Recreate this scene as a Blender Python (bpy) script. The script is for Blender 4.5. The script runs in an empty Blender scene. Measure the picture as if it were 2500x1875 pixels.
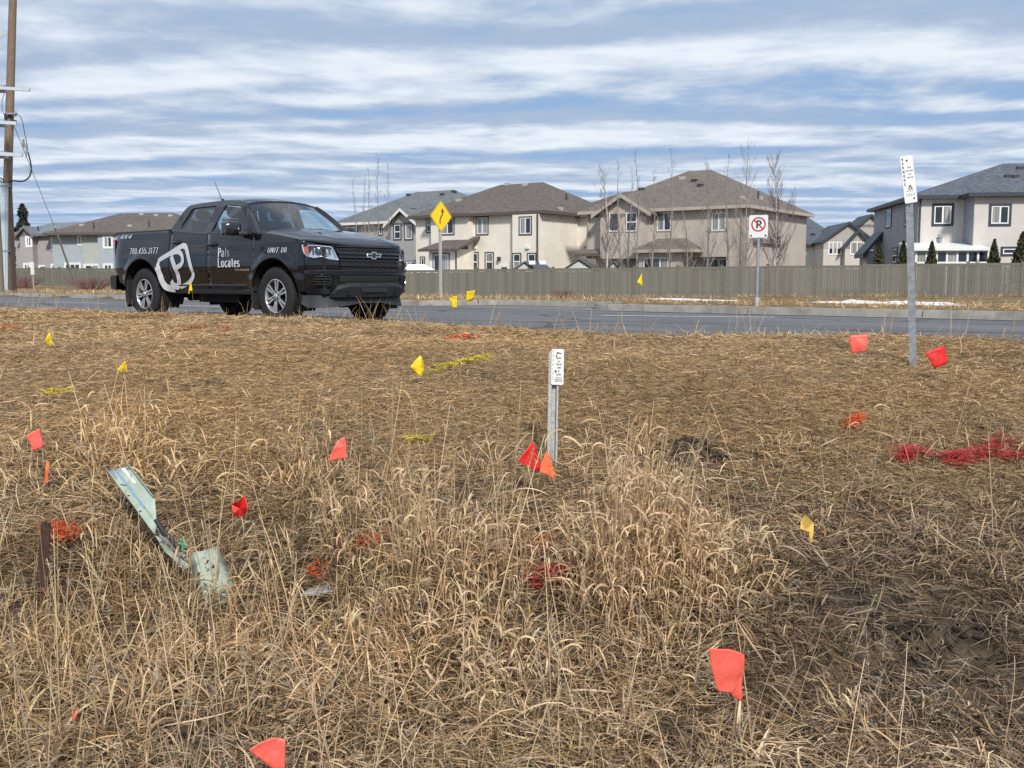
import bpy, bmesh, math, random
import numpy as np
from mathutils import Vector, Matrix
from mathutils.bvhtree import BVHTree

random.seed(7)
RNG = np.random.default_rng(11)
SC = bpy.context.scene
COL = SC.collection
rad = math.radians

# ------------------------------------------------------------------ camera
CAM_H, PITCH, FPX = 0.609, 0.102, 2500.0       # eye 0.61 m above the road (the viewer stands in the ditch)
cd = bpy.data.cameras.new('camera'); cam = bpy.data.objects.new('camera', cd); COL.objects.link(cam)
cd.sensor_width = 36.0; cd.lens = 36.0 * FPX / 2500.0; cd.clip_start = 0.05; cd.clip_end = 9000
cam.location = (0, 0, CAM_H); cam.rotation_euler = (math.pi / 2 - PITCH, 0, 0)
SC.camera = cam

# ------------------------------------------------------------------ view
SC.render.engine = 'CYCLES'
vs = SC.view_settings
vs.view_transform = 'Standard'; vs.look = 'None'; vs.exposure = 0.3; vs.gamma = 1.0; vs.use_curve_mapping = False
SC.cycles.max_bounces = 8; SC.cycles.transparent_max_bounces = 12
SC.cycles.use_denoising = False
SC.cycles.caustics_reflective = False; SC.cycles.caustics_refractive = False
SC.cycles.sample_clamp_indirect = 6.0

# ------------------------------------------------------------------ sun + sky
SUN_AZ, SUN_EL = rad(166), rad(41)             # azimuth clockwise from +Y: behind the viewer, to the right
sd = bpy.data.lights.new('sun', 'SUN'); sun = bpy.data.objects.new('sun', sd); COL.objects.link(sun)
sd.energy = 3.4; sd.angle = rad(6); sd.color = (1.0, 0.95, 0.87)
sv = Vector((math.sin(SUN_AZ) * math.cos(SUN_EL), math.cos(SUN_AZ) * math.cos(SUN_EL), math.sin(SUN_EL)))
sun.rotation_euler = sv.to_track_quat('Z', 'Y').to_euler(); sun.location = (6, -6, 20)

W = bpy.data.worlds.new('World'); SC.world = W; W.use_nodes = True
class NT:
    """tiny node-tree helper"""
    def __init__(s, tree): s.t = tree; s.n = tree.nodes; s.l = tree.links
    def new(s, typ, **kw):
        n = s.n.new(typ)
        for k, v in kw.items(): setattr(n, k, v)
        return n
    def put(s, sock, v):
        if isinstance(v, bpy.types.NodeSocket): s.l.new(v, sock)
        elif v is not None: sock.default_value = v
    def math(s, op, a, b=None, c=None, clamp=False):
        n = s.new('ShaderNodeMath', operation=op, use_clamp=clamp)
        for i, v in enumerate((a, b, c)):
            if v is not None: s.put(n.inputs[i], v)
        return n.outputs[0]
    def vec(s, x, y, z=0.0):
        n = s.new('ShaderNodeCombineXYZ'); s.put(n.inputs[0], x); s.put(n.inputs[1], y); s.put(n.inputs[2], z); return n.outputs[0]
    def sep(s, v):
        n = s.new('ShaderNodeSeparateXYZ'); s.put(n.inputs[0], v); return n.outputs
    def noise(s, v, scale, detail=4, rough=0.55, dist=0.0, lac=2.0):
        n = s.new('ShaderNodeTexNoise'); s.put(n.inputs['Vector'], v)
        n.inputs['Scale'].default_value = scale; n.inputs['Detail'].default_value = detail
        n.inputs['Roughness'].default_value = rough; n.inputs['Distortion'].default_value = dist; n.inputs['Lacunarity'].default_value = lac
        return n.outputs['Fac']
    def ramp(s, f, lo, hi, smooth=True):
        n = s.new('ShaderNodeMapRange', interpolation_type='SMOOTHSTEP' if smooth else 'LINEAR')
        s.put(n.inputs[0], f); s.put(n.inputs[1], lo); s.put(n.inputs[2], hi); return n.outputs[0]
    def mix(s, f, a, b, mode='MIX'):
        n = s.new('ShaderNodeMix', data_type='RGBA', blend_type=mode)
        s.put(n.inputs[0], f)
        for i, v in ((6, a), (7, b)):
            s.put(n.inputs[i], (*v, 1.0) if isinstance(v, tuple) and len(v) == 3 else v)
        return n.outputs[2]
    def mapping(s, v, loc=(0, 0, 0), rot=(0, 0, 0), scale=(1, 1, 1)):
        n = s.new('ShaderNodeMapping'); s.put(n.inputs[0], v)
        n.inputs[1].default_value = loc; n.inputs[2].default_value = rot; n.inputs[3].default_value = scale
        return n.outputs[0]

def build_sky():
    t = NT(W.node_tree); t.n.clear()
    out = t.new('ShaderNodeOutputWorld'); bg = t.new('ShaderNodeBackground')
    sky = t.new('ShaderNodeTexSky', sky_type='NISHITA'); sky.sun_disc = False
    sky.sun_elevation = SUN_EL; sky.sun_rotation = SUN_AZ; sky.altitude = 700; sky.air_density = 1.0; sky.dust_density = 0.6; sky.ozone_density = 1.4
    d = t.new('ShaderNodeTexCoord').outputs['Generated']
    x, y, z = t.sep(d)
    zz = t.math('ADD', t.math('MAXIMUM', z, 0.0), 0.012)
    u = t.math('DIVIDE', x, zz); v = t.math('DIVIDE', y, zz)
    P0 = t.vec(u, v, 0.0)
    # long rolls of cloud lying across the view, seen edge-on towards the horizon
    P = t.mapping(P0, rot=(0, 0, rad(9)))
    warp = t.noise(P, 0.30, 3, 0.5)
    px, py, pz = t.sep(P)
    py2 = t.math('ADD', py, t.math('MULTIPLY', t.math('SUBTRACT', warp, 0.5), 1.7))
    def field(dy):
        q = t.vec(t.math('MULTIPLY', px, 0.17), t.math('ADD', py2, dy), 0.0)
        a = t.noise(t.mapping(q, loc=(4.2, 1.0, 0)), 1.0, 2, 0.4)
        q2 = t.vec(t.math('MULTIPLY', px, 1.05), t.math('ADD', py2, dy), 0.0)
        b = t.noise(t.mapping(q2, loc=(7.7, 1.3, 4.0)), 1.5, 7, 0.6)
        return t.math('ADD', t.math('MULTIPLY', a, 0.56), t.math('MULTIPLY', b, 0.44))
    n0 = field(0.0); n1 = field(0.45)
    relief = t.math('SUBTRACT', n0, n1)                 # sunlit upper rims against shaded bases
    lit = t.ramp(t.math('ADD', t.math('MULTIPLY', relief, 1.5), t.math('MULTIPLY', t.math('SUBTRACT', n0, 0.5), 0.75)), -0.19, 0.29)
    fluff = t.noise(t.mapping(P0, scale=(0.8, 1.2, 1)), 1.6, 6, 0.6)
    lit2 = t.math('MULTIPLY', lit, t.ramp(fluff, 0.10, 0.58))
    thick = t.ramp(n0, 0.35, 0.49)
    base = t.mix(thick, (0.245, 0.38, 0.595), (0.33, 0.422, 0.562))
    cloud = t.mix(lit2, base, (0.68, 0.735, 0.80))
    # low down the rolls crowd together into fine blue and pale bands
    hz = t.ramp(z, 0.095, 0.02)
    fine = t.noise(t.vec(t.math('MULTIPLY', px, 0.06), py2, 0), 0.42, 4, 0.6)
    milk = t.mix(t.ramp(fine, 0.36, 0.66), (0.195, 0.325, 0.56), (0.42, 0.53, 0.675))
    cloud = t.mix(t.math('MULTIPLY', hz, 0.68), cloud, milk)
    hz2 = t.ramp(z, 0.045, 0.0)
    cloud = t.mix(t.math('MULTIPLY', hz2, 0.45), cloud, (0.52, 0.61, 0.73))
    # a few thin openings where the clear sky shows
    gap = t.math('MULTIPLY', t.ramp(n0, 0.34, 0.26), t.ramp(z, 0.05, 0.2))
    clear = t.mix(1.0, sky.outputs[0], (0.085, 0.085, 0.085), 'MULTIPLY')
    col = t.mix(t.math('MULTIPLY', gap, 0.85), cloud, clear)
    t.l.new(col, bg.inputs[0]); bg.inputs[1].default_value = 1.0
    t.l.new(bg.outputs[0], out.inputs[0])
build_sky()

# ------------------------------------------------------------------ geometry helpers
def ray(px, py):
    """direction of a photograph pixel (2500 x 1875) with forward component along +Y"""
    x = (px - 1250.0) / FPX; u = -(py - 937.5) / FPX
    c, s = math.cos(PITCH), math.sin(PITCH)
    return np.array([x, c + u * s, -s + u * c])
def at(px, py, depth):
    r = ray(px, py); r = r * (depth / r[1]); return Vector((r[0], r[1], r[2] + CAM_H))

YAW = rad(39.946)                              # the road runs from far left to near right
TD = np.array([math.cos(YAW), -math.sin(YAW)]); ND = np.array([math.sin(YAW), math.cos(YAW)])
def road_pt(t, p, z=0.0): return (TD[0] * t + ND[0] * p, TD[1] * t + ND[1] * p, z)

def vnoise(x, y, seed=0):
    x = np.asarray(x, float); y = np.asarray(y, float)
    xi = np.floor(x); yi = np.floor(y); fx = x - xi; fy = y - yi
    fx = fx * fx * (3 - 2 * fx); fy = fy * fy * (3 - 2 * fy)
    def h(a, b):
        v = np.sin(a * 127.1 + b * 311.7 + seed * 74.7) * 43758.5453
        return v - np.floor(v)
    return (h(xi, yi) * (1 - fx) + h(xi + 1, yi) * fx) * (1 - fy) + (h(xi, yi + 1) * (1 - fx) + h(xi + 1, yi + 1) * fx) * fy
def fbm(x, y, seed=0, o=3):
    s = 0; a = .5; 
    for k in range(o): s = s + a * vnoise(x * 2 ** k, y * 2 ** k, seed + k); a *= .5
    return s / (1 - .5 ** o)
def sstep(a, b, x):
    t = np.clip((np.asarray(x, float) - a) / (b - a), 0, 1); return t * t * (3 - 2 * t)

PITS = []      # (x, y, radius, depth) filled below, dug into the ground
def gz(X, Y):
    X = np.asarray(X, float); Y = np.asarray(Y, float)
    p = ND[0] * X + ND[1] * Y
    ye = np.maximum(Y + 0.02 * X, 8 - (7.5 - p) * 2.0)
    base = np.interp(ye, [-20, 0, 2, 3.05, 3.6, 4.2, 5.0, 5.6, 6.3, 7.2, 8.5, 10, 40], [-1.0, -.98, -.95, -.85, -.70, -.515, -.30, -.145, -.01, .075, .115, .13, .13])
    near = 1 - sstep(7.6, 8.2, p)
    bump = (fbm(X * .9, Y * .9, 3) - .5) * .10 + (fbm(X * 3.2, Y * 3.2, 9) - .5) * .05
    z1 = base + bump * (1 - .5 * sstep(6.8, 7.8, p)) + .075 * sstep(.8, 3.4, X) * sstep(6.2, 7.3, p)
    far0 = np.interp(X, [-60, -45, -7, 28, 60], [-.15, -.15, -.62, -.33, -.33])
    verge = np.interp(p, [8.0, 16.55, 16.75, 17.6, 22, 30, 42], [-.07, -.07, .10, .12, .06, -.1, -.2])
    k = sstep(24, 46, p)
    z2 = verge * (1 - k) + far0 * k + (fbm(X * .35, Y * .35, 21) - .5) * .12 * sstep(18.5, 24, p) * (1 - sstep(60, 90, p))
    z = z1 * near + z2 * (1 - near)
    for (a, b, r, dep) in PITS:
        q = np.clip(1 - ((X - a) ** 2 + (Y - b) ** 2) / (r * r), 0, 1); z = z - dep * q * q
    return z
def ground(px, py):
    """where a photograph pixel meets the ground"""
    r = ray(px, py); t = np.linspace(1.2, 60, 6000)
    zz = gz(r[0] * t, r[1] * t) - (CAM_H + r[2] * t)
    i = int(np.argmax(zz > 0)); t0 = t[i]
    return Vector((r[0] * t0, r[1] * t0, float(gz(r[0] * t0, r[1] * t0))))

def tag(o, label=None, cat=None, group=None, kind=None):
    if label: o['label'] = label
    if cat: o['category'] = cat
    if group: o['group'] = group
    if kind: o['kind'] = kind
    return o
def empty(name, loc=(0, 0, 0), rz=0.0):
    o = bpy.data.objects.new(name, None); COL.objects.link(o); o.location = loc; o.rotation_euler = (0, 0, rz); o.empty_display_size = .2
    return o

class MB:
    def __init__(s): s.v = []; s.f = []
    def add(s, vs_, fs):
        b = len(s.v); s.v += [tuple(map(float, q)) for q in vs_]; s.f += [tuple(b + i for i in f) for f in fs]; return s
    def box(s, x0, x1, y0, y1, z0, z1):
        return s.add([(x0, y0, z0), (x1, y0, z0), (x1, y1, z0), (x0, y1, z0), (x0, y0, z1), (x1, y0, z1), (x1, y1, z1), (x0, y1, z1)],
                     [(0, 3, 2, 1), (4, 5, 6, 7), (0, 1, 5, 4), (1, 2, 6, 5), (2, 3, 7, 6), (3, 0, 4, 7)])
    def obox(s, c, ax, ay, az):
        """box from centre and three half-axis vectors"""
        c, ax, ay, az = map(Vector, (c, ax, ay, az)); q = []
        for k in (-1, 1):
            for (i, j) in ((-1, -1), (1, -1), (1, 1), (-1, 1)): q.append(c + ax * i + ay * j + az * k)
        return s.add(q, [(0, 3, 2, 1), (4, 5, 6, 7), (0, 1, 5, 4), (1, 2, 6, 5), (2, 3, 7, 6), (3, 0, 4, 7)])
    def bar(s, a, b, w, h, up=(0, 0, 1)):
        a, b, up = Vector(a), Vector(b), Vector(up); d = (b - a)
        if d.length < 1e-6: return s
        n = d.normalized(); sx = n.cross(up)
        if sx.length < 1e-4: sx = n.cross(Vector((1, 0, 0)))
        sx.normalize(); sz = sx.cross(n)
        return s.obox((a + b) / 2, d / 2, sx * (w / 2), sz * (h / 2))
    def tube(s, pts, r, n=8, cap=True):
        pts = [Vector(p) for p in pts]; m = len(pts)
        rs = r if isinstance(r, (list, tuple)) else [r] * m
        b = len(s.v); ref = None
        for i, p in enumerate(pts):
            d = (pts[min(i + 1, m - 1)] - pts[max(i - 1, 0)]); d.normalize()
            if ref is None: ref = d.orthogonal().normalized()
            ref = (ref - d * ref.dot(d)); 
            if ref.length < 1e-5: ref = d.orthogonal()
            ref.normalize(); e = d.cross(ref)
            for k in range(n):
                a = 2 * math.pi * k / n; q = p + (ref * math.cos(a) + e * math.sin(a)) * rs[i]; s.v.append(tuple(q))
        for i in range(m - 1):
            for k in range(n):
                k2 = (k + 1) % n; s.f.append((b + i * n + k, b + i * n + k2, b + (i + 1) * n + k2, b + (i + 1) * n + k))
        if cap:
            s.f.append(tuple(b + k for k in reversed(range(n)))); s.f.append(tuple(b + (m - 1) * n + k for k in range(n)))
        return s
    def grid(s, P, close=False):
        n = len(P); m = len(P[0]); b = len(s.v)
        for row in P: s.v += [tuple(map(float, q)) for q in row]
        for i in range(n - 1):
            for j in range(m if close else m - 1):
                j2 = (j + 1) % m; s.f.append((b + i * m + j, b + i * m + j2, b + (i + 1) * m + j2, b + (i + 1) * m + j))
        return s
    def lathe(s, prof, n=32, axis='y', c=(0, 0, 0)):
        """profile of (axial, radius) round an axis"""
        P = []
        for (h, r) in prof:
            row = []
            for k in range(n):
                a = 2 * math.pi * k / n; ca, sa = r * math.cos(a), r * math.sin(a)
                q = (ca, h, sa) if axis == 'y' else ((h, ca, sa) if axis == 'x' else (ca, sa, h))
                row.append((q[0] + c[0], q[1] + c[1], q[2] + c[2]))
            P.append(row)
        return s.grid(P, True)
    def poly(s, pts): return s.add(pts, [tuple(range(len(pts)))])
    def prism(s, pts, off):
        """closed outline (3-D points) pushed by a vector"""
        n = len(pts); off = Vector(off); q = [Vector(p) for p in pts]
        return s.add(q + [p + off for p in q], [tuple(reversed(range(n))), tuple(range(n, 2 * n))] + [(i, (i + 1) % n, n + (i + 1) % n, n + i) for i in range(n)])
    def build(s, name, mat, parent=None, smooth=None, bevel=None, fix=True, weld=None):
        me = bpy.data.meshes.new(name); me.from_pydata(s.v, [], s.f)
        if fix or smooth or weld:
            bm = bmesh.new(); bm.from_mesh(me)
            if weld: bmesh.ops.remove_doubles(bm, verts=bm.verts, dist=weld)
            if fix: bmesh.ops.recalc_face_normals(bm, faces=bm.faces)
            if smooth:
                ca = rad(smooth)
                for f in bm.faces: f.smooth = True
                for e in bm.edges:
                    if len(e.link_faces) == 2 and e.calc_face_angle(0) > ca: e.smooth = False
            bm.to_mesh(me); bm.free()
        me.materials.append(mat)
        o = bpy.data.objects.new(name, me); COL.objects.link(o)
        if parent: o.parent = parent
        if bevel:
            md = o.modifiers.new('bevel', 'BEVEL'); md.width = bevel; md.segments = 2; md.limit_method = 'ANGLE'; md.angle_limit = rad(40)
        return o
def copy_tree(o, parent=None):
    c = o.copy(); COL.objects.link(c); c.parent = parent
    for ch in list(o.children): copy_tree(ch, c)
    return c

# ------------------------------------------------------------------ materials
MATS = {}
def pmat(name, base, rough=.6, metal=0.0, coat=0.0, spec=None, var=0.0, vscale=8.0, bump=0.0, bscale=40.0, noise2=None, randobj=0.0, aniso=None):
    m = bpy.data.materials.new(name); m.use_nodes = True; t = NT(m.node_tree)
    b = t.n['Principled BSDF']; b.inputs['Roughness'].default_value = rough; b.inputs['Metallic'].default_value = metal
    if coat: b.inputs['Coat Weight'].default_value = coat; b.inputs['Coat Roughness'].default_value = .04
    if spec is not None: b.inputs['Specular IOR Level'].default_value = spec
    co = t.new('ShaderNodeTexCoord').outputs['Object']
    if aniso: co = t.mapping(co, scale=aniso)
    col = None
    if var:
        f = t.noise(co, vscale, 6, .6)
        lo = tuple(c * (1 - var) for c in base); hi = tuple(min(1, c * (1 + var)) for c in base)
        col = t.mix(t.ramp(f, .28, .72), lo, hi)
    if noise2:
        c2, sc2, lo2, hi2 = noise2
        f2 = t.noise(co, sc2, 5, .65); col = t.mix(t.ramp(f2, lo2, hi2), col if col is not None else base, c2)
    if randobj:
        oi = t.new('ShaderNodeObjectInfo').outputs['Random']
        k = t.math('ADD', t.math('MULTIPLY', oi, 2 * randobj), 1 - randobj)
        col = t.mix(1.0, col if col is not None else base, t.vec(k, k, k), 'MULTIPLY')
    if col is None: b.inputs['Base Color'].default_value = (*base, 1)
    else: t.l.new(col, b.inputs['Base Color'])
    if bump:
        bn = t.new('ShaderNodeBump'); bn.inputs['Strength'].default_value = bump; bn.inputs['Distance'].default_value = .01
        t.l.new(t.noise(co, bscale, 5, .6), bn.inputs['Height']); t.l.new(bn.outputs[0], b.inputs['Normal'])
    MATS[name] = m; return m

def ground_mat():
    m = bpy.data.materials.new('soil_and_thatch'); m.use_nodes = True; t = NT(m.node_tree); b = t.n['Principled BSDF']
    co = t.new('ShaderNodeTexCoord').outputs['Object']
    x, y, z = t.sep(co)
    p = t.math('ADD', t.math('MULTIPLY', x, ND[0]), t.math('MULTIPLY', y, ND[1]))
    f1 = t.noise(co, 1.3, 6, .6); f2 = t.noise(co, 14, 6, .7); f3 = t.noise(t.mapping(co, scale=(1, 2.2, 1)), .55, 5, .6)
    soil = t.mix(t.ramp(f2, .3, .7), (.032, .024, .018), (.115, .086, .062))
    thatch = t.mix(t.ramp(f2, .32, .68), (.075, .050, .029), (.20, .138, .076))
    nearc = t.mix(t.ramp(t.math('ADD', f1, t.math('MULTIPLY', t.ramp(y, 4.4, 6.0), .16)), .40, .62), soil, t.mix(t.ramp(y, 4.6, 6.0), thatch, t.mix(1.0, thatch, (1.5, 1.45, 1.35), 'MULTIPLY')))
    straw = t.mix(t.ramp(f3, .36, .66), (.17, .115, .058), (.34, .245, .13))
    straw = t.mix(t.ramp(f2, .35, .7), t.mix(1.0, straw, (.62, .62, .6), 'MULTIPLY'), straw)
    sand = t.mix(t.ramp(f2, .3, .7), (.13, .11, .088), (.27, .235, .19))
    edge = t.math('MULTIPLY', t.ramp(p, 7.75, 8.02), t.ramp(p, 8.6, 8.3))
    c = t.mix(t.ramp(p, 10, 17), nearc, straw)
    c = t.mix(edge, c, sand)
    t.l.new(c, b.inputs['Base Color']); b.inputs['Roughness'].default_value = .95; b.inputs['Specular IOR Level'].default_value = .15
    bn = t.new('ShaderNodeBump'); bn.inputs['Strength'].default_value = .9; bn.inputs['Distance'].default_value = .02
    t.l.new(t.noise(co, 22, 7, .7), bn.inputs['Height']); t.l.new(bn.outputs[0], b.inputs['Normal'])
    return m
def asphalt_mat():
    m = bpy.data.materials.new('asphalt'); m.use_nodes = True; t = NT(m.node_tree); b = t.n['Principled BSDF']
    co = t.new('ShaderNodeTexCoord').outputs['Object']           # x along the road, y across
    x, y, z = t.sep(co)
    f = t.noise(co, 60, 4, .7); g = t.noise(t.mapping(co, scale=(.12, 1.4, 1)), 1.1, 4, .6)
    c = t.mix(t.ramp(f, .3, .7), (.070, .072, .078), (.135, .135, .14))
    c = t.mix(t.ramp(g, .4, .65), c, t.mix(1.0, c, (1.35, 1.32, 1.27), 'MULTIPLY'))
    grit = t.math('MULTIPLY', t.ramp(t.noise(co, 5.5, 6, .72), .47, .62), t.ramp(t.math('ADD', y, t.math('MULTIPLY', t.math('SUBTRACT', t.noise(co, .5, 3), .5), 1.6)), 10.4, 8.9))
    c = t.mix(t.math('MULTIPLY', grit, .75), c, t.mix(t.ramp(t.noise(co, 40, 3), .4, .6), (.06, .05, .04), (.24, .20, .155)))
    track = t.math('ADD', t.ramp(t.math('ABSOLUTE', t.math('SUBTRACT', y, 10.3)), .55, .15), t.ramp(t.math('ABSOLUTE', t.math('SUBTRACT', y, 12.1)), .55, .15)); c = t.mix(t.math('MULTIPLY', track, .28), c, t.mix(1.0, c, (.70, .70, .70), 'MULTIPLY'))
    vo = t.new('ShaderNodeTexVoronoi', feature='DISTANCE_TO_EDGE'); t.l.new(t.mapping(t.vec(t.math('ADD', x, t.math('MULTIPLY', t.noise(co, 1.5, 4), .8)), t.math('ADD', y, t.math('MULTIPLY', t.noise(co, 1.9, 4), .8)), 0), scale=(.22, .30, 1)), vo.inputs['Vector']); vo.inputs['Scale'].default_value = 1.0
    c = t.mix(t.math('MULTIPLY', t.ramp(vo.outputs['Distance'], .018, .004), .8), c, (.028, .028, .03))
    patch = t.ramp(t.noise(t.mapping(co, scale=(.25, .7, 1)), .6, 1, .3), .60, .63); c = t.mix(t.math('MULTIPLY', patch, .35), c, (.055, .056, .06))
    gut = t.ramp(y, 16.0, 16.35); c = t.mix(t.math('MULTIPLY', gut, .55), c, (.17, .155, .135))
    t.l.new(c, b.inputs['Base Color']); b.inputs['Roughness'].default_value = .82
    bn = t.new('ShaderNodeBump'); bn.inputs['Strength'].default_value = .5; bn.inputs['Distance'].default_value = .006
    t.l.new(f, bn.inputs['Height']); t.l.new(bn.outputs[0], b.inputs['Normal'])
    return m
def vinyl(name, c):
    """thin dyed sheet: some light comes through from behind"""
    m = bpy.data.materials.new(name); m.use_nodes = True; t = NT(m.node_tree); b = t.n['Principled BSDF']; out = t.n['Material Output']
    co = t.new('ShaderNodeTexCoord').outputs['Object']; f = t.noise(co, 22, 4, .6); col = t.mix(t.ramp(f, .3, .7), tuple(q * .86 for q in c), tuple(min(1, q * 1.05 + .01) for q in c))
    t.l.new(col, b.inputs['Base Color']); b.inputs['Roughness'].default_value = .42
    bn = t.new('ShaderNodeBump'); bn.inputs['Strength'].default_value = .35; bn.inputs['Distance'].default_value = .006; t.l.new(t.noise(co, 30, 3, .5, 1.5), bn.inputs['Height']); t.l.new(bn.outputs[0], b.inputs['Normal'])
    tl = t.new('ShaderNodeBsdfTranslucent'); t.l.new(col, tl.inputs[0]); mx = t.new('ShaderNodeMixShader'); mx.inputs[0].default_value = .2; t.l.new(b.outputs[0], mx.inputs[1]); t.l.new(tl.outputs[0], mx.inputs[2]); t.l.new(mx.outputs[0], out.inputs[0]); return m
M = dict(
    ground=ground_mat(), asphalt=asphalt_mat(),
    concrete=pmat('concrete', (.235, .222, .20), .9, var=.25, vscale=3, bump=.3, bscale=30, noise2=((.12, .105, .09), 1.7, .50, .72)),
    roadpaint=pmat('road_paint', (.62, .62, .60), .7, var=.15, vscale=9, noise2=((.16, .16, .16), 14, .55, .68)),
    snow=pmat('old_snow', (.80, .83, .86), .6, var=.08, vscale=6, bump=.6, bscale=12),
    fence=pmat('stained_fence_wood', (.172, .165, .140), .85, var=.16, vscale=5, aniso=(6, 6, 1), randobj=.13, noise2=((.12, .11, .085), 3.2, .60, .74)),
    fencepost=pmat('stained_fence_post', (.155, .150, .118), .85, var=.14, vscale=6),
    pole=pmat('weathered_pole_wood', (.20, .145, .105), .9, var=.3, vscale=6, aniso=(9, 9, .8), bump=.6, bscale=20, noise2=((.10, .075, .06), 4, .55, .75)),
    pole2=pmat('grey_pole_wood', (.185, .165, .125), .9, var=.25, vscale=6, aniso=(9, 9, .8), bump=.6, bscale=20),
    galv=pmat('galvanised_steel', (.36, .39, .42), .5, .6, var=.22, vscale=30),
    galvd=pmat('dull_galvanised_steel', (.43, .44, .43), .55, .12, var=.2, vscale=40, noise2=((.30, .27, .20), 18, .6, .75)),
    alum=pmat('white_aluminium', (.52, .58, .63), .45, .15, var=.08, vscale=10),
    black=pmat('black_rubber', (.018, .018, .019), .6),
    white=pmat('white_enamel', (.78, .79, .78), .4, var=.04, vscale=14),
    ink=pmat('black_print', (.03, .03, .034), .6), inkgrey=pmat('faded_grey_print', (.22, .235, .25), .6),
    redink=pmat('red_print', (.50, .03, .035), .5), pinkink=pmat('faded_red_print', (.62, .40, .37), .6),
    signyellow=pmat('sign_yellow', (.86, .60, .015), .45, var=.05, vscale=6),
    fyellow=vinyl('yellow_flag_vinyl', (.88, .67, .01)), fcoral=vinyl('fluorescent_coral_flag_vinyl', (.98, .16, .12)), forange=vinyl('fluorescent_orange_flag_vinyl', (.98, .22, .09)), fred=vinyl('red_flag_vinyl', (.72, .018, .014)),
    wire=pmat('flag_wire', (.20, .16, .12), .5, .3),
    rust=pmat('rusty_steel', (.060, .030, .022), .85, .2, var=.4, vscale=30, bump=.5, bscale=60, noise2=((.15, .060, .030), 14, .55, .8)),
    pedestal=pmat('pale_green_enamel', (.335, .40, .335), .5, var=.10, vscale=14, noise2=((.24, .25, .20), 9, .62, .78), bump=.15, bscale=25),
    pedin=pmat('green_enamel_shaded_side', (.40, .47, .39), .55, var=.15, vscale=10),
    bluelab=pmat('blue_sticker', (.20, .33, .60), .5, var=.2, vscale=40),
    greycab=pmat('grey_cable_sheath', (.26, .27, .29), .5), greencab=pmat('green_wire', (.05, .40, .22), .5),
    slab=pmat('grey_broken_board', (.42, .40, .36), .9, var=.25, vscale=25, bump=.4, bscale=40),
    torn=pmat('torn_yellow_vinyl', (.70, .48, .12), .6, var=.3, vscale=20),
)

# ================================================================== the setting
def bayf(t): return sstep(-16.6, -16.0, t) * (1 - sstep(-12.3, -11.7, t))     # a kerbed bay on the far side
_gz0 = gz
def gz(X, Y):
    z = _gz0(X, Y)
    t = TD[0] * np.asarray(X, float) + TD[1] * np.asarray(Y, float); p = ND[0] * np.asarray(X, float) + ND[1] * np.asarray(Y, float)
    k = bayf(t) * (1 - sstep(18.25, 18.5, p)) * sstep(16.0, 16.3, p)
    return z * (1 - k) + (-.07) * k

# bare soil, the dug hole on the right and the scrape beside the marker post
_h1 = ground(2335, 1598); _h2 = ground(1690, 1110); _h3 = ground(2120, 1505); _h4 = ground(2450, 1640); _h5 = ground(60, 1480); _h6 = ground(1640, 1120); _h7 = ground(480, 1810); _h8 = ground(1230, 1215)
PITS += [(_h1.x, _h1.y, .16, .10), (_h1.x - .18, _h1.y + .02, .14, .05), (_h7.x, _h7.y, .14, .07)]
PITS += [(_h2.x, _h2.y, .20, -.05), (_h1.x + .15, _h1.y + .12, .14, -.03), (_h1.x - .25, _h1.y + .22, .15, -.03)]
BARE = [(_h1.x, _h1.y, .30, .9), (_h3.x, _h3.y, .26, .75), (_h4.x + .1, _h4.y, .22, .7), (_h2.x, _h2.y, .22, .95), (_h6.x - .05, _h6.y - .1, .22, .7), (_h5.x, _h5.y, .30, .8),
        (_h7.x, _h7.y, .14, .85), (_h8.x, _h8.y, .30, .6)]
for (gx, gy, r, a) in ((2240, 1465, .30, .75), (2200, 1560, .36, .62), (2400, 1520, .28, .6), (2080, 1640, .22, .55), (2440, 1720, .22, .7), (2050, 1700, .2, .5), (2000, 1480, .24, .5), (330, 1560, .22, .55), (1890, 1265, .30, .5), (80, 925, .30, .6), (230, 985, .28, .55), (830, 960, .25, .5), (1460, 1010, .22, .35),
                       (2050, 915, .30, .5), (1180, 1085, .3, .5), (1760, 1120, .22, .5), (1500, 1225, .22, .45), (620, 1310, .18, .4)):
    g = ground(gx, gy); BARE.append((g.x, g.y, r, a))
def bare(X, Y):
    k = np.zeros_like(X)
    n = (fbm(X * 8, Y * 8, 41) - .5) * 1.0
    for (a, b, r, s) in BARE:
        d = np.sqrt((X - a) ** 2 + ((Y - b) * 1.25) ** 2) / r
        k = np.maximum(k, s * (1 - sstep(.45, 1.1, d + n)))
    return k

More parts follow.
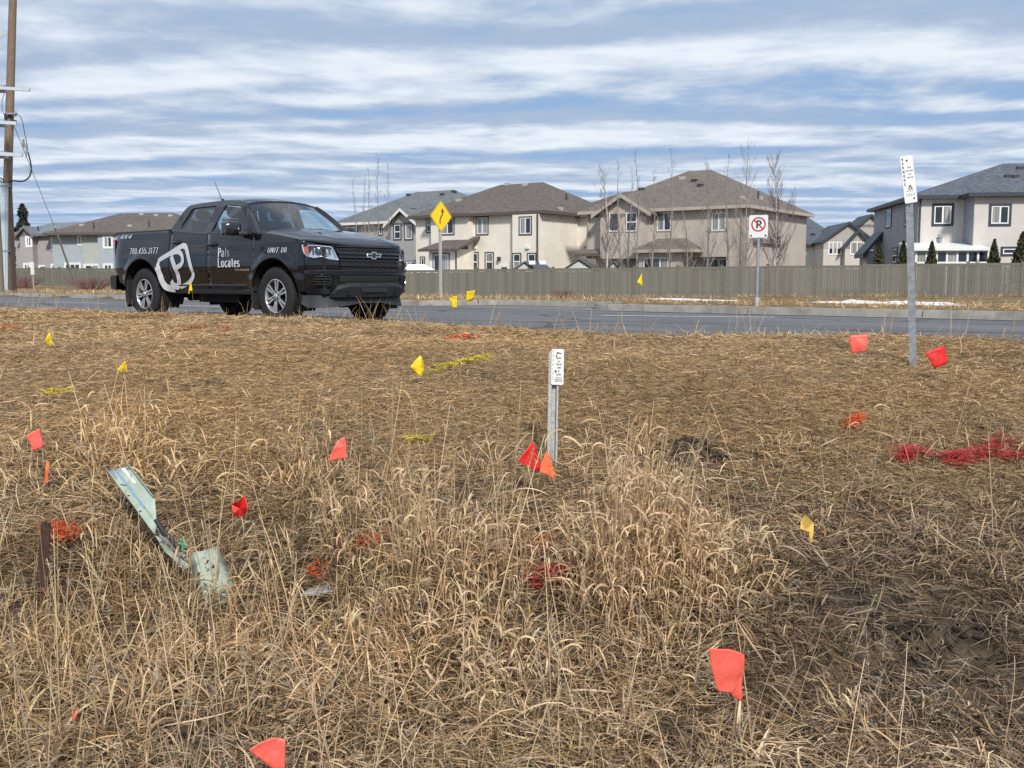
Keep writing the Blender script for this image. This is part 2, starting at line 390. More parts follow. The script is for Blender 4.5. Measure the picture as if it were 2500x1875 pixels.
def build_ground():
    xs = np.concatenate([-np.geomspace(3000, 12, 34), np.arange(-11.5, 8.05, .085), np.geomspace(8.6, 3000, 34)])
    ys = np.concatenate([-np.geomspace(600, 3, 10), np.arange(-2, 1.6, .3), np.arange(1.7, 9, .07), np.arange(9, 21, .11), np.arange(21, 34, .25), np.geomspace(34.3, 4200, 56)])
    X, Y = np.meshgrid(xs, ys); Z = gz(X, Y)
    soft = bare(X.ravel(), Y.ravel()).reshape(X.shape)
    Z = Z + soft * (fbm(X * 11, Y * 11, 55) - .5) * .05 * (Y < 9)
    n, m = X.shape
    co = np.stack([X, Y, Z], -1).reshape(-1, 3)
    i = np.arange(n * m).reshape(n, m)
    q = np.stack([i[:-1, :-1], i[:-1, 1:], i[1:, 1:], i[1:, :-1]], -1).reshape(-1, 4)
    me = bpy.data.meshes.new('ground'); me.vertices.add(len(co)); me.vertices.foreach_set('co', co.ravel())
    me.loops.add(q.size); me.loops.foreach_set('vertex_index', q.ravel().astype(np.int32))
    me.polygons.add(len(q)); me.polygons.foreach_set('loop_start', np.arange(0, q.size, 4, dtype=np.int32))
    me.polygons.foreach_set('use_smooth', np.ones(len(q), bool))
    me.update(); me.validate(); me.materials.append(M['ground'])
    o = bpy.data.objects.new('ground', me); COL.objects.link(o); tag(o, kind='structure')
build_ground()

def road_empty(name, t, p, z=0.0): return empty(name, road_pt(t, p, z), -YAW)
def link_road(o): o.rotation_euler = (0, 0, -YAW); return o       # local x = along the road, local y = across it
mb = MB()
ts = [-260] + list(np.arange(-80, 40, 4.0)) + [160]
mb.grid([[(t, p, .0) for p in (8.12, 10, 12, 14, 16.4)] for t in ts])
mb.grid([[(t, p, .002) for t in (-17.2, -16.3, -14, -12.0, -11.1)] for p in (16.39, 18.5)])
road = link_road(mb.build('road', M['asphalt'])); tag(road, kind='structure')
# ragged near edge: sand and crumbled asphalt are in the materials, painted lines are sheets of their own
def line(name, a, b, w):
    a = np.array(a); b = np.array(b); d = (b - a) / np.linalg.norm(b - a); n = np.array([-d[1], d[0]]) * w / 2
    m = MB(); m.poly([(*(a - n), .005), (*(b - n), .005), (*(b + n), .005), (*(a + n), .005)])
    o = link_road(m.build(name, M['roadpaint'])); tag(o, kind='structure'); return o
line('lane_marking', (-9.9, 14.15), (-7.3, 15.25), .16)
for t0 in (-21.5, -27.5, -33.5, -39.5, -45.5): line('lane_marking', (t0, 13.3), (t0 + 3.0, 13.3), .12)

# far kerb with its joints, laid in lengths
def kerb_path():
    pts = [(-90.0, 16.5)] + [(-16.9, 16.5)]
    for k in range(7):
        a = k / 6 * math.pi / 2; pts.append((-16.9 + .75 * math.sin(a), 16.5 + .75 * (1 - math.cos(a))))
    pts += [(-16.15, 17.6)]
    for k in range(1, 7):
        a = k / 6 * math.pi / 2; pts.append((-15.4 - .75 * math.cos(a), 17.6 + .75 * math.sin(a)))
    for k in range(0, 6):
        a = k / 6 * math.pi / 2; pts.append((-12.85 + .75 * math.sin(a), 18.35 - .75 * (1 - math.cos(a))))
    pts += [(-12.1, 17.25)]
    for k in range(1, 7):
        a = k / 6 * math.pi / 2; pts.append((-11.35 - .75 * math.cos(a), 17.25 - .75 * math.sin(a)))
    return pts + [(40.0, 16.5)]
def resample(pts, step):
    P = np.array(pts, float); s = np.concatenate([[0], np.cumsum(np.linalg.norm(np.diff(P, axis=0), axis=1))])
    L = np.arange(0, s[-1], step); return np.stack([np.interp(L, s, P[:, 0]), np.interp(L, s, P[:, 1])], 1)
kroot = empty('kerb', (0, 0, 0), -YAW); tag(kroot, kind='structure')
KP = resample(kerb_path(), .25)
prof = [(-.24, .008), (-.02, .012), (.015, .105), (.035, .125), (.17, .13), (.18, .0)]
i = 0
while i < len(KP) - 13:
    seg = KP[i:i + 13].copy(); seg[-1] = seg[-1] + (seg[-2] - seg[-1]) * .07
    rows = []
    for k in range(13):
        d = seg[min(k + 1, 12)] - seg[max(k - 1, 0)]; d = d / np.linalg.norm(d); n = np.array([-d[1], d[0]])
        rows.append([(seg[k][0] + n[0] * a, seg[k][1] + n[1] * a, h) for a, h in prof])
    m = MB(); m.grid(rows); m.f.append(tuple(range(6))); m.f.append(tuple(72 + q for q in range(6)))
    m.build('kerb_length', M['concrete'], kroot, smooth=40)
    i += 12

# concrete footpath in front of the left part of the fence
FL = [(-66.0, 113.5), (-45.0, 98.0), (-7.0, 70.0), (27.7, 55.5), (37.5, 51.4)]      # fence line in plan
def offset_line(P, d):
    P = np.array(P); out = []
    for k in range(len(P)):
        a = P[min(k + 1, len(P) - 1)] - P[max(k - 1, 0)]; a = a / np.linalg.norm(a); out.append(P[k] + np.array([a[1], -a[0]]) * d)
    return np.array(out)
pa = resample(offset_line(FL[:3], 9.0), 1.2); pb = resample(offset_line(FL[:3], 10.6), 1.2); n = min(len(pa), len(pb))
m = MB(); m.grid([[(*pa[k], float(gz(*pa[k])) + .05), (*pb[k], float(gz(*pb[k])) + .05)] for k in range(n)])
o = m.build('footpath', M['concrete']); tag(o, kind='structure')

# ------------------------------------------------------------------ timber fence
def build_fence():
    root = empty('timber_fence', (FL[2][0], FL[2][1], float(gz(*FL[2]))))
    tag(root, 'long greenish grey board fence with posts running behind the road', 'fence')
    off = Vector(root.location)
    def loc(v): return Vector(v) - off
    P = resample(FL[::-1], 2.7)                      # from the right (near) to the left (far)
    H = 1.83
    bm_ = MB().box(-.066, .066, -.011, .011, 0, H - .16); board0 = None
    rest = MB(); count = 0
    posts = MB().box(-.075, .075, -.075, .075, -.2, H + .07); posts.box(-.095, .095, -.095, .095, H + .07, H + .10)
    post0 = None
    for k in range(len(P)):
        z = float(gz(*P[k]))
        d = P[min(k + 1, len(P) - 1)] - P[max(k - 1, 0)]; ang = math.atan2(d[1], d[0])
        if post0 is None:
            po = posts.build('post', M['fencepost'], root); post0 = po
        else: po = post0.copy(); COL.objects.link(po)
        po.parent = root; po.location = loc((P[k][0], P[k][1], z)); po.rotation_euler = (0, 0, ang)
        if k == len(P) - 1: break
        a, b = P[k], P[k + 1]; L = np.linalg.norm(b - a); u = (b - a) / L; ang = math.atan2(u[1], u[0]); nn = np.array([-u[1], u[0]])
        # nn points away from the viewer's side or towards it: keep boards on the road side
        if np.dot(nn, -a) < 0: nn = -nn
        zb = min(z, float(gz(*b))) - .02
        c = (a + b) / 2
        pn = MB().box(-L / 2 + .08, L / 2 - .08, -.035, .035, H - .14, H + .03); pl = MB().box(-L / 2 + .08, L / 2 - .08, -.03, .03, .03, .12)
        for q_ in (pn, pl): pp = q_.build('rail', M['fencepost'], root); pp.location = loc((c[0], c[1], zb)); pp.rotation_euler = (0, 0, ang)
        nb = int((L - .16) / .1385)
        for q in range(nb):
            s = -L / 2 + .08 + (q + .5) * (L - .16) / nb
            w = a + u * (L / 2 + s) + nn * .043
            jz = random.uniform(-.012, .012); jn = random.uniform(-.004, .004)
            if count < 300:
                if board0 is None: bo = bm_.build('board', M['fence'], root); board0 = bo
                else: bo = board0.copy(); COL.objects.link(bo)
                bo.parent = root; bo.location = loc((w[0] + nn[0] * jn, w[1] + nn[1] * jn, zb + .01 + jz)); bo.rotation_euler = (0, 0, ang)
                count += 1
            else:
                cc = loc((w[0] + nn[0] * jn, w[1] + nn[1] * jn, zb + .01 + (H - .16) / 2 + jz))
                rest.obox(cc, (u[0] * .066, u[1] * .066, 0), (nn[0] * .011, nn[1] * .011, 0), (0, 0, (H - .16) / 2))
    r = rest.build('boards', M['fencerest'], root); tag(r, kind='stuff')
def fence_rest_mat():
    m = bpy.data.materials.new('stained_fence_wood_far'); m.use_nodes = True; t = NT(m.node_tree); b = t.n['Principled BSDF']
    co = t.new('ShaderNodeTexCoord').outputs['Object']
    ri = t.new('ShaderNodeNewGeometry').outputs['Random Per Island']
    k = t.math('ADD', t.math('MULTIPLY', ri, .26), .87)
    c = t.mix(t.ramp(t.noise(t.mapping(co, scale=(6, 6, 1)), 5, 6, .6), .28, .72), (.146, .140, .118), (.20, .192, .163))
    t.l.new(t.mix(1.0, c, t.vec(k, k, k), 'MULTIPLY'), b.inputs['Base Color']); b.inputs['Roughness'].default_value = .85
    return m
M['fencerest'] = fence_rest_mat()
build_fence()

# snow left lying beside the fence
def snow(px0, px1, py, depth, hw, name_label, seed, hgt=.1):
    a = at(px0, py, depth); b = at(px1, py - 2, depth * .97); m = MB(); rows = []
    n = 40
    for k in range(n + 1):
        s = k / n; c = a.lerp(b, s)
        env = max(.0, 1 - abs(2 * s - 1) ** 3) ** .6; w = hw * env * (.55 + .9 * float(vnoise(s * 9, 1.3, seed))) + .02
        row = []
        for j in range(9):
            v = j / 4 - 1; y = c.y + v * w; x = c.x
            row.append((x, y, float(gz(x, y)) + .012 + hgt * env * (1 - v * v) ** 1.2 * (.5 + float(vnoise(x * 2, y * 3, seed)))))
        rows.append(row)
    o = m.grid(rows).build('snow_patch', M['snow'], smooth=80); tag(o, name_label, 'snow', 'old snow by the fence')
snow(1575, 1840, 739, 30, .8, 'thin white streak of old snow on the verge left of the no parking sign', 3, .045)
snow(1955, 2365, 733, 31.5, 1.4, 'longer white patch of old snow on the verge behind the tall warning post', 8, .14)

# ------------------------------------------------------------------ houses
def siding(name, c, lap=.155, dark=.84, rot=False):
    m = bpy.data.materials.new(name); m.use_nodes = True; t = NT(m.node_tree); b = t.n['Principled BSDF']
    co = t.new('ShaderNodeTexCoord').outputs['Object']; x, y, z = t.sep(co)
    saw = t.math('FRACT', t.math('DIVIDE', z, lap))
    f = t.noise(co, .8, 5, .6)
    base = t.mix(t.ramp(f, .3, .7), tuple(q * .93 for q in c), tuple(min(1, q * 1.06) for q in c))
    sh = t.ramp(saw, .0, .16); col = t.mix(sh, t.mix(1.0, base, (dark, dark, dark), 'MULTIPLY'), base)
    t.l.new(col, b.inputs['Base Color']); b.inputs['Roughness'].default_value = .55
    bn = t.new('ShaderNodeBump'); bn.inputs['Strength'].default_value = .12; bn.inputs['Distance'].default_value = .01
    t.l.new(saw, bn.inputs['Height']); t.l.new(bn.outputs[0], b.inputs['Normal']); return m
def shingle(name, c, c2):
    m = bpy.data.materials.new(name); m.use_nodes = True; t = NT(m.node_tree); b = t.n['Principled BSDF']
    co = t.new('ShaderNodeTexCoord').outputs['Object']; x, y, z = t.sep(co)
    row = t.math('FLOOR', t.math('DIVIDE', z, .085)); h = t.math('FRACT', t.math('MULTIPLY', t.math('SINE', t.math('MULTIPLY', row, 12.9898)), 43758.5))
    tab = t.noise(t.vec(t.math('ADD', t.math('MULTIPLY', x, 2.6), t.math('MULTIPLY', h, 9)), t.math('MULTIPLY', y, 2.6), row), 1.0, 2, .6)
    big = t.noise(co, .45, 4, .6)
    col = t.mix(t.ramp(tab, .34, .66), c, c2); col = t.mix(t.math('MULTIPLY', t.ramp(big, .45, .75), .35), col, tuple(q * .75 for q in c))
    t.l.new(col, b.inputs['Base Color']); b.inputs['Roughness'].default_value = .9
    bn = t.new('ShaderNodeBump'); bn.inputs['Strength'].default_value = .6; bn.inputs['Distance'].default_value = .03
    t.l.new(t.math('ADD', t.math('FRACT', t.math('DIVIDE', z, .085)), tab), bn.inputs['Height']); t.l.new(bn.outputs[0], b.inputs['Normal']); return m
def pane_mat():
    m = bpy.data.materials.new('window_glass'); m.use_nodes = True; t = NT(m.node_tree); b = t.n['Principled BSDF']
    co = t.new('ShaderNodeTexCoord').outputs['Object']; x, y, z = t.sep(co); r = t.new('ShaderNodeObjectInfo').outputs['Random']
    cur = t.noise(t.vec(t.math('ADD', t.math('MULTIPLY', x, 7), t.math('MULTIPLY', y, 7)), 0, r), 1.0, 3, .6)
    curtain = t.mix(t.ramp(cur, .35, .65), (.16, .16, .155), (.38, .38, .36))
    k = t.ramp(r, .52, .60); col = t.mix(k, (.020, .024, .028), curtain)
    t.l.new(col, b.inputs['Base Color']); b.inputs['Roughness'].default_value = .04; b.inputs['Specular IOR Level'].default_value = .8; return m
M.update(
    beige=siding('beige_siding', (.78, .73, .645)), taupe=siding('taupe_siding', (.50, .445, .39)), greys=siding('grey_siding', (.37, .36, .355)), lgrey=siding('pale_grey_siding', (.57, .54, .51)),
    bgrey=siding('pale_grey_siding_shaded', (.27, .285, .33)), stuccog=pmat('grey_stucco', (.34, .32, .325), .9, var=.07, vscale=2), stuccogr=pmat('sage_stucco', (.40, .42, .395), .9, var=.07, vscale=2), stuccob=pmat('blue_green_stucco', (.35, .40, .43), .9, var=.06, vscale=2),
    cream=pmat('cream_stucco', (.62, .62, .58), .85, var=.06, vscale=2), tan=pmat('tan_stucco', (.38, .36, .335), .85, var=.07, vscale=2), tanl=pmat('light_tan_stucco', (.50, .475, .43), .85, var=.06, vscale=2),
    rbrown=shingle('brown_shingles', (.088, .074, .067), (.138, .117, .104)), rtaupe=shingle('weathered_brown_shingles', (.118, .099, .085), (.178, .150, .128)), rgrey=shingle('grey_shingles', (.098, .110, .12), (.165, .182, .192)),
    rslate=shingle('slate_blue_shingles', (.060, .072, .092), (.115, .130, .155)), rblue=shingle('blue_grey_shingles', (.12, .14, .17), (.19, .215, .245)),
    trimw=pmat('white_trim', (.74, .74, .72), .5, var=.04, vscale=4), trimt=pmat('taupe_trim', (.44, .39, .335), .55), trimd=pmat('dark_brown_trim', (.095, .085, .078), .55), trimn=pmat('navy_black_trim', (.035, .042, .058), .5), trimg=pmat('grey_trim', (.16, .155, .155), .55),
    pane=pane_mat(), pvc=pmat('white_window_frame', (.80, .81, .81), .4), vent=pmat('dark_roof_vent', (.04, .04, .045), .6), ventl=pmat('pale_roof_vent', (.42, .40, .37), .6), shedw=pmat('shed_wall', (.50, .51, .49), .7, var=.06, vscale=3), shedr=pmat('dark_blue_shed_roof', (.075, .09, .125), .7, var=.2, vscale=8), shedr2=pmat('charcoal_shed_roof', (.10, .105, .115), .8, var=.2, vscale=8), tarp=pmat('white_canopy', (.74, .74, .73), .8, var=.06, vscale=5), cedarwood=pmat('cedar_wood', (.26, .15, .095), .8, var=.2, vscale=9))

ZG = -.45
class House:
    def __init__(s, name, label, px, d, theta, group='houses behind the fence'):
        g = at(px, 681, d); s.O = np.array([g.x, g.y]); th = rad(theta)
        s.ex = np.array([math.cos(th), -math.sin(th)]); s.ey = np.array([math.sin(th), math.cos(th)])
        s.root = empty(name, (g.x, g.y, ZG), -th); tag(s.root, label, 'house', group)
        s.roofs = []
    def loc(s, px, py, b=None, a=None):
        """photo pixel on the plane at depth b (or side plane a) -> local (a, b, z above the house's base)"""
        r = ray(px, py); o = -s.O; c = np.array([o @ s.ex, o @ s.ey]); d = np.array([r[:2] @ s.ex, r[:2] @ s.ey])
        t = (b - c[1]) / d[1] if b is not None else (a - c[0]) / d[0]
        return c[0] + t * d[0], c[1] + t * d[1], CAM_H + t * r[2] - ZG
    def zat(s, py, a, b):
        w = s.O + s.ex * a + s.ey * b; r = ray(1250 + w[0] / w[1] * 2500, py); return CAM_H + r[2] * w[1] / r[1] - ZG
    def wall(s, mat, *boxes, name='wall'):
        m = MB()
        for b in boxes: m.box(*b)
        return m.build(name, M[mat], s.root)
    def hip(s, a0, a1, b0, b1, ze, zr, mat, fmat, over=.45, ridge=None, along='a'):
        a0 -= over; a1 += over; b0 -= over; b1 += over; e = ze + .2
        am, bm = (a0 + a1) / 2, (b0 + b1) / 2
        if along == 'a':
            r = (b1 - b0) / 2 if ridge is None else (a1 - a0) / 2 - ridge; R0, R1 = (a0 + r, bm, zr), (a1 - r, bm, zr)
            F = [(0, 1, 5, 4), (2, 3, 4, 5), (3, 0, 4), (1, 2, 5)]
        else:
            r = (a1 - a0) / 2 if ridge is None else (b1 - b0) / 2 - ridge; R0, R1 = (am, b0 + r, zr), (am, b1 - r, zr)
            F = [(0, 1, 4), (1, 2, 5, 4), (2, 3, 5), (3, 0, 4, 5)]
        m = MB(); m.add([(a0, b0, e), (a1, b0, e), (a1, b1, e), (a0, b1, e), R0, R1], F)
        o = m.build('roof', M[mat], s.root); s.roofs.append(m)
        f = MB(); q = .03; f.box(a0 - q, a1 + q, b0 - q, b1 + q, ze - .02, ze + .194); f.build('fascia', M[fmat], o)
        return o
    def gable(s, a0, a1, b0, b1, ze, zr, mat, fmat, wmat, over=.4, th=.14):
        """gable facing the viewer, ridge running back"""
        am = (a0 + a1) / 2; sl = (zr - ze) / (a1 - am); A0, A1, B0 = a0 - over, a1 + over, b0 - over; zl = ze - sl * over
        m = MB(); m.prism([(A0, B0, zl), (am, B0, zr), (A1, B0, zl), (A1, B0, zl + th), (am, B0, zr + th), (A0, B0, zl + th)], (0, b1 - B0, 0))
        o = m.build('roof', M[mat], s.root)
        f = MB(); q = .02
        f.prism([(A0, B0 - q, zl - .12), (am, B0 - q, zr - .10), (A1, B0 - q, zl - .12), (A1, B0 - q, zl + th + .01), (am, B0 - q, zr + th + .02), (A0, B0 - q, zl + th + .01)], (0, q - .002, 0))
        f.build('bargeboard', M[fmat], o)
        w = MB(); w.prism([(a0, b0, ze - .3), (a1, b0, ze - .3), (a1, b0, ze - .02), (am, b0, zr - .05), (a0, b0, ze - .02)], (0, b1 - b0 - .05, 0)); w.build('gable_wall', M[wmat], s.root)
        return o
    def win(s, px0, py0, px1, py1, b=0.0, a=None, kind='slider', trim='trimd', tw=.09):
        pm, ym = (px0 + px1) / 2, (py0 + py1) / 2
        if a is None:
            u0 = s.loc(px0, ym, b=b)[0]; u1 = s.loc(px1, ym, b=b)[0]; z1 = s.loc(pm, py0, b=b)[2]; z0 = s.loc(pm, py1, b=b)[2]
            P = lambda u, n, z: (u, b - n, z)
        else:
            u0 = s.loc(px0, ym, a=a)[1]; u1 = s.loc(px1, ym, a=a)[1]; z1 = s.loc(pm, py0, a=a)[2]; z0 = s.loc(pm, py1, a=a)[2]
            sg = 1 if s.side > 0 else -1
            if u0 > u1: u0, u1 = u1, u0
            P = lambda u, n, z: (a + sg * n, u, z)
        return s.win_local(u0, u1, z0, z1, P, kind, trim, tw)
    def win_local(s, u0, u1, z0, z1, P, kind, trim, tw):
        def bx(m, ua, ub, za, zb, n0, n1):
            p = [P(ua, n0, za), P(ub, n0, za), P(ub, n1, za), P(ua, n1, za), P(ua, n0, zb), P(ub, n0, zb), P(ub, n1, zb), P(ua, n1, zb)]
            m.add(p, [(0, 3, 2, 1), (4, 5, 6, 7), (0, 1, 5, 4), (1, 2, 6, 5), (2, 3, 7, 6), (3, 0, 4, 7)])
        root = None
        m = MB(); bx(m, u0, u1, z1 - tw, z1, -.01, .045); bx(m, u0, u1, z0, z0 + tw, -.01, .045); bx(m, u0, u0 + tw, z0 + tw, z1 - tw, -.01, .045); bx(m, u1 - tw, u1, z0 + tw, z1 - tw, -.01, .045)
        root = m.build('window', M[trim], s.root)
        u0 += tw; u1 -= tw; z0 += tw; z1 -= tw; fw = .065
        m = MB(); bx(m, u0, u1, z1 - fw, z1, -.008, .03); bx(m, u0, u1, z0, z0 + fw, -.008, .03); bx(m, u0, u0 + fw, z0 + fw, z1 - fw, -.008, .03); bx(m, u1 - fw, u1, z0 + fw, z1 - fw, -.008, .03)
        panes = []
        if kind == 'slider':
            um = (u0 + u1) / 2; bx(m, um - .045, um + .045, z0 + fw, z1 - fw, -.008, .034); panes = [(u0 + fw, um - .045, z0 + fw, z1 - fw), (um + .045, u1 - fw, z0 + fw, z1 - fw)]
        elif kind == 'hung':
            zm = (z0 + z1) / 2; bx(m, u0 + fw, u1 - fw, zm - .04, zm + .04, -.008, .034); panes = [(u0 + fw, u1 - fw, z0 + fw, zm - .04), (u0 + fw, u1 - fw, zm + .04, z1 - fw)]
        elif kind == 'triple':
            w3 = (u1 - u0) / 3
            for k in (1, 2): bx(m, u0 + k * w3 - .045, u0 + k * w3 + .045, z0 + fw, z1 - fw, -.008, .034)
            panes = [(u0 + k * w3 + (.045 if k else fw), u0 + (k + 1) * w3 - (.045 if k < 2 else fw), z0 + fw, z1 - fw) for k in range(3)]
        else: panes = [(u0 + fw, u1 - fw, z0 + fw, z1 - fw)]
        m.build('frame', M['pvc'], root)
        for q in panes:
            g = MB(); bx(g, *q, -.005, .006); g.build('pane', M['pane'], root)
    def vents(s, lst, b, mat='vent'):
        for (px, py, bb) in lst:
            h_ = s.roof_hit(px, py)
            if h_ is None: continue
            a_, b_, z_ = h_; m = MB(); m.box(a_ - .2, a_ + .2, b_ - .16, b_ + .16, z_ - .12, z_ + .14); m.build('roof_vent', M[mat], s.root)
    def roof_hit(s, px, py):
        """where a photo pixel meets the house's roofs, in house coordinates"""
        r = ray(px, py); o = -s.O; c = Vector((o @ s.ex, o @ s.ey, CAM_H - ZG)); d = Vector((r[:2] @ s.ex, r[:2] @ s.ey, r[2])).normalized(); best = None
        for m in s.roofs:
            q = BVHTree.FromPolygons(m.v, m.f).ray_cast(c, d)
            if q[0] is not None and (best is None or q[3] < best[1]): best = (q[0], q[3])
        return None if best is None else best[0]
    def pipe(s, px, py, b, h=.5):
        h_ = s.roof_hit(px, py + 8)
        if h_ is None: return
        a_, b_, z_ = h_; m = MB(); m.tube([(a_, b_, z_ - .2), (a_, b_, z_ + h)], .07, 8); m.build('vent_pipe', M['vent'], s.root)
    def downpipe(s, a, b, z0, z1, mat):
        m = MB(); m.box(a - .045, a + .045, b - .10, b - .02, z0, z1); m.build('downpipe', M[mat], s.root)

def houses():
    # ---- taupe two-storey house behind the birches (middle right)
    h = House('house', 'taupe two storey house with brown hip roof behind the bare birches', 1814, 68, 35); h.side = 1
    ze = 5.26 - ZG; w = 12.05
    h.wall('taupe', (-w, 0, 0, 12, 2.55, ze), (-w + .4, -.35, .75, 12, 0, 2.56), (-1.2, 0, 0.01, 12, 0, 2.55))
    bay = -.9; a0 = h.loc(1466, 560, b=bay)[0]; a1 = h.loc(1577, 560, b=bay)[0]
    h.wall('taupe', (a0, a1, bay, .2, 2.5, ze - .1), name='bay_wall')
    h.hip(-w, 0, 0, 12, ze, h.zat(416, -6, 6), 'rtaupe', 'trimt', ridge=.9)
    zg_ = h.zat(474, (a0 + a1) / 2, bay); h.gable(a0 - .15, a1 + .15, bay, 3.2, ze - .05, zg_ - .15, 'rtaupe', 'trimt', 'taupe')
    h.win(1487, 518, 1512, 566, b=bay, kind='single', trim='taupe', tw=.03); h.win(1528, 518, 1556, 566, b=bay, kind='hung', trim='taupe', tw=.03)
    h.win(1603, 517, 1640, 565, kind='slider', trim='trimt', tw=.05); h.win(1736, 517, 1774, 565, kind='slider', trim='trimt', tw=.05)
    h.win(1459, 540, 1468, 560, kind='single', trim='trimt', tw=.04)
    z2 = 3.05; c0 = h.loc(1540, 610, b=-1.6)[0]; c1 = h.loc(1690, 610, b=-1.6)[0]; zp = h.zat(581, (c0 + c1) / 2, -.2); zl = h.zat(612, (c0 + c1) / 2, -1.6)
    h.wall('taupe', (c0 + .4, c1 - .9, -1.2, .76, 0, zl), name='sunroom_wall')
    h.hip(c0 + .3, c1 - .3, -1.3, 1.4, zl - .1, zp, 'rtaupe', 'trimt', over=.35, ridge=1.0)
    h.win(1570, 627, 1633, 680, b=-1.2, kind='triple', trim='trimt', tw=.05); h.win(1716, 630, 1795, 690, b=.75, kind='slider', trim='trimt', tw=.05)
    d0 = h.loc(1680, 650, b=.75)[0]; m = MB(); m.box(d0 - .42, d0 + .42, .70, .76, 0, 2.1); dd = m.build('door', M['trimw'], h.root); m = MB(); m.box(d0 - .2, d0 + .2, .68, .699, .9, 1.9); m.build('pane', M['pane'], dd)
    e0 = h.loc(1411, 610, b=-.4)[0]; e1 = h.loc(1470, 610, b=-.4)[0]; m = MB(); m.prism([(e0, -.9, zl - .1), (e0, .8, zl + .55), (e0, .8, zl + .35), (e0, -.9, zl - .28)], (e1 - e0, 0, 0)); m.build('porch_roof', M['rtaupe'], h.root)
    # side wall (right): chimney chase and a narrow stair window
    p0 = h.loc(1840, 600, a=0)[1]; p1 = h.loc(1884, 600, a=0)[1]; zc = h.zat(594, 0, p0); m = MB(); m.box(-.02, .55, p0, p1, .6, zc); m.build('chimney_chase', M['taupe'], h.root)
    m = MB(); m.prism([(-.02, p0 - .2, zc + .35), (.75, p0 - .2, zc - .02), (-.02, p0 - .2, zc - .02)], (0, p1 - p0 + .4, 0)); m.build('chase_roof', M['rtaupe'], h.root)
    h.win(1892, 572, 1908, 622, a=0.0, kind='single', trim='trimt', tw=.06)
    h.downpipe(-.12, 0, .3, ze, 'trimt'); h.downpipe(-w + .2, 0, 2.6, ze, 'trimt')
    for (px, py, b) in ((1666, 436, 4.4), (1815, 484, 3.0), (1854, 484, 4.5)): h.vents([(px, py, b)], 0, 'ventl')
    for (px, py, b) in ((1566, 463, 2.0), (1695, 442, 4.6), (1710, 454, 4.0)): h.vents([(px, py, b)], 0)
    h.pipe(1851, 477, 4.6)

    # ---- beige house with the stepped back wall (middle left)
    h = House('house', 'beige two storey house with dark brown roof and stepped rear wall', 1324, 75, 35); h.side = 1
    ze = 5.35 - ZG; w = 12.0
    st = h.loc(1143, 560, b=-.7)[0]; st0 = h.loc(1052, 560, b=-.7)[0]; st2 = h.loc(1250, 560, b=-.5)[0]
    h.wall('beige', (-w, 0, 0, 12, 0, ze), (st0, st, -.7, .1, 2.2, ze - .02), (st2, -.01, -.45, .1, 0, ze - .03))
    h.hip(-w, 0, 0, 12, ze, h.zat(448, -6, 6), 'rbrown', 'trimd', ridge=2.1)
    h.hip(st0 + .1, st - .1, -.7, 2, ze - .021, ze + 1.0, 'rbrown', 'trimd', over=.4, ridge=.4)
    h.wall('beige', (-2, 6.2, 5, 15, 0, ze - .1)); h.hip(-2, 6.2, 5, 15, ze - .1, h.zat(466, 2.5, 10), 'rbrown', 'trimd', ridge=.8)
    T = 'trimd'
    h.win(1040, 530, 1054, 569, kind='hung', trim=T); h.win(1075, 529, 1110, 574, b=-.7, trim=T); h.win(1162, 528, 1193, 574, trim=T); h.win(1267, 528, 1299, 574, b=-.45, trim=T)
    h.win(1149, 615, 1169, 664, kind='hung', trim=T); h.win(1184, 615, 1206, 664, kind='hung', trim=T); h.win(1251, 617, 1273, 660, b=-.45, kind='hung', trim=T); h.win(1287, 617, 1310, 650, b=-.45, kind='single', trim=T); h.win(1026, 626, 1038, 650, kind='single', trim=T)
    c0 = h.loc(1022, 600, b=-2.6)[0]; c1 = h.loc(1118, 600, b=-2.6)[0]; zl = h.zat(608, (c0 + c1) / 2, -2.6); zp = h.zat(586, (c0 + c1) / 2, -.3)
    h.wall('beige', (c0 + .7, c1 - .5, -2.2, .05, 0, zl), name='porch_wall')
    m = MB(); m.add([(c0, -2.7, zl), (c1, -2.7, zl), (c1 + .1, 0.0, zp + .25), (c0 + 1.3, 0.0, zp + .25), (c0, -2.7, zl - .18), (c1, -2.7, zl - .18), (c1 + .1, 0, zp + .05), (c0 + 1.3, 0, zp + .05)], [(0, 1, 2, 3), (4, 7, 6, 5), (0, 4, 5, 1), (1, 5, 6, 2), (3, 2, 6, 7), (0, 3, 7, 4)]); m.build('porch_roof', M['rbrown'], h.root)
    h.win(1057, 618, 1098, 675, b=-2.2, kind='slider', trim=T)
    d0 = h.loc(1232, 650, b=0)[0]; m = MB(); m.box(d0 - .46, d0 + .46, -.05, .01, 0, 2.15); dd = m.build('door', M['trimw'], h.root); m = MB(); m.box(d0 - .26, d0 + .26, -.065, -.051, .35, 1.95); m.build('pane', M['pane'], dd)
    m = MB(); q = h.loc(1220, 632, b=0); m.box(q[0] - .1, q[0] + .1, -.22, .0, q[2] - .15, q[2] + .15); m.build('porch_lamp', M['vent'], h.root)
    for px, py, b in ((1160, 604, 0), (1289, 604, -.45)): q = h.loc(px, py, b=b); m = MB(); m.box(q[0] - .14, q[0] + .14, q[1] - .14, q[1], q[2] - .1, q[2] + .1); m.build('wall_vent', M['trimw'], h.root)
    h.downpipe(-.1, -.45, .3, ze, T); h.downpipe(c1 - .45, -2.2, .3, zl, T)
    for (px, py, b) in ((1120, 490, 1.5), (1239, 451, 5), (1282, 452, 5.2), (1367, 510, 2.2)): h.vents([(px, py, b)], 0, 'ventl')
    h.pipe(1383, 480, 8)

    # ---- grey house right behind the pickup's bonnet
    h = House('house', 'grey two storey house with white trimmed gable behind the pickup bonnet', 1019, 88, 35); h.side = 1
    ze = h.zat(543, 0, 0); w = 9.3; bay = -.9
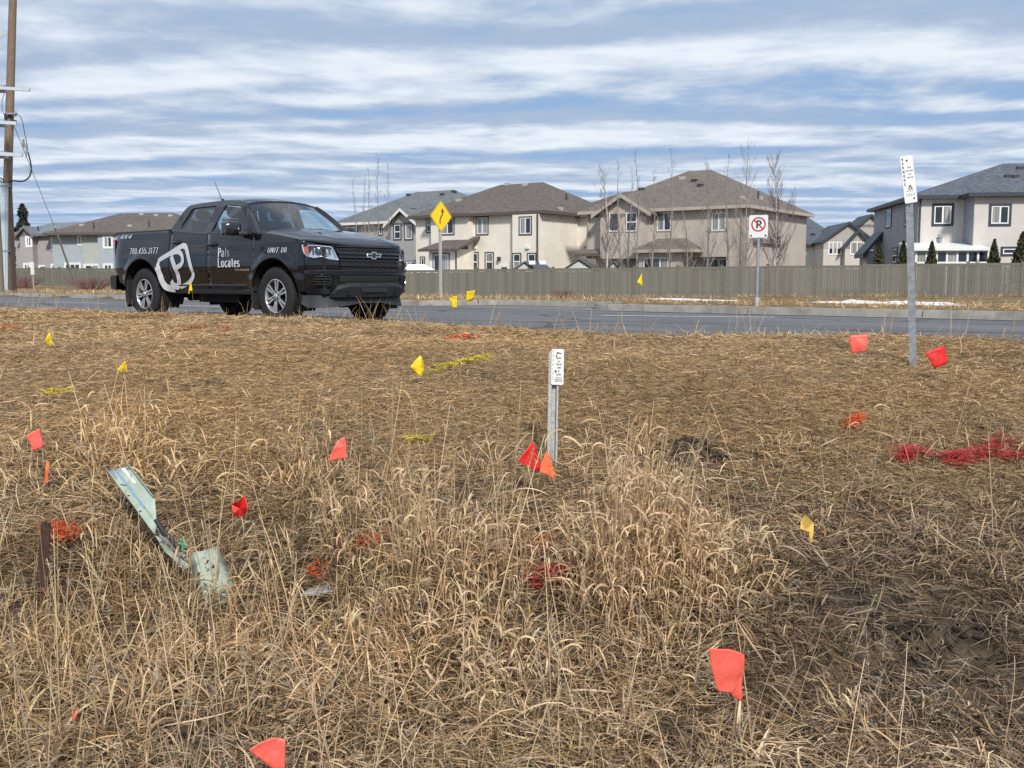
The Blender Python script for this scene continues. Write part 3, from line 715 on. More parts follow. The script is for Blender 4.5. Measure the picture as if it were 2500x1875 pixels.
    a0 = h.loc(953, 560, b=bay)[0]; a1 = h.loc(1017, 560, b=bay)[0]
    h.wall('greys', (-w, 0, 0, 12, 0, ze), (a0, a1, bay, .1, 0, ze - .03))
    h.hip(-w, 3.5, 0, 12, ze, h.zat(467, -3.6, 6), 'rgrey', 'trimw', ridge=2.2)
    h.gable(a0, a1, bay, 3.5, ze - .05, h.zat(513, (a0 + a1) / 2, bay), 'rgrey', 'trimw', 'greys', over=.45)
    h.win(961, 546, 980, 586, b=bay, kind='hung', trim='trimn'); h.win(988, 546, 1009, 586, b=bay, kind='single', trim='trimn'); h.win(924, 550, 935, 575, kind='single', trim='trimn'); h.win(857, 550, 873, 566, kind='slider', trim='trimn')
    h.win(982, 636, 1016, 662, b=bay, kind='triple', trim='trimg')
    for (px, py, b) in ((998, 477, 4.0), (1080, 476, 5), (1108, 469, 5), (1009, 513, 2)): h.vents([(px, py, b)], 0)

    # ---- the pair at far left: grey with blue roof, then sage with brown roof
    h = House('house', 'sage green stucco house with brown roof seen left of the pickup bed', 440, 100, 10); h.side = 1
    ze = h.zat(573, -6, 0); w = 13.6
    g0 = h.loc(202, 600, b=0)[0]; g1 = h.loc(246, 600, b=0)[0]; h.wall('stuccogr', (g0, 0, 0, 11, 0, ze)); h.wall('stuccob', (-w, g0, .15, 11, 0, ze - .01)); h.wall('stuccob', (g1, 0, -.5, .1, 0, ze - .02), name='bay_wall')
    h.hip(-w, 1, -.3, 11, ze, h.zat(519, -4, 5.2), 'rbrown', 'trimd', ridge=2.9)
    for (x0, y0, x1, y1, k, bb) in ((189, 574, 201, 600, 'single', .15), (251, 575, 276, 607, 'slider', -.5), (157, 641, 198, 668, 'triple', .15), (205, 644, 244, 668, 'slider', 0), (252, 643, 276, 668, 'slider', -.5)): h.win(x0, y0, x1, y1, b=bb, kind=k, trim='trimw', tw=.14)
    for (px, py, b) in ((347, 524, 4), (382, 526, 4), (417, 527, 4), (318, 552, 2), (200, 550, 2)): h.vents([(px, py, b)], 0, 'ventl')
    h.pipe(229, 550, 2, .6); h.pipe(364, 545, 2, .6)

    h = House('house', 'mauve grey stucco house with blue grey roof beside the utility poles', 152, 103, 10); h.side = 1
    ze = h.zat(576, -2, 0)
    h.wall('stuccog', (-5.0, .3, 0, 11, 0, ze)); a0 = h.loc(49, 600, b=-.8)[0]; a1 = h.loc(79, 600, b=-.8)[0]; h.wall('stuccog', (a0, a1, -.8, .1, 0, ze + .3), name='bay_wall')
    h.hip(-5.0, 1.2, 0, 8, ze, h.zat(543, -2, 4), 'rblue', 'trimg', ridge=1.6); h.hip(-1.5, 7.5, 2.5, 13.5, ze + .3, h.zat(525, 2, 8), 'rblue', 'trimg', ridge=1.8)
    h.gable(a0, a1, -.8, 4, ze + .2, h.zat(555, (a0 + a1) / 2, -.8), 'rblue', 'trimg', 'stuccog', over=.35)
    for (x0, y0, x1, y1, k, bb) in ((62, 576, 79, 604, 'slider', -.8), (124, 578, 151, 611, 'triple', 0), (57, 642, 76, 668, 'slider', -.8), (94, 647, 111, 668, 'single', 0), (124, 644, 152, 668, 'triple', 0)): h.win(x0, y0, x1, y1, b=bb, kind=k, trim='trimw', tw=.14)
    for px in (168, 190, 208, 227): h.vents([(px, 529, 7)], 0)
    h.pipe(93, 556, 3, .5); h.downpipe(h.loc(82, 600, b=0)[0], 0, .3, ze, 'trimg')

    # ---- small far houses right of the taupe one
    h = House('house', 'pale far house with dark slate roof peeping out right of the taupe house', 2012, 104, 30); h.side = 1
    ze = h.zat(602, -2, 0); h.wall('cream', (-9, 0, 0, 11, 0, ze)); h.hip(-9, 0, 0, 11, ze, h.zat(522, -6, 6), 'rslate', 'trimn', ridge=.6)
    for (px, py) in ((1955, 572), (1984, 573)): h.vents([(px, py, 2.5)], 0)
    h = House('house', 'tan far house with two stepped gables between the taupe and pale grey houses', 2128, 100, 4); h.side = 1
    a0 = h.loc(2010, 620, b=0)[0]; a1 = h.loc(2122, 620, b=0)[0]; am = h.loc(2058, 620, b=0)[0]; am2 = h.loc(2112, 620, b=-.8)[0]; ze = h.zat(583, a0, 0)
    h.wall('tanl', (a0, a1, 0, 10, 0, ze - .2)); h.wall('tan', (a0 - .01, a1 + .01, -.02, 9.9, h.zat(607, a0, 0), ze - .21), name='upper_wall')
    h.wall('tanl', (am, am2 + .6, -.8, .1, 0, ze - .55), name='bay_wall')
    h.gable(a0, a0 + (h.loc(2071, 600, b=0)[0] - a0) * 2, 0, 9, ze - .2, h.zat(545, a0, 0), 'rslate', 'trimn', 'tan', over=.3)
    h.gable(am, am2 + .5, -.8, 6, ze - .7, h.zat(565, a0, -.8), 'rslate', 'trimn', 'tan', over=.3)
    g0, g1 = h.loc(2098, 600, b=4)[0], h.loc(2150, 600, b=4)[0]; h.gable(g0, g1, 4, 9, h.zat(548, g0, 4), h.zat(526, g0, 4), 'rslate', 'trimn', 'tan', over=.3); h.wall('tan', (g0, g1, 4, 9, 0, h.zat(548, g0, 4)), name='rear_wall')
    h.win(2022, 590, 2055, 622, kind='triple', trim='trimw', tw=.05); h.win(2075, 590, 2110, 622, b=-.8, kind='slider', trim='trimw', tw=.05)

    # ---- pale grey house at the right edge
    h = House('house', 'pale grey house with slate roof and glazed sunroom at the right edge', 2236, 64, 7); h.side = -1
    ze = h.zat(486, 0, 0); st = h.loc(2377, 560, b=-1.9)[0]
    h.wall('lgrey', (0.004, 16, 0, 12, 0, ze)); h.wall('lgrey', (st, 16.01, -1.9, .1, 0, ze - .02), name='wing_wall')
    h.wall('bgrey', (-.03, 0.004, 0.01, 12, 0, ze - .01), name='side_wall'); h.wall('bgrey', (st - .03, st, -1.89, 0, 0, ze - .03), name='wing_side_wall')  # left-facing walls: their shade is put in as a darker, bluer siding colour
    h.hip(0, 16, 0, 12, ze, h.zat(399, 7.0, 6), 'rslate', 'trimn', ridge=1.2); h.hip(st, 17, -1.9, 6, ze - .021, h.zat(410, st + 5, 2.2), 'rslate', 'trimn', ridge=1.5)
    h.win(2275, 497, 2328, 552, trim='trimn', tw=.14); h.win(2414, 497, 2469, 552, b=-1.9, trim='trimn', tw=.14)
    h.win(2162, 507, 2177, 557, a=-.03, kind='single', trim='trimn', tw=.1); h.win(2178, 604, 2191, 644, a=-.03, kind='hung', trim='trimn', tw=.1); h.win(2209, 510, 2214, 554, a=-.03, kind='single', trim='trimn', tw=.1)
    h.win(2443, 602, 2495, 625, b=-1.9, kind='single', trim='trimn', tw=.12)
    # low black lean-to roof on the far side
    p0 = h.loc(2100, 600, a=-1.2)[1]; q0 = h.zat(612, -1.2, 9); m = MB(); m.prism([(-1.35, 9.0, q0 - .2), (-.04, 9.0, q0 + 1.35), (-.04, 9.0, q0 + 1.05), (-1.35, 9.0, q0 - .5)], (0, 3, 0)); m.build('lean_to_roof', M['trimn'], h.root); h.wall('bgrey', (-1.0, -.031, 9.2, 11.8, 0, q0), name='lean_to_wall')
    # sunroom
    bs = -3.0; s0 = h.loc(2236, 640, b=bs)[0]; s1 = h.loc(2412, 640, b=bs)[0]; zt = h.zat(612, (s0 + s1) / 2, bs); zw = h.zat(598, (s0 + s1) / 2, 0)
    m = MB(); m.add([(s0 - .3, bs - .3, zt), (s1, bs - .3, zt), (s1, -.01, zw), (s0 - .3, -.01, zw), (s0 - .3, bs - .3, zt + .14), (s1, bs - .3, zt + .14), (s1, -.01, zw + .14), (s0 - .3, -.01, zw + .14)], [(0, 3, 2, 1), (4, 5, 6, 7), (0, 1, 5, 4), (1, 2, 6, 5), (2, 3, 7, 6), (3, 0, 4, 7)])
    sr = m.build('sunroom_roof', M['trimw'], h.root)
    nW = 7; fr = MB(); ww = (s1 - s0) / nW
    for k in range(nW + 1): fr.box(s0 + k * ww - .06, s0 + k * ww + .06, bs - .05, bs + .05, 0, zt)
    for z in (.0, zt - .75, zt - .08): fr.box(s0, s1, bs - .04, bs + .04, z, z + .1)
    fr.box(s0 - .05, s0 + .05, bs, 0, zt - .75, zt - .65); fr.build('sunroom_frame', M['pvc'], h.root)
    for k in range(nW):
        for (za, zb) in ((.1, zt - .75), (zt - .65, zt - .08)):
            g = MB(); g.box(s0 + k * ww + .06, s0 + (k + 1) * ww - .06, bs - .01, bs + .01, za, zb); g.build('sunroom_pane', M['pane'], h.root)
    g = MB(); g.box(s0 + .01, s0 + .02, bs + .05, -.02, 0, zt - .05); g.build('sunroom_pane', M['pane'], h.root)
    q = h.loc(2295, 590, b=-.3); m = MB(); m.tube([(q[0], -.3, q[2] - .9), (q[0], -.3, q[2] + .35)], .09, 10); m.tube([(q[0], -.3, q[2] + .25), (q[0], -.3, q[2] + .42)], .14, 10); m.build('flue', M['galv'], h.root)
    q = h.loc(2284, 588, b=-.01); m = MB(); m.box(q[0] - .15, q[0] + .15, -.15, 0, q[2] - .12, q[2] + .12); m.build('wall_vent', M['trimw'], h.root)
    h.downpipe(.08, 0, .3, ze, 'trimn')
    for (px, py, b) in ((2337, 412, 3), (2380, 410, 4.2), (2490, 412, 3), (2461, 432, 1.2), (2480, 433, 1.2), (2238, 455, 2), (2165, 485, 2)): h.vents([(px, py, b)], 0)
houses()

# ------------------------------------------------------------------ sheds and canopies in the back yards
def shed(label, px0, px1, pyr, pye, pxr, d, rmat, wl=2.4):
    """small shed: gable end at the left, roof slope showing to its right"""
    g = at((px0 + px1) / 2, 681, d); s = d / 2500.0
    root = empty('garden_shed', (g.x, g.y, ZG)); tag(root, label, 'shed', 'sheds behind the fence')
    x0 = (px0 - (px0 + px1) / 2) * s; x1 = -x0; xr = (pxr - (px0 + px1) / 2) * s
    zr = CAM_H + ray(1250, pyr)[2] / ray(1250, pyr)[1] * d - ZG; ze = CAM_H + ray(1250, pye)[2] / ray(1250, pye)[1] * d - ZG
    gx = xr * 2 - x0
    m = MB(); m.prism([(x0 + .1, 0, 0), (gx - .1, 0, 0), (gx - .1, 0, ze), (xr, 0, zr - .06), (x0 + .1, 0, ze)], (x1 - gx, wl, 0)); m.build('wall', M['shedw'], root)
    m = MB(); dx = (x1 - gx)
    for sgn in (-1, 1):
        xe = x0 - .05 if sgn < 0 else gx + .05
        m.add([(xr, -.15, zr), (xe, -.15, ze - .05), (xe + dx, wl, ze - .05), (xr + dx, wl, zr), (xr, -.15, zr + .07), (xe, -.15, ze + .02), (xe + dx, wl, ze + .02), (xr + dx, wl, zr + .07)], [(0, 1, 2, 3), (4, 7, 6, 5), (0, 4, 5, 1), (1, 5, 6, 2), (2, 6, 7, 3), (3, 7, 4, 0)])
    m.build('roof', M[rmat], root)
    return root
sh = shed('small shed with dark blue skylight roof in front of the beige house', 1252, 1354, 640, 661, 1280, 72.5, 'shedr')
for px in (1299, 1325):
    g = at(px, 646, 72.3) - sh.location; m = MB(); m.obox((g.x, g.y - .1, g.z + .12), (.22, 0, 0), (0, .16, .12), (0, -.02, .03)); m.build('skylight', M['trimw'], sh)
shed('white gabled shed with charcoal roof behind the fence, between the beige and taupe houses', 1376, 1470, 634, 657, 1413, 69.0, 'shedr2')
shed('low charcoal roofed shed behind the fence, under the leftmost birch', 1478, 1546, 640, 660, 1497, 69.5, 'shedr2')
g = at(1030, 660, 76); root = empty('garden_canopy', (g.x, g.y, ZG)); tag(root, 'white peaked garden canopy behind the fence at the pickup bonnet', 'canopy')
m = MB(); zt = CAM_H + .0085 * 76 - ZG + .45
m.add([(-1.6, -1.4, zt - .95), (1.9, -1.4, zt - .95), (1.9, 1.4, zt - .95), (-1.6, 1.4, zt - .95), (-1.0, 0, zt), (.2, 0, zt)], [(0, 1, 5, 4), (1, 2, 5), (2, 3, 4, 5), (3, 0, 4)]); m.build('canopy_roof', M['tarp'], root)
for sx in (-1.5, 1.8):
    for sy in (-1.3, 1.3): MB().box(sx - .03, sx + .03, sy - .03, sy + .03, 0, zt - .9).build('post', M['galv'], root)

# ------------------------------------------------------------------ bare trees, shrubs, conifers
M['bark'] = pmat('grey_aspen_bark', (.27, .255, .225), .9, var=.2, vscale=9)
M['birch'] = pmat('white_birch_bark', (.50, .46, .43), .9, var=.15, vscale=9, noise2=((.08, .07, .065), 12, .6, .7))
M['twig'] = pmat('brown_twigs', (.24, .185, .175), .9); M['twiggrey'] = pmat('grey_twigs', (.33, .30, .275), .9)
M['redtwig'] = pmat('red_dogwood_stems', (.21, .095, .085), .85, var=.2, vscale=6)
def bare_tree(px, ytop, d, spread, label, bark, twig, seed, nb=26, name='bare_tree', group='bare trees behind the fence', low=.16, r0=.075):
    rnd = random.Random(seed)
    g = at(px, 681, d); z0 = ZG; H = CAM_H + ray(px, ytop)[2] / ray(px, ytop)[1] * d - z0
    root = empty(name, (g.x, g.y, z0)); tag(root, label, 'tree', group)
    n = 12; pts = []; wx = rnd.uniform(-.25, .25); wy = rnd.uniform(-.2, .2); ph = rnd.uniform(0, 6)
    for k in range(n + 1):
        s = k / n; pts.append(Vector((wx * s * s + .07 * math.sin(ph + s * 7), wy * s * s + .05 * math.cos(ph + s * 6), H * s)))
    MB().tube(pts, [r0 * (1 - .93 * (k / n) ** .8) + .004 for k in range(n + 1)], 6).build('trunk', M[bark], root, smooth=60)
    cr = MB()
    def branch(p, dirv, L, r, lev):
        q = [p]; dv = dirv.normalized(); m_ = 5
        for k in range(m_):
            dv = (dv + Vector((rnd.uniform(-.12, .12), rnd.uniform(-.12, .12), .16 + rnd.uniform(-.05, .08)))).normalized(); q.append(q[-1] + dv * (L / m_))
        cr.tube(q, [r * (1 - .70 * k / m_) for k in range(m_ + 1)], 3, cap=False)
        if lev:
            for k in range(rnd.randint(3, 6) if lev > 1 else rnd.randint(3, 5)):
                b = rnd.randint(1, m_); az = rnd.uniform(0, 6.283); v = (q[b] - q[b - 1]).normalized() * .8 + Vector((math.cos(az), math.sin(az), rnd.uniform(.0, .5))) * .55
                branch(q[b], v, L * rnd.uniform(.3, .6), max(r * .55, .0045), lev - 1)
    for k in range(nb):
        s = low + (1 - low) * ((k + rnd.random()) / nb) ** 1.05; s = min(s, .97); p = pts[int(s * n)].lerp(pts[min(n, int(s * n) + 1)], s * n - int(s * n)); az = rnd.uniform(0, 6.283)
        L = spread * (1.15 - .85 * s) * rnd.uniform(.6, 1.15); branch(p, Vector((math.cos(az) * .8, math.sin(az) * .8, rnd.uniform(.55, 1.1))), L, r0 * .36 * (1.1 - .8 * s), 2)
    cr.build('crown', M[twig], root)
def fence_depth(px):
    P = resample(FL, .2); return float(P[np.argmin(np.abs(P[:, 0] / P[:, 1] - (px - 1250) / 2500)), 1])
S1 = 'slim bare aspen in the clump above the pickup bonnet, '
for i, (px, yt, sp, lb) in enumerate(((872, 436, .9, 'leftmost and shortest of the five'), (893, 425, .8, 'second from the left'), (906, 408, .9, 'third from the left'), (921, 376, 1.1, 'tallest, fourth from the left'), (947, 398, 1.1, 'rightmost of the five'))):
    bare_tree(px, yt, 80 + i * .6, sp, S1 + lb, 'bark', 'twiggrey', 100 + i, nb=22, low=.25, r0=.075)
D1 = [(1483, 421, 1.7, 'white trunked birch with reddish twigs left of the taupe house', 'birch', 'twig', 34), (1512, 392, 1.1, 'slim bare tree just right of the left white birch', 'bark', 'twiggrey', 18), (1535, 404, 1.0, 'slim bare tree in front of the taupe house gable peak', 'bark', 'twiggrey', 15),
      (1557, 361, 1.1, 'tallest slim bare tree, right of the taupe house gable', 'bark', 'twiggrey', 18), (1594, 415, 1.0, 'thin bare tree left of the taupe house middle window', 'bark', 'twiggrey', 15), (1637, 364, 1.2, 'tall bare tree across the taupe house middle window', 'bark', 'twiggrey', 20),
      (1677, 505, 1.2, 'short bare sapling right of the small hipped porch roof', 'bark', 'twiggrey', 16), (1725, 397, 1.6, 'bare tree with low ascending limbs left of the right upper window', 'bark', 'twiggrey', 26), (1775, 376, 1.2, 'thin bare tree just right of the right upper window', 'bark', 'twiggrey', 18),
      (1818, 356, 1.9, 'grey limbed bare tree left of the no parking sign', 'bark', 'twiggrey', 30), (1891, 393, 2.3, 'broad white trunked birch with reddish twigs right of the no parking sign', 'birch', 'twig', 44)]
for i, (px, yt, sp, lb, bk, tw, nb) in enumerate(D1): bare_tree(px, yt, fence_depth(px) + 2.6 + (i % 3) * .7, sp, lb, bk, tw, 200 + i, nb=int(nb * 1.25), low=.12 if sp > 1.5 else .2, r0=.10 if bk == 'birch' else .075)

def stem_shrub(px, py, d, w, h, label, n=70, seed=1):
    rnd = random.Random(seed); g = at(px, py, d); z = float(gz(g.x, g.y)); root = MB()
    for k in range(n):
        az = rnd.uniform(0, 6.283); r = rnd.random() ** .6 * w * .5; p = Vector((r * .35 * math.cos(az), r * .35 * math.sin(az), -.02)); tip = Vector((r * math.cos(az) * 1.1, r * math.sin(az) * 1.1, h * rnd.uniform(.55, 1)))
        mid = p.lerp(tip, .5) + Vector((0, 0, .12 * h)); root.tube([p, mid, tip], [.016, .011, .004], 3, cap=False)
        for q in range(3):
            s = rnd.uniform(.4, .9); b = p.lerp(tip, s); root.tube([b, b + Vector((rnd.uniform(-.2, .2), rnd.uniform(-.2, .2), rnd.uniform(.1, .35)))], [.008, .003], 3, cap=False)
    o = root.build('shrub', M['redtwig']); o.location = (g.x, g.y, z); tag(o, label, 'shrub', 'red stemmed shrubs before the fence')
stem_shrub(57, 697, 90, 3.6, 1.1, 'low reddish bare shrub beside the utility poles', 90, 4)
stem_shrub(222, 700, 88, 5.2, 1.15, 'wider reddish bare shrub just left of the pickup tailgate', 130, 5)
stem_shrub(1380, 720, 62, 2.0, .5, 'sparse reddish twigs at the fence foot near the lone yellow flag', 30, 6)

def leaf_cone(name, label, cat, px, ytop, d, rw, matn, seed, zb=None, nleaf=2600, tiers=False, group=None):
    rnd = np.random.default_rng(seed); g = at(px, 681, d); z0 = ZG if zb is None else zb; H = CAM_H + ray(px, ytop)[2] / ray(px, ytop)[1] * d - z0
    root = empty(name, (g.x, g.y, z0)); tag(root, label, cat, group)
    MB().tube([(0, 0, 0), (0, 0, H * .96)], [.09 * H / 3, .012], 6).build('trunk', M['pole'], root)
    s = rnd.random(nleaf) ** .75; zc = H * (.04 + .95 * s); rr = rw * (1 - s) ** .8 * (.75 + .5 * vnoise(s * 14, rnd.random(nleaf) * 3, seed))
    if tiers: rr = rr * (.30 + .85 * np.abs(np.sin(s * 17 + 1.5 * np.sin(s * 5))))
    az = rnd.random(nleaf) * 6.2832; rad_ = rr * np.sqrt(rnd.random(nleaf) * .75 + .25)
    c = np.stack([np.cos(az) * rad_, np.sin(az) * rad_, zc], 1); L = (.16 if not tiers else .3) * (H / 3) ** .5
    dv = np.stack([np.cos(az) * .5, np.sin(az) * .5, (.9 if not tiers else -.15) + 0 * az], 1) + rnd.normal(0, .35, (nleaf, 3)); dv /= np.linalg.norm(dv, axis=1)[:, None]
    sd_ = np.cross(dv, rnd.normal(0, 1, (nleaf, 3))); sd_ /= np.linalg.norm(sd_, axis=1)[:, None]
    V = np.stack([c - dv * L * .5, c + sd_ * L * .28, c + dv * L * .6, c - sd_ * L * .28], 1).reshape(-1, 3)
    m = MB(); m.v = [tuple(q) for q in V]; m.f = [tuple(range(4 * k, 4 * k + 4)) for k in range(nleaf)]; m.build('crown', M[matn], root, fix=False)
def leafmat(name, a, b):
    m = bpy.data.materials.new(name); m.use_nodes = True; t = NT(m.node_tree); p = t.n['Principled BSDF']; r = t.new('ShaderNodeNewGeometry').outputs['Random Per Island']
    t.l.new(t.mix(r, a, b), p.inputs['Base Color']); p.inputs['Roughness'].default_value = .7; return m
M['cedar'] = leafmat('cedar_foliage', (.035, .043, .020), (.10, .098, .045)); M['spruce'] = leafmat('dark_spruce_needles', (.018, .028, .022), (.05, .062, .045))
for i, (px, yt, rw, lb) in enumerate(((2145, 592, .62, 'small pointed cedar at the corner of the pale grey house, leftmost of five'), (2203, 588, .55, 'pointed cedar left of the tall warning post, second of five'), (2272, 590, .6, 'pointed cedar in front of the glazed sunroom'), (2424, 584, .66, 'pointed cedar right of the glazed sunroom'), (2492, 566, .95, 'largest cedar, cut by the right edge'))):
    leaf_cone('cedar_shrub', lb, 'shrub', px, yt, 59.3, rw, 'cedar', 60 + i, group='cedars along the fence')
leaf_cone('spruce_tree', 'dark spruce rising behind the mauve grey house at far left', 'tree', 63, 497, 125, 2.5, 'spruce', 90, nleaf=1500, tiers=True)

# ------------------------------------------------------------------ lettering drawn with a broad nib
def arc(cx, cy, rx, ry, a0, a1, n=9): return [(cx + rx * math.cos(rad(a0 + (a1 - a0) * k / n)), cy + ry * math.sin(rad(a0 + (a1 - a0) * k / n))) for k in range(n + 1)]
GL = {
 'A': (.7, [[(.05, 0), (.35, 1), (.65, 0)], [(.16, .34), (.54, .34)]]), 'B': (.62, [[(.12, 0), (.12, 1)], [(.12, 1)] + arc(.3, .76, .2, .24, 90, -90) + [(.12, .52)], [(.12, .52)] + arc(.32, .26, .24, .26, 90, -90) + [(.12, 0)]]),
 'C': (.66, [arc(.36, .5, .28, .5, 45, 315, 14)]), 'D': (.68, [[(.12, 0), (.12, 1)], [(.12, 1)] + arc(.28, .5, .3, .5, 90, -90, 12) + [(.12, 0)]]), 'E': (.58, [[(.12, 0), (.12, 1)], [(.12, 1), (.52, 1)], [(.12, .52), (.45, .52)], [(.12, 0), (.54, 0)]]),
 'F': (.56, [[(.12, 0), (.12, 1)], [(.12, 1), (.52, 1)], [(.12, .52), (.45, .52)]]), 'G': (.7, [arc(.37, .5, .29, .5, 45, 340, 14), [(.40, .42), (.64, .42)], [(.64, .42), (.64, .05)]]), 'H': (.68, [[(.12, 0), (.12, 1)], [(.56, 0), (.56, 1)], [(.12, .5), (.56, .5)]]),
 'I': (.3, [[(.15, 0), (.15, 1)]]), 'K': (.66, [[(.12, 0), (.12, 1)], [(.56, 1), (.14, .45)], [(.26, .58), (.6, 0)]]), 'L': (.56, [[(.12, 0), (.12, 1)], [(.12, 0), (.54, 0)]]), 'M': (.8, [[(.1, 0), (.1, 1), (.4, .25), (.7, 1), (.7, 0)]]),
 'N': (.7, [[(.12, 0), (.12, 1)], [(.12, 1), (.58, 0)], [(.58, 0), (.58, 1)]]), 'O': (.7, [arc(.35, .5, .27, .5, 0, 360, 18)]), 'P': (.6, [[(.13, 0), (.13, 1)], [(.13, 1)] + arc(.3, .73, .24, .27, 90, -90) + [(.13, .46)]]),
 'R': (.66, [[(.12, 0), (.12, 1)], [(.12, 1)] + arc(.3, .74, .24, .26, 90, -90) + [(.12, .48)], [(.32, .48), (.6, 0)]]), 'S': (.6, [arc(.31, .74, .22, .26, 30, 230, 9) + arc(.29, .26, .24, .26, 60, -150, 9)]),
 'T': (.6, [[(.3, 0), (.3, 1)], [(.02, 1), (.58, 1)]]), 'U': (.7, [[(.12, 1), (.12, .3)] + arc(.35, .3, .23, .3, 180, 360, 10) + [(.58, 1)]]), 'V': (.66, [[(.04, 1), (.33, 0), (.62, 1)]]), 'W': (.9, [[(.04, 1), (.24, 0), (.45, .8), (.66, 0), (.86, 1)]]), 'Y': (.64, [[(.04, 1), (.32, .5)], [(.6, 1), (.32, .5), (.32, 0)]]),
 'X': (.64, [[(.06, 0), (.58, 1)], [(.06, 1), (.58, 0)]]), '4': (.62, [[(.44, 0), (.44, 1), (.04, .3), (.6, .3)]]), '0': (.58, [arc(.29, .5, .22, .5, 0, 360, 18)]), '1': (.42, [[(.22, 0), (.22, 1)], [(.22, 1), (.08, .85)]]), '3': (.58, [arc(.27, .75, .2, .25, 150, -80, 10) + arc(.27, .26, .24, .26, 80, -150, 10)]),
 '5': (.58, [[(.52, 1), (.14, 1), (.12, .56)] + arc(.28, .32, .24, .32, 120, -150, 12)]), '7': (.58, [[(.06, 1), (.54, 1), (.22, 0)]]), '8': (.6, [arc(.3, .75, .19, .25, 0, 360, 14), arc(.3, .26, .23, .26, 0, 360, 14)]), '.': (.26, [[(.13, 0), (.13, .1)]]),
 'a': (.52, [arc(.24, .48, .17, .17, 150, 0, 7) + [(.41, .05), (.48, 0)], arc(.23, .18, .17, .18, 60, 330, 10)]), 'l': (.3, [[(.15, 0), (.15, 1.0)]]), 's': (.45, [arc(.22, .48, .15, .16, 30, 230, 8) + arc(.22, .16, .17, .16, 60, -150, 8)]),
 'o': (.55, [arc(.27, .32, .21, .33, 0, 360, 16)]), 'c': (.48, [arc(.27, .32, .21, .33, 40, 320, 12)]), 't': (.36, [[(.17, .85), (.17, .1), (.3, .01)], [(.04, .62), (.32, .62)]]), 'e': (.5, [[(.07, .36), (.45, .36)] + arc(.26, .32, .2, .33, 10, 310, 12)]), ' ': (.3, []), '-': (.4, [[(.06, .45), (.34, .45)]]),
}
SERIF = {'P': [(.13, 0)], 'l': [(.15, 0)], 'L': [(.12, 1)], 'I': [(.15, 0), (.15, 1)], 'N': [(.12, 0), (.12, 1), (.58, 1)], 'U': [(.12, 1), (.58, 1)], 'T': [(.3, 0)], '1': [(.22, 0)], '4': [(.44, 0)]}
def text_strokes(txt, tx=.16, ty=.07, serif=True, gap=.13):
    """list of quads in em units and the total width"""
    quads = []; x = 0.0
    def seg(a, b, ext=True):
        dx, dy = b[0] - a[0], b[1] - a[1]; L = math.hypot(dx, dy)
        if L < 1e-6: return
        dx /= L; dy /= L; n = (-dy, dx); hw = .5 * math.hypot(tx * n[0], ty * n[1]) ; e = hw * .35 if ext else 0
        a = (a[0] - dx * e, a[1] - dy * e); b = (b[0] + dx * e, b[1] + dy * e)
        quads.append([(a[0] + n[0] * hw, a[1] + n[1] * hw), (b[0] + n[0] * hw, b[1] + n[1] * hw), (b[0] - n[0] * hw, b[1] - n[1] * hw), (a[0] - n[0] * hw, a[1] - n[1] * hw)])
    for ch in txt:
        w, st = GL[ch]
        for s in st:
            for a, b in zip(s[:-1], s[1:]): seg((a[0] + x, a[1]), (b[0] + x, b[1]))
        if serif:
            for (sx, sy) in SERIF.get(ch, []): seg((x + sx - .10, sy + (.03 if sy < .5 else -.03)), (x + sx + .10, sy + (.03 if sy < .5 else -.03)), False)
        x += w + gap
    return quads, x - gap
def put_text(m, txt, P, u0, v0, h, width=None, tx=.16, ty=.07, serif=True, slant=0.0, cx=None, lift=.0):
    """write txt with its baseline-left at (u0, v0); P maps (u, v, lift) to 3-D"""
    q, w = text_strokes(txt, tx, ty, serif); sx = h if width is None else width / w
    if cx is not None: u0 = cx - w * sx / 2
    for k, quad in enumerate(q):
        m.add([P(u0 + (a + slant * b) * sx, v0 + b * h, lift + .00012 * (k % 5)) for a, b in quad], [(0, 1, 2, 3)])

def sub_at(px, py, d, root): return at(px, py, d) - Vector(root.location)

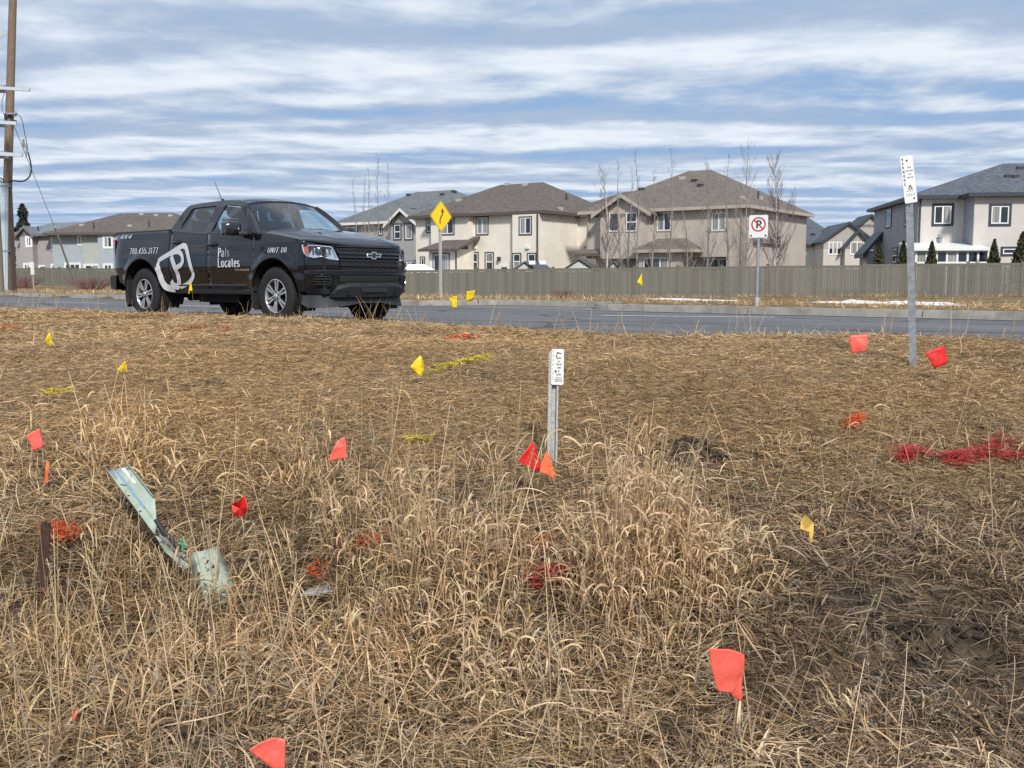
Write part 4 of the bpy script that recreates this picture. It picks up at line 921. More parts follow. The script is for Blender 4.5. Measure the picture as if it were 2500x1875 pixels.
# ------------------------------------------------------------------ utility poles
def utility_poles():
    d = 41.0; s = d / 2500.0
    g = at(30, 700, d); z0 = float(gz(g.x, g.y))
    root = empty('utility_pole', (g.x, g.y, z0)); tag(root, 'tall brown wooden utility pole with cable and grey conduits at far left', 'utility pole', 'wooden utility poles')
    top = at(33, -60, d) - Vector(root.location)
    MB().tube([(-.02, 0, -.1), (.0, 0, 4), (top.x, 0, top.z)], [.185, .17, .14], 14).build('pole', M['pole'], root, smooth=60)
    for k, px in enumerate((12.5, 18.0, 24.0)):
        a = sub_at(px, 712, d, root); b = sub_at(px + .6, 449, d, root)
        MB().tube([(a.x, -.24, -.05), (b.x, -.24, b.z)], .052, 10).build('conduit', M['alum'], root, smooth=60)
    for py in (455, 613):
        q = sub_at(18.5, py, d, root); MB().box(q.x - .2, q.x + .2, -.30, -.16, q.z - .03, q.z + .03).build('strap', M['galv'], root)
    def cable(name, pts, r, mat, dy=-.26):
        P = [sub_at(a, b, d, root) + Vector((0, dy, 0)) for a, b in pts]; Q = []
        for i in range(len(P) - 1):
            p0, p1, p2, p3 = P[max(i - 1, 0)], P[i], P[i + 1], P[min(i + 2, len(P) - 1)]
            for k in range(5):
                t = k / 5; Q.append(.5 * ((2 * p1) + (p2 - p0) * t + (2 * p0 - 5 * p1 + 4 * p2 - p3) * t * t + (3 * p1 - p0 - 3 * p2 + p3) * t ** 3))
        Q.append(P[-1]); MB().tube(Q, r, 6).build(name, M[mat], root, smooth=60)
    cable('power_cable', [(30, 446), (40, 443), (62, 444), (77, 436), (84, 418), (82, 398), (76, 374)], .028, 'black'); cable('power_cable', [(76, 374), (72, 345), (68, 330), (64, 305), (57, 287), (47, 281)], .014, 'black')
    cable('jumper_wire', [(20, 228), (14, 245), (13, 265), (17, 280), (22, 285)], .010, 'black')
    cable('conduit_cable', [(18, 448), (13, 438), (0, 434)], .024, 'black'); cable('conduit_cable', [(13, 449), (9, 442), (-3, 438)], .022, 'black')
    q = sub_at(40, 280, d, root); m = MB(); m.box(q.x - .25, q.x + .1, -.3, -.1, q.z - .03, q.z + .03); m.tube([(q.x + .06, -.2, q.z - .12), (q.x + .06, -.2, q.z + .13)], .045, 8); m.build('insulator_bracket', M['galv'], root)
    q = sub_at(22, 288, d, root); MB().tube([(q.x, -.28, q.z - .12), (q.x, -.28, q.z + .12)], .05, 8).build('insulator', M['black'], root)
    q = sub_at(40, 300, d, root); MB().tube([(q.x - .1, -.28, q.z), (q.x + .13, -.28, q.z + .02)], .05, 8).build('insulator', M['black'], root)
    q = sub_at(65, 352, d, root); MB().tube([(q.x, -.26, q.z - .16), (q.x, -.26, q.z + .16)], .05, 8).build('cutout_fuse', M['inkgrey'], root)
    q = sub_at(71, 370, d, root); MB().tube([(q.x, -.26, q.z - .28), (q.x + .02, -.26, q.z + .28)], .028, 8).build('cutout_fuse', M['galv'], root)
    q = sub_at(78, 418, d, root); MB().tube([(q.x, -.26, q.z + .1), (q.x + .03, -.26, q.z - .1)], .035, 8).build('cable_clamp', M['galv'], root)
    # guy wire with its pale guard
    a = sub_at(20, 258, d, root); b = sub_at(190, 703, d + 8, root); c = a.lerp(b, .62); b.z = float(gz(b.x + root.location.x, b.y + root.location.y)) - z0
    MB().tube([(a.x, -.2, a.z), c], .014, 6).build('guy_wire', M['galvd'], root); MB().tube([c, b], .05, 6).build('guy_guard', M['galvd'], root)
    m = MB(); p0, p1 = sub_at(20, 82, d, root), sub_at(-14, 118, d, root); m.bar((p0.x, -.16, p0.z), (p1.x, -.5, p1.z), .09, .09); m.build('brace', M['galvd'], root)

    d2 = 38.5; g = at(-1, 700, d2); z0 = float(gz(g.x, g.y)); r2 = empty('utility_pole', (g.x, g.y, z0)); tag(r2, 'shorter grey wooden pole carrying white crossarms, cut by the left edge', 'utility pole', 'wooden utility poles')
    t = at(-1, 186, d2); MB().tube([(0, 0, -.1), (0, 0, t.z - z0)], [.165, .14], 14).build('pole', M['pole2'], r2, smooth=60)
    for (py, px1, th) in ((217, 79, .11), (301, 47, .12), (378, 61, .13)):
        a = sub_at(-45, py - 3, d2, r2); b = sub_at(px1, py + (5 if py < 250 else 2), d2, r2); MB().bar((a.x, -.20, a.z), (b.x, -.20, b.z), .10, th).build('crossarm', M['alum'], r2)
        q = sub_at(2, py, d2, r2); MB().box(q.x - .2, q.x + .2, -.16, .16, q.z - .12, q.z + .12).build('bracket', M['galv'], r2)
utility_poles()

# small white marker stake on the verge between pole and shrub
g = at(82.5, 705, 46); z0 = float(gz(g.x, g.y)); r = empty('marker_stake', (g.x, g.y, z0)); tag(r, 'small white plate on a thin stake beside the far left utility pole', 'marker post')
q = at(82.5, 668, 46).z - z0; MB().box(-.025, .025, -.025, .025, -.05, q + .2).build('stake', M['trimt'], r); MB().box(-.08, .08, -.05, -.027, q - .05, q + .52).build('plate', M['white'], r)

# ------------------------------------------------------------------ road signs
def diamond_sign():
    d = 29.0; g = at(1078, 718, d); z0 = float(gz(g.x, g.y)); ang = math.atan2(TD[1], TD[0]) + math.pi / 2     # faces along the road
    root = empty('road_sign', (g.x, g.y, z0), ang); tag(root, 'yellow diamond sign with black curved lane arrow on grey post', 'road sign')
    zc = at(1081, 528, d).z - z0; hd = (at(1081, 488, d).z - at(1081, 567, d).z) / 2
    MB().box(-.032, .032, .004, .068, -.1, zc + .32).build('post', M['galvd'], root)
    def rd(hh, c=.045):
        q = []
        for k in range(4):
            a = math.pi / 2 * k; cx, cz = math.cos(a), math.sin(a); tx, tz = -cz, cx
            for s in (-1, -.4, .4, 1): q.append(((hh - c * (1 + s * s) * .5) * cx + tx * s * c * .9, zc + (hh - c * (1 + s * s) * .5) * cz + tz * s * c * .9))
        return q
    MB().prism([(x, 0, z) for x, z in rd(hd)], (0, -.004, 0)).build('panel', M['signyellow'], root)
    # thin dark border line and arrow, printed on the face
    m = MB(); o_ = rd(hd * .955); i_ = rd(hd * .925); n = len(o_)
    m.add([(x, -.0060, z) for x, z in o_] + [(x, -.0060, z) for x, z in i_], [(k, (k + 1) % n, n + (k + 1) % n, n + k) for k in range(n)]); m.build('border', M['trimd'], root)
    path = [(-.10, -.46), (-.10, -.30), (-.095, -.20), (-.06, -.12), (.02, 0), (.10, .10), (.12, .18), (.12, .26)]; W = .045; m = MB(); L = []; R = []
    for k in range(len(path)):
        a = path[max(k - 1, 0)]; b = path[min(k + 1, len(path) - 1)]; dx, dz = b[0] - a[0], b[1] - a[1]; l = math.hypot(dx, dz); L.append((path[k][0] - dz / l * W, path[k][1] + dx / l * W)); R.append((path[k][0] + dz / l * W, path[k][1] - dx / l * W))
    sc = hd
    m.grid([[(x * sc, -.0070, zc + z * sc) for x, z in L], [(x * sc, -.0070, zc + z * sc) for x, z in R]])
    m.poly([(x * sc, -.0072, zc + z * sc) for x, z in ((-.02, .23), (.12, .28), (.26, .22), (.12, .52))]); m.build('arrow', M['ink'], root)
    for z in (.74, -.74):
        MB().lathe([(-.0062, .0001), (-.0075, .010), (-.004, .012)], 10, 'y', (0, 0, zc + z * hd)).build('bolt', M['galvd'], root)
diamond_sign()

def parking_sign():
    d = 19.0; g = at(1846, 752, d); z0 = float(gz(g.x, g.y)); root = empty('road_sign', (g.x, g.y, z0), -rad(24)); tag(root, 'square white no parking sign with red circle on a leaning grey post', 'road sign')
    t = at(1853, 545, d) - Vector(root.location); lean = t.x * .6
    m = MB(); m.tube([(0, .03, -.1), (lean * .9, .03, t.z + .05)], .027, 10); m.build('post', M['galv'], root, smooth=60); MB().tube([(0, .03, 0), (.004, .03, .16)], .045, 10).build('sleeve', M['galvd'], root, smooth=60)
    s = d / 2500; w = 22.5 * s; zt = at(1850, 525, d).z - z0; zb = at(1850, 580, d).z - z0; cx = lean * .9; zc = (zt + zb) / 2 + .035; R = 17.5 * s
    def rr(x0, x1, z0_, z1_, c):
        q = []
        for (X, Z, a) in ((x1 - c, z1_ - c, 0), (x0 + c, z1_ - c, 90), (x0 + c, z0_ + c, 180), (x1 - c, z0_ + c, 270)): q += [(X + c * math.cos(rad(a + 30 * k)), Z + c * math.sin(rad(a + 30 * k))) for k in range(4)]
        return q
    MB().prism([(x, 0, z) for x, z in rr(cx - w, cx + w, zb, zt, .025)], (0, -.003, 0)).build('panel', M['white'], root)
    m = MB(); n = 40; m.add([(cx + math.cos(2 * math.pi * k / n) * q, -.0052, zc + math.sin(2 * math.pi * k / n) * q) for q in (R, R * .80) for k in range(n)], [(k, (k + 1) % n, n + (k + 1) % n, n + k) for k in range(n)])
    a = rad(135); m.obox((cx, -.0062, zc), (math.cos(a) * R * .82, 0, math.sin(a) * R * .82), (math.sin(a) * R * .085, 0, -math.cos(a) * R * .085), (0, .0003, 0)); m.build('ring', M['redink'], root)
    m = MB(); put_text(m, 'P', lambda u, v, l: (u, -.0048 - l * .3, v), 0, zc - R * .48, R * .96, width=R * .72, tx=.20, ty=.20, serif=False, cx=cx + R * .02); m.build('letter', M['ink'], root)
    m = MB(); za = zb + .035
    for sg in (-1, 1): m.poly([(cx + sg * (w - .012), -.0048, za), (cx + sg * (w - .052), -.0048, za + .026), (cx + sg * (w - .052), -.0048, za - .026)])
    m.build('arrows', M['ink'], root)
parking_sign()

def warning_post():
    d = 7.0; g = ground(2233, 893); d = g.y; z0 = g.z; root = empty('warning_post', (g.x, g.y, z0)); tag(root, 'tall perforated steel post with narrow white pipeline warning plate, leaning left', 'warning sign')
    a = Vector((0, 0, -.15)); b = sub_at(2219, 440, d, root); b.y = 0; ax = (b - Vector((0, 0, 0))).normalized(); L = b.length
    sx = Vector((ax.z, 0, -ax.x)).normalized(); w = .021; rot = Matrix.Rotation(rad(-24), 3, 'Z'); sx2 = (rot @ sx); sy2 = ax.cross(sx2)
    # square tube as four walls so the punched holes can show on the two visible faces
    m = MB(); m.obox((a + b) / 2, (b - a) / 2, sx2 * w, sy2 * w); m.build('post', M['galv'], root)
    m = MB(); n = int(L / .0254)
    for k in range(n):
        c = ax * (.02 + k * .0254)
        for (nrm, tan) in ((sx2, sy2), (-sy2, sx2), (sy2, sx2)):
            m.add([c + nrm * (w + .0006) + (tan * math.cos(q * math.pi / 4) + ax * math.sin(q * math.pi / 4)) * .0055 for q in range(8)], [tuple(range(8))])
    m.build('hole', M['vent'], root); 
    # plate
    top, bot = sub_at(2207, 382, d, root), sub_at(2220, 496, d, root); hw = 15.0 * d / 2500; cx = top.lerp(bot, .5); up = (top - bot); up.y = 0; H = up.length; up.normalize(); rt = Vector((up.z, 0, -up.x)); y = -.032
    def P(u, v, l=0): return Vector((cx.x, y - .0022 - l, cx.z)) + rt * u + up * v
    c = .008; q = []
    for (X, Z, a0) in ((hw - c, H / 2 - c, 0), (-hw + c, H / 2 - c, 90), (-hw + c, -H / 2 + c, 180), (hw - c, -H / 2 + c, 270)): q += [P(X + c * math.cos(rad(a0 + 30 * k)), Z + c * math.sin(rad(a0 + 30 * k)), -.0021) for k in range(4)]
    MB().prism(q, (0, -.002, 0)).build('plate', M['white'], root)
    m = MB()
    for k, ch in enumerate('WARNING'): put_text(m, ch, P, 0, H * (.405 - .088 * k), H * .055, width=H * .036, tx=.2, ty=.16, serif=False, cx=-hw * .68, lift=.0004)
    m.build('lettering', M['ink'], root)
    m = MB()
    for k, (tx_, wd) in enumerate((('HIGH', .6), ('PRESSURE', 1.25), ('GAS', .5), ('PIPELINE', 1.1))): put_text(m, tx_, P, 0, H * (.235 - .072 * k), H * .033, width=hw * wd, tx=.2, ty=.16, serif=False, cx=hw * .26, lift=.0004)
    for v in (-.255, -.32, -.355):
        put_text(m, 'IN CASE OF FIRE' if v < -.3 else 'EMERGENCY', P, 0, H * v, H * .018, width=hw * (1.5 if v < -.3 else 1.25), tx=.22, ty=.2, serif=False, cx=hw * .02, lift=.0004)
    m.build('lettering', M['inkgrey'], root)
    m = MB(); t3 = [(0, -.10), (-.06, -.215), (.06, -.215)]; i3 = [(.0, -.155), (-.028, -.20), (.028, -.20)]
    m.add([P(a * H * .9 + hw * .1, b * H, .0005) for a, b in t3] + [P(a * H * .9 + hw * .1, b * H, .0005) for a, b in i3], [(0, 1, 4, 3), (1, 2, 5, 4), (2, 0, 3, 5)]); m.build('triangle', M['ink'], root)
    for v, u in ((.40, .0), (-.41, .02)): MB().add([P(u + .006 * math.cos(k * math.pi / 4), H * v + .006 * math.sin(k * math.pi / 4), .003) for k in range(8)] + [P(u + .006 * math.cos(k * math.pi / 4), H * v + .006 * math.sin(k * math.pi / 4), 0) for k in range(8)], [tuple(range(8))] + [(k, (k + 1) % 8, 8 + (k + 1) % 8, 8 + k) for k in range(8)]).build('bolt', M['vent'], root)
warning_post()

def marker_post():
    g = ground(1347, 1140); d = g.y; z0 = g.z; root = empty('marker_post', (g.x, g.y, z0)); tag(root, 'short galvanised channel post with small white gas line plate in mid slope', 'marker post')
    s = d / 2500; t = sub_at(1352, 860, d, root); ax = Vector((t.x, 0, t.z)).normalized(); L = t.z
    def sec(o, a, b, y0, y1):
        m = MB(); p = Vector((0, 0, -.1)); q = ax * L; sx = Vector((ax.z, 0, -ax.x)); c = (p + q) / 2 + sx * ((a + b) / 2); m.obox((c.x, (y0 + y1) / 2, c.z), (q - p) / 2, sx * ((b - a) / 2), (0, (y1 - y0) / 2, 0)); return m
    u = 2500 / d; w = 12.5 / u
    m = MB(); sx = Vector((ax.z, 0, -ax.x)); pr = [(-w, .0), (-w * .35, .0), (-w * .25, .020), (w * .55, .020), (w * .65, 0), (w, 0), (w, .003), (w * .68, .003), (w * .58, .023), (-w * .28, .023), (-w * .38, .003), (-w, .003)]
    p = Vector((0, 0, -.1)); m.prism([p + sx * a + Vector((0, b, 0)) for a, b in pr], ax * (L + .1)); m.build('post', M['galvd'], root)
    top, bot = sub_at(1361, 853, d, root), sub_at(1361, 938, d, root); hw = 15.2 / u; c0 = top.lerp(bot, .5); H = (top - bot).length + .004
    def P(a, b, l=0): return Vector((c0.x, -.006 - l, c0.z)) + sx * a + ax * b
    c = .006; q = []
    for (X, Z, a0) in ((hw - c, H / 2 - c, 0), (-hw + c, H / 2 - c, 90), (-hw + c, -H / 2 + c, 180), (hw - c, -H / 2 + c, 270)): q += [P(X + c * math.cos(rad(a0 + 30 * k)), Z + c * math.sin(rad(a0 + 30 * k)), -.002) for k in range(4)]
    MB().prism(q, (0, -.002, 0)).build('plate', M['white'], root)
    m = MB()
    for k, ch in enumerate('WARNING'): put_text(m, ch, P, 0, H * (.41 - .125 * k), H * .07, width=H * .035, tx=.22, ty=.18, serif=False, cx=-hw * .74, lift=.0004)
    m.build('lettering', M['pinkink'], root)
    m = MB()
    for (tx_, v, wd, hh) in (('NATURAL', .225, .75, .045), ('GAS', .135, .36, .04), ('PIPELINE', .05, .85, .045), ('TOWN', -.045, .6, .045), ('OF', -.14, .26, .045), ('DEVON', -.235, .68, .045), ('CALL BEFORE YOU DIG', -.315, 1.2, .024), ('EMERGENCY', -.375, 1.25, .03), ('IN CASE OF LEAK', -.42, 1.25, .026)):
        put_text(m, tx_, P, 0, H * v, H * hh, width=hw * wd, tx=.2, ty=.18, serif=False, cx=hw * .2, lift=.0004)
    m.poly([P(hw * a, H * b, .0005) for a, b in ((-.15, .42), (.65, .385), (.65, .365), (.0, .375), (-.18, .36))]); m.poly([P(hw * a, H * b, .0005) for a, b in ((-.15, .36), (-.02, .35), (-.2, .315), (.02, .245), (-.1, .24), (-.35, .31))])
    m.add([P(-hw * .3 + math.cos(k * math.pi / 4) * hw * .16, -H * .125 + math.sin(k * math.pi / 4) * hw * .24, .0005) for k in range(8)], [tuple(range(8))]); m.build('lettering', M['ink'], root)
marker_post()

# ================================================================== the black pickup
def paint_mat():
    m = bpy.data.materials.new('black_car_paint'); m.use_nodes = True; t = NT(m.node_tree); b = t.n['Principled BSDF']
    co = t.new('ShaderNodeTexCoord').outputs['Object']; x, y, z = t.sep(co)
    dust = t.math('MULTIPLY', t.ramp(z, .95, .25), t.ramp(t.noise(co, 2.2, 6, .65), .35, .75))
    c = t.mix(t.math('MULTIPLY', dust, .10), (.0045, .0052, .0085), (.060, .054, .046))
    t.l.new(c, b.inputs['Base Color']); b.inputs['Roughness'].default_value = .30; b.inputs['Specular IOR Level'].default_value = .0; b.inputs['Coat Weight'].default_value = 1.0; b.inputs['Coat IOR'].default_value = 1.6
    t.l.new(t.math('ADD', t.math('MULTIPLY', dust, .08), .015), b.inputs['Coat Roughness']); return m
def glass_mat(name, tint, refl=1.75):
    m = bpy.data.materials.new(name); m.use_nodes = True; t = NT(m.node_tree); t.n.clear(); out = t.new('ShaderNodeOutputMaterial')
    tr = t.new('ShaderNodeBsdfTransparent'); tr.inputs[0].default_value = (*tint, 1); gl = t.new('ShaderNodeBsdfGlossy'); gl.inputs['Roughness'].default_value = .01; gl.inputs[0].default_value = (1, 1, 1, 1)
    fr = t.new('ShaderNodeFresnel'); bf = t.new('ShaderNodeNewGeometry').outputs['Backfacing']; t.l.new(t.math('ADD', t.math('MULTIPLY', bf, 1 / refl - refl), refl), fr.inputs[0]); mx = t.new('ShaderNodeMixShader'); t.l.new(fr.outputs[0], mx.inputs[0]); t.l.new(tr.outputs[0], mx.inputs[1]); t.l.new(gl.outputs[0], mx.inputs[2]); t.l.new(mx.outputs[0], out.inputs[0]); return m
M.update(paint=paint_mat(), ws=glass_mat('windscreen_glass', (.72, .82, .82), 2.1), fglass=glass_mat('front_door_glass', (.70, .82, .82)), rglass=glass_mat('tinted_rear_glass', (.20, .235, .26)), bglass=glass_mat('back_window_glass', (.62, .75, .77)), lens=glass_mat('lamp_lens', (.93, .95, .97)),
    plastic=pmat('charcoal_plastic', (.020, .021, .023), .55, var=.15, vscale=20, bump=.15, bscale=180), gloss=pmat('gloss_black_trim', (.012, .012, .014), .2, coat=.6), dark=pmat('underbody_black', (.010, .010, .011), .8), grey=pmat('grey_plastic', (.017, .0185, .022), .6, var=.2, vscale=15),
    chrome=pmat('chrome', (.78, .79, .80), .12, 1.0), reflector=pmat('lamp_reflector', (.80, .81, .82), .18, .9), amber=pmat('red_amber_marker', (.42, .10, .06), .3), tail=pmat('tail_lamp_red', (.30, .012, .016), .15, coat=.8),
    tyre=pmat('tyre_rubber', (.014, .014, .015), .8, var=.25, vscale=8, noise2=((.034, .031, .027), 3, .55, .8)), rim=pmat('machined_alloy', (.62, .63, .645), .3, .75, var=.06, vscale=20), rimdark=pmat('dark_alloy_pockets', (.022, .022, .025), .4, .3), seat=pmat('dark_seat_cloth', (.030, .034, .038), .85), dash=pmat('dash_plastic', (.028, .030, .033), .7), tonneau=pmat('black_tonneau_vinyl', (.028, .028, .031), .55, var=.1, vscale=12, bump=.2, bscale=90),
    decal=pmat('white_vinyl_decal', (.66, .68, .71), .35, coat=.3), silver=pmat('silver_vinyl_decal', (.56, .575, .60), .35, .0, coat=.3, var=.05, vscale=3), badge=pmat('bright_badge', (.62, .63, .65), .3, .7))

WR, FA, RA = .384, 0.0, -3.258
_ys = np.linspace(.9, 0, 500); _xs = .45 + .48 * np.sqrt(np.clip(1 - (_ys / .9) ** 3, 0, 1)); _arc = np.concatenate([[0], np.cumsum(np.hypot(np.diff(_xs), np.diff(_ys)))]) + .45
UMAX = float(_arc[-1])
def skin(u, z, off=0.0, side=-1):
    """point on the truck's outer skin: u runs along the flank (as x) and on round the nose; off pushes outwards"""
    if u <= .45: x, y, nx, ny = u, .9, 0.0, 1.0
    else:
        uu = min(u, UMAX); x = float(np.interp(uu, _arc, _xs)); y = float(np.interp(uu, _arc, _ys)); e = .012
        x0, y0 = float(np.interp(uu - e, _arc, _xs)), float(np.interp(uu - e, _arc, _ys)); x1, y1 = float(np.interp(min(uu + e, UMAX), _arc, _xs)), float(np.interp(min(uu + e, UMAX), _arc, _ys))
        tx, ty = x1 - x0, y1 - y0; l = math.hypot(tx, ty); nx, ny = -ty / l, tx / l
        if uu > UMAX - .02: nx, ny = 1.0, 0.0
    d = float(np.interp(z, [.30, .36, .45, .56, .60, .70, .735, .78, .95, 1.08, 1.20, 1.30, 1.36], [-.09, -.06, -.035, -.020, -.014, -.010, .004, .008, .004, -.006, -.022, -.045, -.062]))
    for c, r in ((FA, .50), (RA, .53)):
        rr = math.hypot(u - c, (z - WR) * 1.0)
        if z > .25: q = (rr - r) / .13; d += .030 * max(0.0, 1 - q * q) ** 1.5 if -.4 < q < 1 else 0.0
    if u < -3.85: d -= .075 * ((-3.85 - u) / .35) ** 2
    if u > .45 and z > .8: d -= .06 * (z - .8)
    d += off
    return (x + nx * d, side * (y + ny * d), z)
def archz(u, c, r):
    return WR + math.sqrt(max(0.0, r * r - (u - c) ** 2)) if abs(u - c) < r else -9.0
def stations(a, b, n, extra=()):
    s = set(np.linspace(a, b, n).round(4)); 
    for c, r in ((FA, .50), (RA, .53)):
        for k in range(25):
            q = c + r * math.cos(math.pi * k / 24)
            if a < q < b: s.add(round(q, 4))
    for e in extra:
        if a < e < b: s.add(e)
    return sorted(s)
def flank(m, a, b, zb, zt, side, n=16, nz=14, off=0.0):
    us = stations(a, b, n); rows = []
    for u in us:
        lo, hi = zb(u), zt(u); lo = max(lo, archz(u, FA, .50), archz(u, RA, .53)); lo = min(lo, hi - .01)
        rows.append([skin(u, lo + (hi - lo) * k / nz, off, side) for k in range(nz + 1)])
    m.grid(rows)
def solid(o, th=.02):
    md = o.modifiers.new('thickness', 'SOLIDIFY'); md.thickness = th; md.offset = -1; return o
def orient(o, cx=(-1.7, 0, .7)):
    """make the open panel's normals point out of the truck"""
    me = o.data; bm = bmesh.new(); bm.from_mesh(me); c = Vector(cx); s = 0
    for f in bm.faces: s += f.normal.dot(f.calc_center_median() - Vector((f.calc_center_median().x * .9 + c.x * .1, 0, c.z))) * f.calc_area()
    if s < 0: bmesh.ops.reverse_faces(bm, faces=bm.faces)
    bm.to_mesh(me); bm.free(); return o
def gy(z):
    """half width of the glasshouse at height z"""
    return .868 - (z - 1.25) * .50 - max(0, z - 1.55) ** 2 * 1.2
from mathutils.geometry import delaunay_2d_cdt
def fill2d(outer, holes=()):
    vs_, es = [], []; 
    for loop in [outer] + list(holes):
        b = len(vs_); vs_ += [Vector(p) for p in loop]; es += [(b + k, b + (k + 1) % len(loop)) for k in range(len(loop))]
    r = delaunay_2d_cdt(vs_, es, [], 0, 1e-5); V = [tuple(v) for v in r[0]]; F = []
    def inside(p, L):
        c = False; j = len(L) - 1
        for i in range(len(L)):
            if (L[i][1] > p[1]) != (L[j][1] > p[1]) and p[0] < (L[j][0] - L[i][0]) * (p[1] - L[i][1]) / (L[j][1] - L[i][1] + 1e-12) + L[i][0]: c = not c
            j = i
        return c
    for f in r[2]:
        cx = sum(V[i][0] for i in f) / len(f); cy = sum(V[i][1] for i in f) / len(f)
        if inside((cx, cy), outer) and not any(inside((cx, cy), h) for h in holes): F.append(tuple(f))
    return V, F
def smoothloop(pts, r=.03, n=3):
    """round the corners of a closed 2-D outline"""
    out = []; N = len(pts)
    for i in range(N):
        p0, p1, p2 = (np.array(pts[(i + k) % N], float) for k in (-1, 0, 1)); a = p0 - p1; b = p2 - p1; la, lb = np.linalg.norm(a), np.linalg.norm(b); q = min(r, la * .45, lb * .45); A = p1 + a / la * q; B = p1 + b / lb * q
        for k in range(n + 1):
            t = k / n; out.append(tuple((1 - t) ** 2 * A + 2 * t * (1 - t) * p1 + t * t * B))
    return out

